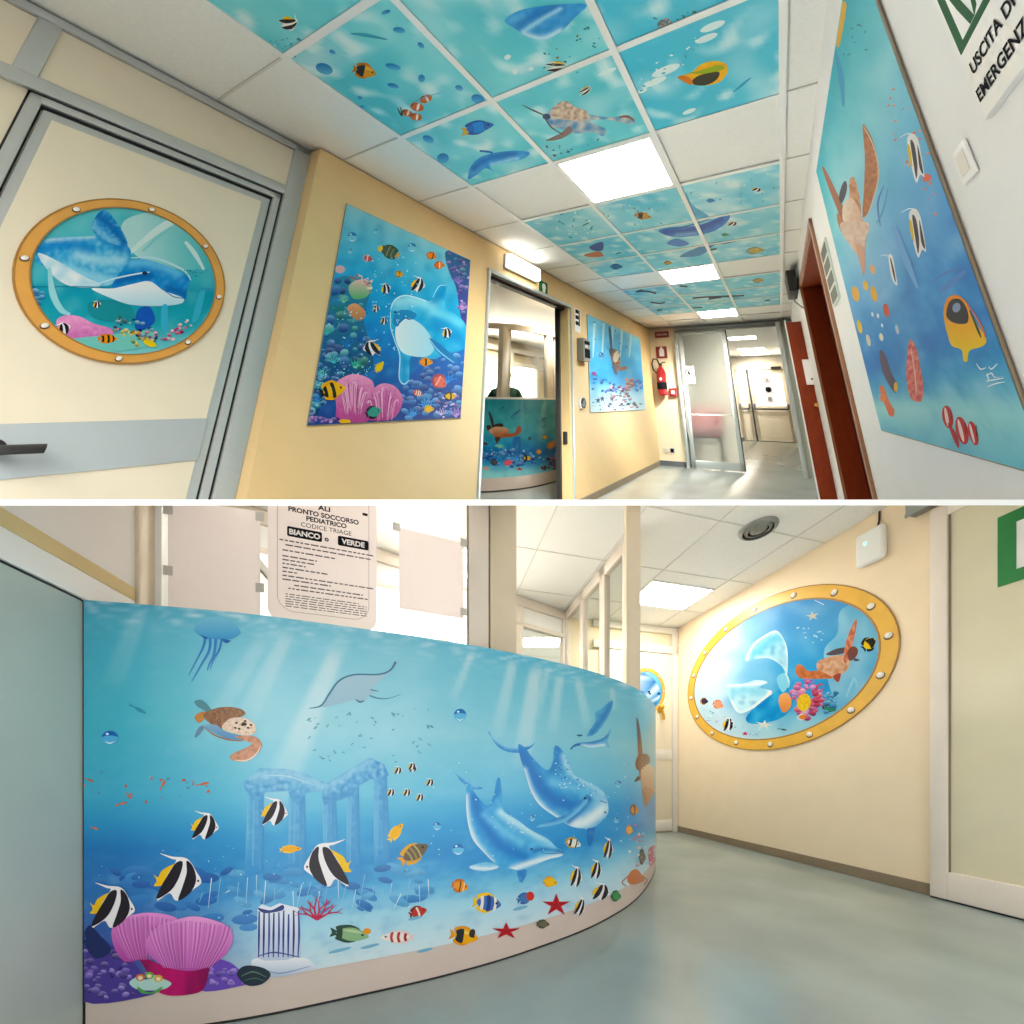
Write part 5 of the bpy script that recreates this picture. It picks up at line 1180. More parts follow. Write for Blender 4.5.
# ---------------- big board on the white wall
R1 = Zm(780, 0, 3.938); R2 = Zm(800, 220, 3.656)
def bgR(x, y):
    q = CA.px(x, y, 0, RR); v = (.87-q[2])/.955; u = (q[1]-.75)/.95
    c = lerp_tab([(0, '3fb4c4'), (.12, '5cc4d0'), (.28, '8ed8e2'), (.42, '7cc8e4'), (.55, '6ab0e0'), (.68, '4a98d4'), (.8, '2f7fc4'), (.86, '4aa0cc'), (.92, 'a4dcdc'), (1, '7cc4d4')], v)
    c = mix(c, 'e6f6fa', max(0, 1-abs(u-.75+v*.35)*3.2)*.55*max(0, 1-abs(v-.38)*2.2))
    n = nz(x*.05, y*.035, 7)+.4*nz(x*.16, y*.12, 8)
    return mix(c, 'd4f0f6' if n > 0 else ('1f5ca8' if v > .6 else '2f9cc0'), abs(n)*(.45 if .62 < v < .9 else .2))
def drawR(a):
    P = lambda x, y: R1((x, y))[0]; Q2 = lambda x, y: R2((x, y))[0]
    a.poly(R1((325, 500), (335, 495), (360, 540), (380, 610), (388, 690), (372, 770), (345, 840), (325, 850), (330, 750), (334, 620)), lambda x, y: mix('d08a58', '9a5a3c', .45+.9*nz(x*.5, y*.3)), True, 3); a.line(R1((330, 500), (362, 560), (384, 640), (384, 720), (350, 835)), [.6, 1, 1.2, 1, .5], 'f2d8c0')
    a.poly(R1((165, 660), (180, 670), (215, 740), (250, 820), (262, 900), (240, 900), (230, 840), (195, 750)), 'a4664a'); a.poly(R1((272, 720), (285, 695), (300, 720), (315, 790), (318, 850), (285, 850), (275, 790)), lambda x, y: mix('e8b890', 'b0704c', .5+nz(x*.6, y*.4)), True, 3)
    a.poly(R1((245, 830), (262, 790), (285, 780), (310, 820), (325, 860), (340, 900), (335, 980), (325, 1040), (310, 1010), (285, 980), (255, 920)), lambda x, y: mix('f4e0cc', 'd8a488', (x-842)/26+.4*nz(x*.3, y*.3)), True, 3)
    a.poly(R1((240, 740), (255, 712), (264, 730), (258, 770), (242, 800), (232, 780)), '4a4450'); a.poly(R1((225, 840), (250, 870), (270, 950), (250, 930), (228, 880)), 'c08060')
    a.poly(R2((165, 70), (195, 90), (230, 110), (240, 70), (250, 10), (150, 10)), lambda x, y: mix('f2dccc', 'd8b4a0', .5+nz(x*.3, y*.2)), True, 3); a.poly(R2((205, 90), (232, 100), (238, 150), (234, 205), (222, 170)), 'd8a890')
    a.line(R1((215, 190), (240, 300), (250, 420)), [2, 6, 2], '3a9cc8'); specks(a, 10, R1((240, 100), (360, 60), (360, 200), (250, 260)), ['3f98b0', '2f86a0'], 1, 2.4, 101); specks(a, 22, R1((380, 300), (500, 300), (660, 860), (560, 860), (420, 450)), ['e88a68', 'd88a78', 'f0a890'], .8, 2, 102, .8); a.ell(*P(578, 700), 4.4, 4, 'e87058')
    for x, y, sx, sy in ((533, 625, 5.5, 24), (540, 920, 7, 30)):
        cx, cy = P(x, y)
        a.poly([(cx-8, cy-21), (cx-2, cy-25), (cx+3, cy-18), (cx+7, cy+2), (cx+9, cy+18), (cx+5, cy+16), (cx+1, cy+24), (cx-4, cy+8), (cx-7, cy-8)], 'f2f2f2', True)
        a.poly([(cx-5, cy-18), (cx-1, cy-14), (cx+2, cy+6), (cx+1, cy+20), (cx-2, cy+4)], '2a2a30'); a.poly([(cx+2, cy-14), (cx+5, cy-2), (cx+8, cy+15), (cx+4, cy+8)], '30303a'); a.poly([(cx-8, cy-14), (cx-5, cy-10), (cx-3, cy+8), (cx-6, cy+2)], 'e8c048'); a.line([(cx-2, cy-24), (cx-8, cy-25), (cx-16, cy-21)], [1.4, 1, .4], 'f6f6f4')
    for x, y, h in ((338, 190, 22),):
        cx, cy = Q2(x, y); a.poly([(cx-4, cy-16), (cx, cy-16), (cx+3, cy), (cx+5, cy+13), (cx+1, cy+10), (cx-2, cy)], 'f0f0f0'); a.line([(cx-2, cy-14), (cx+1, cy), (cx+3, cy+10)], [1, 2, .8], '26262c'); a.line([(cx-2, cy-15), (cx-8, cy-17), (cx-12, cy-16)], [1, .8, .4], 'f0f0f0')
    a.line(R1((410, 730), (385, 800), (395, 890)), [1, 2, 1], '5a8ac8'); a.line(R1((425, 740), (405, 830), (380, 880)), [1, 1.6, 1], '6a9ad0')
    a.line(R2((340, 20), (390, 150), (430, 250)), [6, 7, 2], '7aaede'); a.line(R2((510, 265), (560, 225), (605, 185)), [4, 7, 3], '5a8cca'); a.line(R2((480, 230), (540, 190), (590, 180)), [1, 2, 1], '5a80bc')
    a.poly(R2((525, 330), (540, 285), (575, 275), (605, 300), (640, 370), (680, 430), (670, 460), (620, 478), (612, 515), (598, 515), (590, 475), (555, 460), (540, 420), (530, 380)), fade('f0942a', 'f2cc3a', 300, 350), True, 3); a.poly(R2((535, 335), (550, 295), (585, 290), (612, 330), (612, 375), (570, 378), (540, 360)), '2c2a30'); a.ell(*Q2(572, 320), 4, 5, '8a9ab4', 20); a.line(R2((620, 330), (650, 400), (662, 430)), [1, 2.6, 1], '2c4a28'); a.line(R2((600, 290), (660, 380), (678, 430)), [.6, 1.6, .8], 'e8701c')
    a.poly(R2((400, 440), (425, 470), (440, 540), (450, 600), (445, 660), (420, 662), (400, 640), (388, 560)), lambda x, y: mix('c84a4a', 'e89a88', .5+1.2*nz(x*.5, y*.2)), True, 2); a.line(R2((405, 470), (420, 560), (425, 640)), [.6, 1.4, .8], 'f0c4b4')
    a.poly(R2((290, 480), (310, 490), (335, 560), (355, 600), (350, 632), (330, 610), (300, 550)), '5a4a60'); a.ell(*Q2(350, 610), 2, 5, 'e8b83a'); a.poly(R2((290, 615), (305, 610), (325, 660), (345, 700), (335, 720), (315, 690)), 'e0784c'); a.ell(*Q2(303, 650), 3, 4, 'e88a5c'); a.ell(*Q2(333, 700), 3.4, 4.6, 'dc7048')
    for x, y, w, h, r in ((540, 720, 5.5, 13, -10), (592, 770, 6, 16, -14), (633, 780, 4.4, 14, -14)): a.ell(*Q2(x, y), w, h*.9, 'c22f2c', r, 0, 16); a.ell(*Q2(x-4, y), w*.3, h*.75, 'f0d8d0', r); a.line([Q2(x+10, y-30), Q2(x+14, y+10)], [.6, 1.2], '3a1414')
    a.poly(R2((540, 740), (575, 790), (580, 835), (560, 800)), 'b02824')
    for x, y, c, w, h in ((203, 270, 'e8b45a', 3.6, 8), (240, 240, 'f0c45a', 2.6, 5), (270, 270, 'f0b84a', 3, 8), (265, 180, 'e8b078', 2.6, 5), (315, 330, 'd0604a', 3, 7), (218, 390, 'e8c458', 2.4, 7), (250, 440, 'e8e0c8', 2, 6), (297, 428, 'f0ead0', 2, 4), (355, 400, 'c8d0d8', 1.6, 5), (285, 350, 'f0f4f4', 1.2, 2.4), (265, 345, 'f0f4f4', 1.2, 2.4), (300, 385, 'f0f4f4', 1, 2)): a.ell(*Q2(x, y), w, h, c, -12)
    for l in (((645, 525), (660, 545), (680, 540)), ((690, 535), (700, 545), (722, 525)), ((680, 570), (700, 560), (712, 575), (745, 572)), ((680, 590), (705, 585), (745, 578)), ((685, 610), (715, 598), (748, 592)), ((683, 560), (690, 585))): a.line(R2(*l), [.6, 1.4, .7][:len(l)], 'f4f8fa')
    a.poly(R1((238, 22), (262, 22), (238, 165), (228, 185), (222, 160)), 'e8b84c')
t = thing('wall_poster', 'long sea print with a raised turtle flipper and yellow fish on the white wall', 'poster', CA(RR, 1.2, -.08), 'sea life wall prints')
wall_board(t, 0, RR, -1, (.744, 1.70), (-.085, .875), bgR, drawR, .006, 60, 70, 'base')
# ---------------- portholes
def ell_pts(c, rx, ry, rot=0, n=64):
    a = math.radians(rot); return [(c[0]+rx*math.cos(q)*math.cos(a)-ry*math.sin(q)*math.sin(a), c[1]+rx*math.cos(q)*math.sin(a)+ry*math.sin(q)*math.cos(a)) for q in (2*math.pi*i/n for i in range(n))]
def porthole(t, fr, axis, val, sgn, c, rx, ry, w, rot, bg, draw, room, rim, nriv=8, ph=0, rv=.010, th=.006):
    def P3(p, o):
        q = [p[0], p[1]]; q.insert(axis, val+sgn*o); return q
    out, inn = ell_pts(c, rx, ry, rot), ell_pts(c, rx-w, ry-w, rot)
    lim = sorted((val+sgn*.001, val+sgn*th))
    mb = MB(); mb.ring(fr, axis, lim[0], lim[1], out, inn); obj('rim', mb, M[rim], t, room)
    mb = MB(); e = sorted((val+sgn*th, val+sgn*(th+.0012)))
    mb.ring(fr, axis, e[0], e[1], ell_pts(c, rx-w*.9, ry-w*.9, rot), ell_pts(c, rx-w*1.02, ry-w*1.02, rot)); mb.ring(fr, axis, lim[0], e[0]+.0006, ell_pts(c, rx+.003, ry+.003, rot), ell_pts(c, rx-w*.04, ry-w*.04, rot)); obj('rim_edge', mb, M['rim_edge'], t, room)
    for i in range(nriv):
        p = ell_pts(c, rx-w*.5, ry-w*.5, rot, 360)[int(ph+360*i/nriv) % 360]; d = Vector((0, 0, 0)); d[axis] = sgn
        mb = MB(); mb.lathe(fr, P3((p[0], p[1]-rv*.25), th), d, [(rv*1.25, 0), (rv*1.25, .0008)], 14, 1); mb.lathe(fr, P3(p, th+.001), d, [(rv, 0), (rv*.95, rv*.25), (rv*.6, rv*.5), (rv*.1, rv*.6)], 14, 0); obj('rivet', mb, [M['rivet'], M['rivet_dark']], t, room, 40)
    mb = MB(); n = 64; m = 26; vs = []
    for k in range(m+1):
        for p in ell_pts(c, (rx-w)*k/m, (ry-w)*k/m, rot, n): vs.append(fr(*P3(p, th*.55)))
    fs = [(k*n+i, (k+1)*n+i, (k+1)*n+(i+1) % n, k*n+(i+1) % n) for k in range(m) for i in range(n)]
    mb.add(vs, fs, None, 0, [lin(bg(*pix(v))) for v in vs])
    art = Art(lambda x, y, o: fr(*fr.px(x, y, axis, val+sgn*(th*.55+o))), mb, .0008, .0001)
    art.clip = [pix(fr(*P3(p, th*.55))) for p in ell_pts(c, rx-w, ry-w, rot, 40)]
    draw(art); obj('sea_picture', mb, M['print_port'], t, room)
h1 = Zm(0, 190, 4.267)
def bgh1(x, y):
    v = (y-208)/145; c = lerp_tab([(0, '6cc8d0'), (.3, '5fc2d0'), (.52, '4ab4c4'), (.56, '2f9cb4'), (.8, '3aa8b8'), (1, '8ad4d8')], v)
    n = nz(x*.06, y*.06, 4); return mix(c, 'd8f2f2' if n > 0 else '2a8cac', abs(n)*.3)
def drawh1(a):
    P = lambda x, y: h1((x, y))[0]
    a.poly(h1((530, 130), (760, 90), (900, 220), (900, 330), (700, 330), (560, 260)), lambda x, y: mix('b8e4e4', '5cc0c8', (x-140)/70), True, 5); a.line(h1((540, 280), (660, 180), (760, 120)), [3, 7, 9], 'd8f0ee'); a.line(h1((610, 260), (700, 180), (780, 140)), [2, 3, 4], '8cd4d8')
    a.poly(h1((140, 290), (200, 210), (330, 200), (420, 190), (400, 150), (440, 90), (500, 150), (540, 230), (560, 270), (540, 340), (480, 400), (420, 410), (330, 400), (240, 350)), softf('4aaee0', [(h1((170, 260), (260, 230), (380, 250)), 6, '2a86d0', .8), (h1((380, 130), (440, 180), (520, 240)), 7, '2478c4', .8), (h1((260, 330), (380, 370), (470, 390)), 7, 'a8e0f2', .8), (h1((330, 280), (420, 300), (520, 300)), 6, 'c4ecf6', .7), (h1((200, 215), (300, 205), (400, 200)), 2.4, 'd8f2f8', .7)], .3, .22), True, 2.6)
    a.poly(h1((160, 270), (240, 300), (360, 370), (430, 400), (400, 415), (300, 410), (220, 360)), lambda x, y: mix('f2f8fa', 'b0dcec', .5+nz(x*.1, y*.1)), True, 4); a.poly(h1((390, 150), (440, 85), (500, 140), (545, 235), (480, 230), (420, 200)), softf('3a96d4', [(h1((420, 110), (470, 150), (530, 225)), 4, '1c68b4', .8), (h1((400, 150), (450, 200), (500, 225)), 3, 'a4dcf0', .6)], .35, .3), True, 2)
    a.poly(h1((480, 415), (500, 370), (560, 300), (640, 300), (760, 345), (810, 380), (800, 420), (790, 465), (760, 480), (690, 440), (640, 400), (560, 410)), softf('2f8ed4', [(h1((500, 390), (570, 370), (640, 365)), 4, '145ca8', .8), (h1((560, 310), (650, 312), (760, 355)), 5, '7cccf0', .8), (h1((720, 420), (780, 440), (800, 460)), 4, '1a62ac', .8)], .15, .2), True, 2.4); a.poly(h1((390, 420), (480, 420), (570, 400), (640, 390), (700, 430), (780, 460), (770, 485), (680, 495), (560, 490), (470, 460)), lambda x, y: mix('f0f8fa', 'a8daee', (y-287)/24), True, 4)
    a.line(h1((400, 405), (500, 375), (600, 355), (640, 350)), [.6, 1.4, 1.6, .6], 'd0eef6'); a.ell(*P(618, 355), 2.6, 2, '14304e'); a.line(h1((560, 290), (660, 290), (780, 340), (815, 385)), [.8, 2, 2, 1], 'c4e8f4'); a.line(h1((690, 420), (740, 455), (790, 462)), [.4, 1, .6], '2a5c98')
    a.line(h1((135, 412), (300, 412), (480, 415)), [1, 1, .6], '2a8cb0'); a.poly(h1((380, 480), (470, 470), (560, 500), (560, 560), (400, 545)), '2f8f9c')
    a.poly(h1((590, 510), (640, 500), (660, 560), (600, 600), (575, 580)), '1f58b4'); a.poly(h1((690, 500), (715, 495), (715, 590), (690, 590)), '4ab0d0'); a.poly(h1((850, 440), (875, 430), (850, 540), (820, 560)), '4ab4d0'); a.line(h1((840, 420), (905, 425)), 3, '3f9ec0')
    a.poly(h1((240, 560), (280, 535), (340, 540), (400, 570), (470, 590), (480, 620), (380, 640), (270, 620)), lambda x, y: mix('f0a8d4', 'c870b0', (y-315)/25+.6*nz(x*.5, y*.2)), True, 3); a.poly(h1((290, 640), (450, 620), (640, 600), (640, 660), (480, 690), (360, 680)), '7cc8c0')
    blobs(a, 44, h1((470, 550), (560, 530), (690, 620), (640, 660), (560, 610), (480, 600)), ['2a4a7c', 'e8d8a0', '3a6a50', 'd88aa0', '182840', '5aa0b8'], 1, 3, 111); blobs(a, 26, h1((680, 640), (800, 550), (830, 570), (740, 640)), ['d84a7c', 'e88aa0', 'a83a6c', 'f0c8d0'], 1, 2.6, 112); blobs(a, 22, h1((470, 600), (560, 590), (660, 650), (560, 670)), ['e8c84a', 'f0dc80', '5a9a4a', 'd8a830'], 1.2, 3, 113)
    a.at(*P(268, 592), 8, 7, -30).moorish(); a.at(*P(460, 635), 10, 6, 0).oval('e8962a', 'd88420', ((-.6, -.4, '20180c'), (-.05, .15, '20180c'), (.45, .6, '20180c'))); a.at(*P(413, 487), 4, 4, -20).moorish(); a.ell(*P(640, 655), 7, 3, 'e8cc3a', 20)
    a.line(h1((210, 330), (225, 440), (260, 510), (300, 530)), [3, 7, 6, 2], 'a0dce4'); a.line(h1((790, 220), (830, 270), (870, 340)), [3, 5, 2], 'd4f0f0'); specks(a, 16, h1((780, 340), (860, 340), (860, 370), (790, 365)), ['2a7a98'], .5, 1.2, 114)
    blobs(a, 10, h1((140, 430), (180, 430), (190, 490), (150, 480)), ['3a9cd0', '2a86c0'], 2, 4, 115)
t = thing('porthole_print', 'ochre rimmed round porthole print with a dolphin head on the cream door', 'wall print', CA(RD, .40, .1), 'porthole prints')
porthole(t, CA, 0, RD+.004, 1, (.400, .3205), .2395, .2120, .024, -63, bgh1, drawh1, A, 'rim', 8, 20, .0065)
h2 = Zm(680, 580, 4.452)
def bgh2(x, y):
    q = HR.px(x, y, 1, 0); v = (2.4-q[2])/1.36
    c = lerp_tab([(0, '5a9cd8'), (.3, '5fa8dc'), (.5, '46a4dc'), (.7, '3a9cd6'), (.85, '8ccce4'), (1, 'b8e0ea')], v); u = (q[0]-.23)/1.9
    c = mix(c, 'f2fbfd', max(0, min(.8, (.62-u)*2.0))); n = nz(x*.05, y*.06, 4); return mix(c, 'e4f6fa' if n > 0 else '2f84c8', abs(n)*.3)  # left part fades to white: glare painted into the print colour
def drawh2(a):
    P = lambda x, y: h2((x, y))[0]
    a.poly(h2((720, 130), (860, 100), (920, 220), (920, 380), (800, 520), (700, 560), (640, 330), (700, 240)), lambda x, y: mix('9ad0e8', '6ab4dc', .5+.9*nz(x*.06, y*.05, 5)), True, 5)
    a.poly(h2((290, 360), (320, 290), (370, 250), (430, 225), (470, 280), (480, 340), (475, 430), (455, 385), (400, 350), (340, 350)), softf('a8def0', [(h2((330, 330), (390, 280), (440, 260)), 5, '6cc4e6', .7), (h2((295, 355), (325, 290), (375, 248), (435, 228), (475, 290), (480, 420)), 1.6, 'f0fbfd', .9), (h2((340, 350), (410, 355), (460, 400)), 2, 'e4f8fc', .9)], .2, .2), True, 2)
    a.poly(h2((435, 430), (470, 415), (490, 460), (470, 490), (440, 470)), softf('9cdaf0', [(h2((440, 430), (470, 420), (488, 455)), 1.5, 'f0fbfd', .8)]), True, 2)
    a.poly(h2((205, 470), (280, 462), (340, 445), (390, 455), (355, 478), (410, 495), (385, 535), (310, 580), (260, 592), (228, 545)), softf('c0eaf6', [(h2((240, 500), (300, 490), (370, 500)), 5, '86d0ec', .7), (h2((228, 540), (262, 588), (320, 570), (400, 505)), 1.6, 'f6fdfe', .9), (h2((210, 472), (290, 466), (385, 456)), 1.6, 'f0fbfd', .8)], .2, .2), True, 2); a.ell(*P(398, 505), 2.2, 3.2, 'f0f4f4', 20)
    a.poly(h2((300, 600), (420, 500), (480, 480), (500, 560), (440, 620), (320, 640)), lambda x, y: mix('1f80c8', '4ab0dc', .5+nz(x*.1, y*.1)), True, 4); a.poly(h2((430, 440), (465, 415), (480, 470), (455, 500)), '8cd4ec')
    a.poly(h2((610, 370), (640, 350), (700, 335), (750, 340), (755, 380), (720, 420), (660, 435), (615, 405)), lambda x, y: mix('f2dcc8', 'c08058', .35+1.2*abs(nz(x*.25, y*.25, 2))), True, 3); a.poly(h2((650, 330), (700, 305), (760, 300), (730, 325), (680, 335)), '5a5058'); a.poly(h2((515, 400), (525, 375), (550, 385), (570, 405), (620, 405), (680, 435), (630, 440), (560, 440), (525, 430)), lambda x, y: mix('e0905c', 'a85a38', .5+nz(x*.2, y*.3)), True, 3)
    a.poly(h2((775, 185), (788, 183), (775, 260), (752, 340), (740, 370), (728, 350), (740, 270)), lambda x, y: mix('b85a40', 'e0a488', .5+1.2*nz(x*.4, y*.2)), True, 2); a.poly(h2((745, 320), (770, 295), (792, 310), (785, 340), (755, 360)), '7a4a40'); a.poly(h2((680, 430), (715, 415), (705, 455)), 'a84a3c'); a.poly(h2((765, 345), (800, 355), (780, 362)), '5a5a68')
    a.at(*P(842, 285), 8, 9, -40).oval('ecd040', '2a2420', ((-.1, .8, '24201c'),)); a.at(*P(590, 160), 7, 5, -10).star('d8d4c0'); specks(a, 14, h2((560, 190), (660, 240), (600, 300), (500, 200)), ['c8e4f0'], .5, 1.2, 121, .9)
    blobs(a, 60, h2((500, 600), (500, 480), (560, 440), (640, 470), (640, 560), (560, 620)), ['d84a8c', 'e86a9c', 'b04aa8', 'e8506a', 'c89ae0', 'f0a0b8'], 2, 4.6, 122); a.poly(h2((440, 550), (445, 515), (475, 502), (495, 530), (490, 570), (460, 590)), fade('f0b070', 'd88a50', 692, 712), True, 2); a.ell(*P(552, 545), 7, 9, lambda x, y: mix('f4e060', 'e0a838', .5+nz(x*.6, y*.6)), 10, 2)
    blobs(a, 18, h2((600, 500), (640, 540), (600, 590), (560, 600)), ['e03a4a', 'd0304c', 'f0607a'], 2, 4, 123); a.line(h2((590, 500), (620, 465), (640, 470)), [1, 1.4, .5], 'd8406a'); a.line(h2((600, 510), (640, 480)), [1, .5], 'c83a70'); a.line(h2((570, 480), (600, 450)), [1, .5], 'b86ad0')
    a.at(*P(665, 572), 7, 5, 10).oval('3f8a6a', '2a3a38'); blobs(a, 30, h2((640, 500), (700, 500), (700, 560), (650, 590)), ['3a9ad0', '2f88c4', '6ac0e0'], 1.5, 3.4, 124); a.at(*P(215, 640), 6, 7, -10).moorish(); a.at(*P(108, 540), 4, 4.4, 0).oval('3a3038', 'a06050'); a.at(*P(170, 555), 5.6, 5.6, 20).oval('e8a080', 'd88a6a'); a.at(*P(290, 684), 4, 2.6).star('c8305a'); a.at(*P(375, 645), 9, 5, 10).star('e8ece0'); a.at(*P(455, 665), 5, 2, 10).minnow('3a4a50'); a.at(*P(545, 610), 5, 4, -10).oval('e8904a', 'f0e8e0')
    specks(a, 30, h2((100, 560), (300, 660), (500, 660), (300, 700), (120, 630)), ['d8f0f4', '7ab8d0', 'b0a0d0'], .6, 1.6, 125)
    a.line(h2((600, 90), (640, 110)), [.6, 1], 'e0f0f8'); a.line(h2((740, 520), (775, 440), (790, 480)), [2, 3, 1], '9ad4ea')
t = thing('porthole_print', 'large golden rimmed oval porthole print with a turtle on the cream hall wall', 'wall print', HR(1.18, 0, .99), 'porthole prints')
porthole(t, HR, 1, 0, 1, (1.18, 1.7136), .965, .7205, .105, -4.4, bgh2, drawh2, B, 'rim_b', 16, 8, .021, .008)
t = thing('porthole_print', 'small round porthole print on the far cream door behind the counter', 'wall print', HF(.42, .04, 1.55), 'porthole prints')
def drawh3(a):
    a.poly([(630, 690), (645, 672), (660, 690), (655, 704), (640, 700)], lambda x, y: mix('e4f4f8', '2f7cc4', .5+1.5*nz(x*.2, y*.2))); blobs(a, 16, [(630, 690), (662, 690), (660, 708), (635, 708)], ['1f5ca8', '4a9ad0', 'e0f0f4', '182838'], 1, 3, 131)
porthole(t, HF, 1, .0362, 1, (.46, 1.81), .26, .28, .04, 0, lambda x, y: mix('8cd0e8', '3f9cd4', (y-670)/40), drawh3, B, 'rim_b', 8, 0, .012)
# ================================================================ printed ceiling tiles
c3 = Zm(210, 0, 3.413); c4 = Zm(490, 0, 3.413); c6 = Zm(470, 150, 3.103)
def bgt(x, y):
    q = CA.px(x, y, 2, HT); n = nz(q[0]*3.2, q[1]*3.2, 12)+.5*nz(q[0]*9, q[1]*9, 13); k = nz(q[0]*14, q[1]*14, 14)
    far = 1 if q[1] > 1.7 else 0
    c = mix('62c6d4', '8adce2', .5+n) if not far else mix('72c8e0', 'a2dee8', .5+n)
    if q[0] > -.27: c = mix(c, '46b8dc', .55*(1-far))
    w = max(0, k-.12)*1.6+max(0, nz(q[0]*5, q[1]*5, 15)-.1)*1.1
    return mix(c, 'eefafa', min(.8, w*1.1))
def tiles_art(a):
    g3 = lambda x, y: c3((x, y))[0]; g4 = lambda x, y: c4((x, y))[0]; g6 = lambda x, y: c6((x, y))[0]
    a.at(*g3(272, 78), 8, 9, 60).moorish(); a.at(*g3(528, 243), 12, 10, 12).oval('e09a2c', 'c87a1c', ((-.7, -.1, '241c20'),), hi='e8c05a')
    x, y = g3(700, 372)
    for dx, dy, r, w in ((11, -10, -25, 6.4), (2, -2, 15, 7), (-8, 4, 20, 5.6), (1, 8, 10, 6)):
        a.ell(x+dx, y+dy, w, w*.62, 'd0703c', r); a.ell(x+dx+1, y+dy, w*.2, w*.55, 'f2e4dc', r); a.line([(x+dx-w, y+dy), (x+dx-w*.4, y+dy-w*.5)], [.5, 1], '3a2418')
    a.line(c3((640, 370), (655, 395), (650, 365)), [.8, 1.6, .6], '3a2018'); a.line(c3((690, 350), (740, 330), (790, 315)), [.6, .8, .4], '5a9cb8')
    a.at(*g3(915, 435), 16, 8.4, -12).oval('2a6cc0', '1f50a4', ((-.3, .3, '2f8ad4'),), tail='e8b83a'); a.at(*g3(872, 458), 4.4, 2.4, -20).minnow('e8b03a')
    a.poly(c3((880, 610), (895, 560), (940, 530), (1024, 515), (1090, 520), (1060, 545), (960, 565), (970, 585), (940, 575), (905, 600)), softf('3f9cdc', [(c3((900, 575), (950, 540), (1040, 525)), 3, '1f6cbc', .8), (c3((960, 562), (1050, 540)), 2, 'c4ecf6', .7)], .15, .2), True, 2); a.line(c3((920, 515), (950, 518), (965, 522)), 2, '1f6cb4')
    for x, y, rx, ry, r in ((390, 235, 9, 5.4, 20), (625, 228, 8, 3, 15), (625, 293, 6, 2.4, 15), (645, 103, 6, 3, 10), (915, 338, 7, 4.6, 20), (850, 300, 4, 2.6, 20), (722, 268, 3.4, 4, 0), (745, 475, 6, 3.4, 25), (600, 42, 5, 2, -20), (418, 178, 3.4, 2, 30), (720, 155, 4, 2.4, 40), (795, 540, 6, 5, 0), (512, 335, 2.6, 1.8, 20), (520, 365, 2.4, 1.6, 20)): a.ell(*g3(x, y), rx, ry, lambda xx, yy, yc=g3(x, y)[1], ry=ry: mix('2a78b8', '6ab8dc', .5+.5*(yy-yc)/ry), r, 2)
    a.line(c3((480, 115), (530, 120), (605, 135)), [1, 4, 1], '4aa0b8')
    specks(a, 40, c3((190, 140), (330, 120), (290, 200), (200, 165)), ['3a8cac', 'a8dce0', '5aacc0'], .6, 2, 141, .6)
    # large dolphin and fish on the right-hand tiles
    a.poly(c4((50, 70), (90, 40), (150, 25), (240, 15), (330, 15), (290, 60), (240, 110), (180, 138), (120, 120), (80, 95)), softf('3f9cdc', [(c4((100, 80), (160, 50), (230, 30)), 6, '1f70c0', .8), (c4((110, 110), (170, 70), (240, 30)), 2.4, 'b4e4f4', .9), (c4((120, 118), (180, 132), (240, 104)), 3, 'd8f2f8', .9), (c4((70, 70), (110, 55)), 4, '7cc8ec', .6)], .15, .15), True, 2.4)
    for x, y, s, r in ((226, 228, 11, -2), (325, 310, 7, -30)):
        cx, cy = g4(x, y); p = a.at(cx, cy, s, s*.62, r); p.poly([(-1, -.3), (0, -.8), (1, -.2), (.2, .1), (1, .2), (.1, .8), (-1, .4), (-.2, 0)], 'f0ece0'); p.poly([(-1, -.4), (0, -.5), (.9, -.2), (0, -.1)], '1c1a20'); p.poly([(-.9, .45), (0, .25), (.9, .2), (0, .7)], '1c1a20'); p.poly([(-.2, -.85), (.4, -.7), (.8, -.4), (0, -.55)], 'e0b83a')
    a.poly(c4((185, 395), (220, 370), (290, 365), (325, 385), (400, 400), (470, 395), (495, 410), (480, 425), (400, 408), (340, 415), (395, 440), (385, 465), (350, 450), (290, 455), (245, 440), (205, 430)), lambda x, y: mix('d8d0c8', '5a92c0', .5+1.3*nz(x*.14, y*.16, 3)), True, 3); a.poly(c4((190, 480), (240, 455), (270, 430), (280, 450), (240, 475)), '8a7a78'); a.line(c4((110, 358), (150, 378), (190, 395)), [.6, 1.6, 1], '5a5460'); a.poly(c4((230, 355), (260, 345), (290, 365), (330, 380), (325, 410), (270, 410), (215, 400), (210, 375)), lambda x, y: mix('e8d8c4', 'a88a78', .4+1.4*nz(x*.3, y*.3)), True, 3); a.ell(*g4(193, 398), 4, 3, '2a4a70'); a.line(c4((440, 400), (470, 398), (492, 412)), [1.6, 3, 2], '8a6a60'); a.line(c4((185, 400), (210, 435), (250, 460)), [.8, 1.4, .8], '7a4a40')
    a.poly(c4((640, 265), (665, 255), (690, 245), (720, 220), (760, 208), (800, 215), (812, 240), (790, 275), (750, 290), (700, 290), (680, 285)), lambda x, y: mix('e8a02a', 'f0c83a', .5+nz(x*.2, y*.3)), True, 3); a.poly(c4((690, 275), (720, 255), (780, 245), (775, 270), (740, 290), (700, 290)), '2a2a20'); a.poly(c4((680, 250), (720, 240), (780, 222), (800, 235), (740, 250)), '98b03a'); a.poly(c4((640, 265), (665, 258), (690, 275), (685, 290)), 'd07a2a')
    a.poly(c4((570, 80), (600, 62), (622, 78), (615, 98), (585, 100)), lambda x, y: mix('c0c0b8', '4a5058', .5+1.4*nz(x*.4, y*.4)), True, 2)
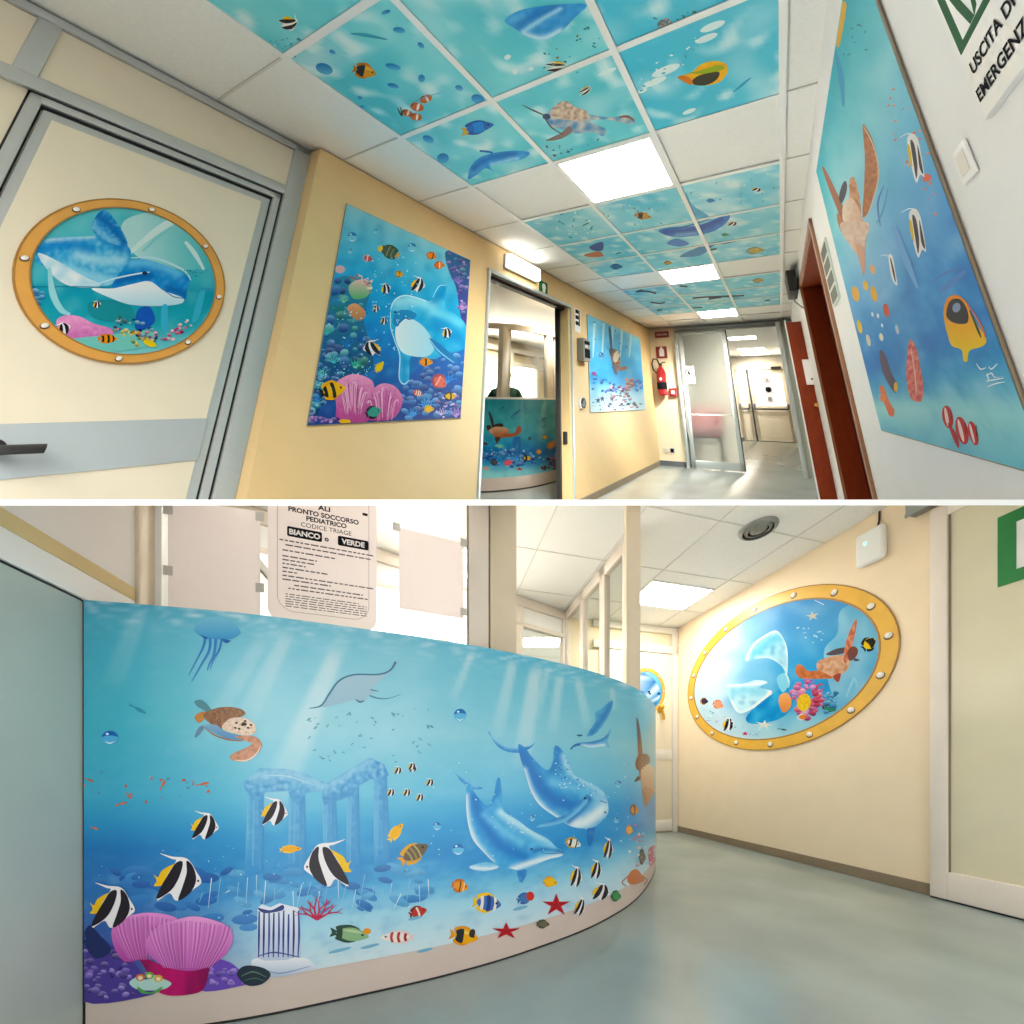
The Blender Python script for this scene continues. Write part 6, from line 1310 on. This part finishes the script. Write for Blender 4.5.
    specks(a, 26, c4((170, 180), (330, 90), (400, 130), (300, 250), (180, 270)), ['3a90a0', '8a7a50', '2a7c90'], .6, 1.8, 142, .6); specks(a, 16, c4((540, 60), (760, 20), (640, 90), (560, 90)), ['3a7c90', '6a6a50'], .6, 1.8, 143, .6); specks(a, 12, c4((180, 490), (290, 500), (420, 460), (220, 545)), ['5a4a58', '3a6a88'], .8, 2, 144, .5)
    for x, y, w, h in ((600, 240, 34, 10), (560, 280, 30, 8), (760, 90, 30, 9), (740, 130, 26, 8), (520, 310, 12, 5), (400, 245, 22, 5), (60, 195, 8, 6), (85, 245, 6, 7), (140, 235, 6, 5), (680, 380, 16, 5)): a.ell(*g4(x, y), w*.45, h*.42, 'e0f4f4', -22)
    specks(a, 30, c4((500, 250), (640, 130), (720, 130), (700, 200), (520, 320)), ['3aa0c0', 'f0fafa', '58b4cc'], .8, 2.4, 145, .45); a.line(c4((830, 315), (860, 290), (890, 265)), [1, 3, 1], '3a9cc8')
    # second block
    a.at(*g6(537, 205), 8.6, 4.6, 8).oval('d89a2c', 'b87a20', ((-.6, -.1, '3a2418'),)); a.poly(c6((585, 250), (620, 240), (700, 235), (760, 215), (800, 195), (804, 215), (770, 245), (720, 262), (660, 270), (610, 265)), softf('4a86d0', [(c6((600, 255), (690, 250), (780, 215)), 3, '3048a4', .7), (c6((640, 264), (700, 258)), 2, 'a8d8ee', .6)], .1, .2), True, 2); a.poly(c6((610, 290), (640, 275), (680, 290), (650, 300)), '5a86c8'); a.poly(c6((670, 130), (690, 170), (740, 205), (700, 205), (675, 170)), '6ab0d4')
    a.poly(c6((650, 330), (700, 305), (740, 290), (850, 275), (800, 290), (760, 295), (720, 325), (680, 332)), '5a90c0'); a.line(c6((740, 295), (800, 285), (850, 277)), [1, 2.4, .8], '3a3a5a'); a.line(c6((600, 250), (690, 232), (760, 208)), [.4, 1, .6], '2f3a8c'); a.line(c6((735, 312), (765, 306)), 1.4, '28283c')
    a.at(*g6(455, 362), 6, 3.6, 0).oval('3a6aa8', '2a4a80'); a.poly(c6((370, 300), (410, 285), (412, 310), (385, 312)), '4a5a98'); a.poly(c6((355, 325), (400, 315), (412, 330), (370, 332)), 'c07a58'); a.at(*g6(615, 350), 4.4, 2.4, 0).oval('c89a4a', '6a4a2a'); a.at(*g6(748, 157), 4.4, 2.4).oval('3a8cc8', '2a6ca8'); a.at(*g6(890, 122), 5, 2.4, 10).moorish(); a.at(*g6(815, 228), 5, 2.4, 0).moorish(); a.at(*g6(885, 312), 9, 4.4, -6).oval('c8b060', '8a9a90'); a.at(*g6(793, 263), 4, 1.8).oval('5aa070', '2a4a50')
    a.line(c6((350, 235), (368, 226)), 1, '3a4a60'); a.line(c6((452, 322), (468, 318)), 1.4, '3a7ca0'); specks(a, 30, c6((400, 190), (620, 130), (600, 240), (480, 250)), ['5aa4b4', '9a9a70', 'e4f4f4'], .5, 1.6, 146, .4); specks(a, 20, c6((660, 120), (960, 60), (960, 150), (720, 190)), ['3a90b0', 'e4f4f4', '5a5a60'], .5, 1.6, 147, .4); specks(a, 20, c6((170, 210), (360, 180), (420, 250), (300, 280)), ['e0f4f4', '3a98b8'], .8, 2.2, 148, .35); specks(a, 14, c6((760, 330), (960, 260), (960, 320), (780, 340)), ['e4f2f0', '3a90b0'], .5, 1.4, 149, .4)
    # third block
    for l, w in ((((515, 440), (545, 438), (578, 445)), 1.6), (((560, 472), (590, 476), (605, 472)), 1.4), (((690, 460), (740, 456), (850, 452)), 1.6), (((520, 438), (535, 434)), 1.2), (((650, 422), (675, 424)), 1.6), (((690, 490), (720, 488)), 1.2), (((580, 498), (595, 496)), 1.4), (((740, 462), (780, 456)), 2)): a.line(c6(*l), w, '2f3448')
    a.at(*g6(895, 405), 5.6, 2.8, -5).oval('b89a5a', '7a6a4a'); a.line(c6((915, 468), (930, 466)), 1.4, '4a4a50')
NAMES = {(0, 0): 'banded fish at its lower corner', (0, 1): 'pair of clownfish and a dark banded orange fish', (0, 2): 'blue surgeonfish and a small dolphin', (1, 1): 'large blue dolphin snout at the top', (1, 2): 'swimming turtle', (2, 1): 'small grey fish', (2, 2): 'large yellow butterflyfish',
 (0, 4): 'plain pale blue ripples at the block corner', (0, 5): 'small purple fish beside the left edge', (0, 6): 'small dark blue fish near the second lamp', (1, 4): 'orange fish in pale bubbles behind the first lamp', (1, 5): 'violet dolphin tail', (1, 6): 'tiny brown fish beside the second lamp', (2, 4): 'small white specks behind the blank white tile', (2, 5): 'violet dolphin snout', (2, 6): 'pale yellow fish and a dark spear fish'}
for (r, d, rows) in ((i, j, None) for j in (0, 1, 2, 4, 5, 6, 8, 9, 10) for i in range(3)):
    if (d == 0 and r > 0): continue
    a0, a1, b0, b1 = GR[r]+.010, GR[r+1]-.010, GD[d]+.010, GD[d+1]-.010
    if d == 0: b0 = .12
    col3 = ('left', 'middle', 'right')[r]; row3 = {8: 'near', 9: 'second', 10: 'far'}
    lb = f'printed sea ceiling tile with {NAMES[(r, d)]}' if (r, d) in NAMES else f'small sea print ceiling tile in the {row3[d]} row, {col3} column, of the farthest block'
    if (r, d) in ((2, 1),): lb = 'printed sea ceiling tile with a small grey fish at the picture top'
    mb = MB(); mb.box(CA, a0, a1, b0, b1, HT+.001, HT+.012, col='e8ecea'); e = .002
    n = 26 if d < 3 else 14
    sheet_grid(mb, lambda u, v: CA(a0+(a1-a0)*u, b0+(b1-b0)*v, HT+.0004), bgt, n, n)
    art = Art(lambda x, y, o: CA(*CA.px(x, y, 2, HT+.0004-o)), mb, .0003, .0001)
    art.clip = [pix(CA(x, y, HT)) for x, y in ((a0, b0), (a1, b0), (a1, b1), (a0, b1))]
    tiles_art(art)
    o = obj('ceiling_tile', mb, M['print'], room=A); tag(o, lb, 'ceiling tile', 'sea printed ceiling tiles')
# ================================================================ hall glimpsed through the corridor's doorway
fx = [(470, 493), (482, 492.5), (500, 491.5), (520, 489.5), (540, 486), (562, 480), (580, 473)]
cc = [tuple(CA.px(x, y, 2, HB)[:2]) for x, y in fx]
CC = catmull(cc, False, 10)
def ccnorm(i):
    a = CC[max(i-1, 0)]; b = CC[min(i+1, len(CC)-1)]; dx, dy = b[0]-a[0], b[1]-a[1]; l = math.hypot(dx, dy) or 1
    return dy/l, -dx/l
sgn = 1 if ccnorm(20)[0] > 0 else -1
def astrip(mb, h0, h1, d0, d1, pts=None, mi=0):
    pts = pts or range(len(CC)); vs = []
    for i in pts:
        n = ccnorm(i)
        for d in (d0, d1):
            for h in (h0, h1): vs.append((CC[i][0]+n[0]*d*sgn, CC[i][1]+n[1]*d*sgn, h))
    m = len(list(pts)); fs = []
    for k in range(m-1):
        a, b = 4*k, 4*k+4; fs += [(a, b, b+1, a+1), (a+2, a+3, b+3, b+2), (a+1, b+1, b+3, a+3), (a, a+2, b+2, b)]
    fs += [(0, 1, 3, 2), (4*m-4, 4*m-2, 4*m-1, 4*m-3)]
    mb.add(vs, fs, CA, mi)
rc2 = thing('reception_counter', 'curved counter with a sea turtle mural seen through the open corridor doorway', 'reception counter', CA(-2.4, 3.6, HB))
mb = MB(); astrip(mb, HB, .012, -.06, -.003); obj('front', mb, M['plinth'], rc2, A, 40)
mb = MB(); astrip(mb, HB+.001, HB+.115, -.003, .004); obj('plinth', mb, M['plinth'], rc2, A, 40)
mb = MB(); astrip(mb, HB, HB+.012, .0, .006); obj('plinth_seal', mb, M['black'], rc2, A, 40)
mb = MB(); astrip(mb, .0, .02, -.25, .004); obj('worktop', mb, M['white'], rc2, A, 40)
cq = Zm(470, 375, 7.877)
def bgq(x, y):
    v = (y-401)/72; c = lerp_tab([(0, '3a9cac'), (.4, '4aacb8'), (.6, '2f8cb4'), (.72, '1f62a8'), (.85, '3a8cbc'), (1, '8cccd0')], v)
    c = mix(c, 'b8e4e4', beam(x, y, 545, 400, 538, 445, 2, 5, .5)+beam(x, y, 522, 400, 522, 430, 1.5, 4, .35)); n = nz(x*.15, y*.15, 2); return mix(c, 'a8dce4' if n > 0 else '1a4a98', abs(n)*.3)
mb = MB(); vs = []; NH = 30
for i in range(len(CC)):
    n = ccnorm(i)
    for j in range(NH+1): vs.append(CA(CC[i][0]+n[0]*sgn*.002, CC[i][1]+n[1]*sgn*.002, HB+.115+(-HB-.115)*j/NH))
mb.add(vs, [(i*(NH+1)+j, (i+1)*(NH+1)+j, (i+1)*(NH+1)+j+1, i*(NH+1)+j+1) for i in range(len(CC)-1) for j in range(NH)], None, 0, [lin(bgq(*pix(v))) for v in vs])
def qsurf(x, y, o):
    """point of this counter's front seen at pixel x, y: meet the ray with each upright strip of the curve"""
    best = None; rd = CA.i @ ray(x, y); ro = CA.i @ (EYE-CA.o)
    for i in range(len(CC)-1):
        (ax, ay), (bx, by) = CC[i], CC[i+1]; ex, ey = bx-ax, by-ay
        den = rd.x*ey-rd.y*ex
        if abs(den) < 1e-9: continue
        t = ((ax-ro.x)*ey-(ay-ro.y)*ex)/den; s = ((ax-ro.x)*rd.y-(ay-ro.y)*rd.x)/den
        if -.02 <= s <= 1.02 and t > 0 and (best is None or t < best[0]): best = (t, i)
    if best is None: best = (3.0, 0)
    t, i = best; n = ccnorm(i); p = ro+rd*t
    return CA(p.x+n[0]*sgn*(.002+o), p.y+n[1]*sgn*(.002+o), p.z)
a = Art(qsurf, mb, .001, .0002); P = lambda x, y: cq((x, y))[0]
a.poly(cq((145, 290), (160, 300), (185, 360), (190, 440), (180, 450), (165, 380)), '3a2a2c'); a.poly(cq((185, 395), (230, 380), (262, 390), (250, 410), (195, 415)), '2a2428'); a.poly(cq((160, 440), (190, 410), (250, 410), (300, 425), (300, 470), (260, 495), (200, 490)), lambda x, y: mix('e8c8a8', 'a8603c', .35+(y-428)/12), True, 1.5); a.poly(cq((255, 470), (300, 460), (350, 455), (370, 410), (390, 398), (405, 430), (380, 470), (300, 492)), 'a8583a'); a.poly(cq((130, 400), (160, 395), (165, 420), (140, 440)), '3a2a28'); a.poly(cq((195, 490), (240, 495), (215, 535), (205, 530)), '4a3028'); a.poly(cq((150, 430), (180, 430), (175, 460), (155, 450)), 'd89a78')
for x, y, w in ((250, 262, 3), (350, 310, 5), (375, 290, 4), (575, 350, 4), (580, 405, 2.6), (335, 340, 2)): a.at(*P(x, y), w, w*.6, -35).minnow('2a6c94')
a.line(cq((560, 330), (580, 370), (605, 355)), [.6, 1.2, .5], '2a6c94'); a.poly(cq((340, 500), (395, 490), (395, 600), (375, 600), (375, 520), (350, 600), (335, 600)), '2a6aa8')
blobs(a, 60, cq((95, 620), (330, 590), (520, 640), (540, 700), (300, 720), (95, 690)), ['1f58a8', '2a6cc0', '184690', '4a92d0'], 1, 3, 151); specks(a, 50, cq((95, 540), (400, 560), (600, 620), (600, 700), (95, 690)), ['b8dce8', '5ab0d0', '8ac8d8', '2a4a88'], .4, 1, 152, .8)
a.at(*P(585, 490), 2.4, 3).oval('d8a848', '6a5a30'); a.at(*P(540, 605), 3, 3.6).oval('d8a86a', '8a6a48'); a.at(*P(640, 550), 5, 4.4, -50).oval('d89a5a', 'b87a48'); a.at(*P(470, 500), 1.6, 2.4).oval('3a5a50', '2a3a3a'); a.at(*P(300, 690), 4.4, 3.6, -10).oval('d85a68', 'c04a58'); a.at(*P(190, 685), 4, 4, 10).oval('4a4a50', '2a2a30'); a.at(*P(445, 655), 4, 4).oval('e8c050', '20242c', ((-.4, .1, '24242a'),)); a.at(*P(235, 560), 3.4, 3).oval('7ac0b0', '5aa0a0'); a.at(*P(390, 740), 5, 2).star('b83038'); a.at(*P(120, 540), 3, 2, 20).oval('2a3a40', '8a4a38'); a.at(*P(125, 735), 5, 2.6).star('d89a78')
blobs(a, 20, cq((610, 660), (660, 640), (680, 700), (620, 710)), ['2a2a48', '4a4a80', '6a5aa0'], 1, 2.6, 153); a.poly(cq((665, 650), (680, 590), (720, 560), (760, 580), (770, 700), (690, 720)), lambda x, y: mix('e8a0c8', 'a82a6c', (y-450)/16), True, 2); blobs(a, 14, cq((550, 720), (700, 710), (700, 735), (560, 745)), ['6a3a48', '8a4a58', '3a2a38'], .8, 2, 154)
obj('printed_front', mb, M['print'], rc2, A)['label'] = 'blue sea turtle mural film'
# glazing on that counter
gl = struct_root('window_4', CA(-2.4, 3.6, 0))
mid = lambda x: min(range(len(CC)), key=lambda i: abs(pix(CA(*CC[i], .4))[0]-x))
def post(x, w, m, h0=.02, h1=.72):
    i = mid(x); r, d = CC[i]; n = ccnorm(i); r -= n[0]*sgn*.06; d -= n[1]*sgn*.06; mb = MB(); mb.box(CA, r-.03, r+.03, d-w, d+w, h0, h1, bev=.004); obj('post', mb, M[m], gl, A, 30)
post(506, .075, 'beige'); post(553.5, .05, 'offwhite'); post(561, .03, 'pink_post')
mb = MB(); astrip(mb, .70, .76, -.10, -.03); obj('head_rail', mb, M['beige'], gl, A, 30)
mb = MB(); astrip(mb, .02, .70, -.062, -.058); obj('glass_pane', mb, M['clear'], gl, A, 30)
# office behind that glazing
mb = MB(); mb.box(CA, -4.3, -4.2, 1.2, 9.0, HB, HT); struct(obj('wall_hall_back', mb, M['cream'], room=A))
mb = MB(); mb.box(CA, -4.3, RL-.12, 8.0, 8.1, HB, HT); struct(obj('wall_hall_end', mb, M['cream'], room=A))
mb = MB(); mb.box(CA, -4.3, RL-.12, 1.1, 1.2, HB, HT); struct(obj('wall_hall_near', mb, M['cream'], room=A))
bw = struct_root('window_5', CA(-4.1, 5.4, 0))
mb = MB()
for d in (3.6, 4.3, 5.1, 6.0, 6.9): mb.box(CA, -4.2, -4.1, d-.05, d+.05, HB, .82, bev=.005)
mb.box(CA, -4.2, -4.1, 3.0, 7.4, .56, .64, bev=.005); mb.box(CA, -4.2, -4.1, 3.0, 7.4, .80, .88, bev=.005); obj('frame', mb, M['offwhite'], bw, A, 30)
mb = MB(); mb.box(CA, -4.19, -4.16, 4.3, 6.9, -.2, .6); obj('bright_pane', mb, M['window_lit'], bw, A)
for k, (r0, r1, d0, d1, lb) in enumerate(((-2.1, -1.75, 3.5, 4.0, 'ceiling panel seen through the doorway above the turtle counter'), (-3.6, -3.1, 4.6, 5.4, 'ceiling panel behind the glazing beyond the doorway'))):
    t = thing('ceiling_light', lb, 'ceiling light', CA((r0+r1)/2, (d0+d1)/2, HT), 'ceiling lights of the upper corridor')
    mb = MB(); mb.ring(CA, 2, HT-.002, HT+.012, [(r0, d0), (r1, d0), (r1, d1), (r0, d1)], [(r0+.012, d0+.012), (r1-.012, d0+.012), (r1-.012, d1-.012), (r0+.012, d1-.012)]); obj('frame', mb, M['grid'], t, A)
    mb = MB(); mb.box(CA, r0+.012, r1-.012, d0+.012, d1-.012, HT-.0005, HT+.01); obj('diffuser', mb, M['panel_lit'] if k else M['panel_dim'], t, A)
# person at the desk, mostly hidden by the post
o = 4.05
pe = thing('person', 'seated person in a green top behind the desk glass, mostly hidden by the post', 'person', CA(-2.86, o, HB))
def pj(a, f, h): return (-2.86+.82*a+.57*f, o+.57*a-.82*f, h)
def skinned(name, joints, edges, m, parent, sub=2):
    me = bpy.data.meshes.new(name); me.from_pydata([CA(*pj(*j[:3]))-root_loc(parent) for j in joints], edges, []); ob = bpy.data.objects.new(name, me); COL.objects.link(ob); ob.parent = parent
    md = ob.modifiers.new('skin', 'SKIN'); me.skin_vertices or None
    for v, j in zip(me.skin_vertices[0].data, joints): v.radius = (j[3]*1.33, j[3]*1.33)
    me.skin_vertices[0].data[0].use_root = True
    ob.modifiers.new('sub', 'SUBSURF').levels = sub; ob.modifiers['sub'].render_levels = sub
    me.materials.append(M[m]); return ob
body = skinned('body', [(0, 0, -.42, .12), (0, 0, -.22, .12), (0, .0, -.02, .13), (0, .01, .10, .055), (0, .02, .16, .042), (0, .04, .25, .06), (0, .04, .31, .05),
    (-.15, .01, .03, .05), (-.21, .04, -.13, .042), (-.17, .22, -.2, .033), (-.13, .29, -.2, .025), (.15, .01, .03, .05), (.21, .04, -.13, .042), (.17, .22, -.2, .033), (.13, .29, -.2, .025),
    (-.09, .14, -.45, .07), (-.10, .33, -.46, .055), (-.10, .33, -.72, .038), (-.10, .40, -.775, .028), (.09, .14, -.45, .07), (.10, .33, -.46, .055), (.10, .33, -.72, .038), (.10, .40, -.775, .028)],
    [(0, 1), (1, 2), (2, 3), (3, 4), (4, 5), (5, 6), (2, 7), (7, 8), (8, 9), (9, 10), (2, 11), (11, 12), (12, 13), (13, 14), (0, 15), (15, 16), (16, 17), (17, 18), (0, 19), (19, 20), (20, 21), (21, 22)], 'skin', pe)
top = skinned('green_top', [(0, 0, -.40, .135), (0, 0, -.22, .135), (0, 0, -.02, .145), (0, .008, .09, .068), (-.15, .01, .035, .068), (-.19, .03, -.05, .058), (.15, .01, .035, .068), (.19, .03, -.05, .058)], [(0, 1), (1, 2), (2, 3), (2, 4), (4, 5), (2, 6), (6, 7)], 'teal_cloth', pe)
mb = MB(); q = pj(0, .025, .275); mb.ball(CA, q, .062, .062, .075, 18); q = pj(-.07, -.03, .24); mb.ball(CA, q, .03, .03, .035, 12); obj('hair', mb, M['hair'], pe, A, 60)
R0 = -2.86
st = thing('office_chair', 'dark chair under the seated person behind the doorway counter', 'chair', CA(R0, o, HB))
mb = MB(); mb.box(CA, R0-.18, R0+.18, o-.17, o+.17, -.66, -.62, bev=.015); obj('seat', mb, M['black'], st, A, 40)
mb = MB(); mb.lathe(CA, (R0, o, HB+.06), (0, 0, 1), [(.025, 0), (.025, .14)], 12); obj('column', mb, M['grey'], st, A, 40)
for k in range(5):
    q = 2*math.pi*k/5; mb = MB(); mb.tube(CA, [(R0, o, HB+.07), (R0+.2*math.cos(q), o+.2*math.sin(q), HB+.04), (R0+.21*math.cos(q), o+.21*math.sin(q), HB)], [.018, .014, .014], 8); obj('foot', mb, M['black'], st, A, 40)
WORLD, EXPO = 0.85, 1.2
# ================================================================ slab, light, camera
mb = MB(); y0, y1 = .60, 13.0; th = .0105
def P(y, o): return EYE.z + SL*y + o
vs = [(x, y, P(y, o)) for x in (-14, 14) for y in (y0, y1) for o in (-th/2, th/2)]
mb.add(vs, [(0,1,3,2),(4,6,7,5),(0,4,5,1),(2,3,7,6),(0,2,6,4),(1,5,7,3)])
struct(obj('slab', mb, mat('white slab edge', 'ffffff', .6, var=.0)))
w = bpy.data.worlds.new('World'); SC.world = w; w.use_nodes = True
bg = w.node_tree.nodes['Background']; bg.inputs[0].default_value = (1.0, .985, .96, 1); bg.inputs[1].default_value = WORLD
cam = bpy.data.cameras.new('camera'); co = bpy.data.objects.new('camera', cam); COL.objects.link(co)
co.location = EYE; co.rotation_euler = (math.radians(90), 0, 0)
cam.sensor_fit = 'HORIZONTAL'; cam.sensor_width = 36; cam.lens = 36*F/1024; cam.shift_y = (PY-512)/1024; cam.shift_x = 0
cam.clip_start = .02; cam.clip_end = 100
SC.camera = co
SC.view_settings.view_transform = 'Standard'; SC.view_settings.look = 'None'; SC.view_settings.gamma = 1; SC.view_settings.exposure = EXPO
SC.view_settings.use_curve_mapping = False
SC.cycles.max_bounces = 10; SC.cycles.transmission_bounces = 8; SC.cycles.transparent_max_bounces = 8
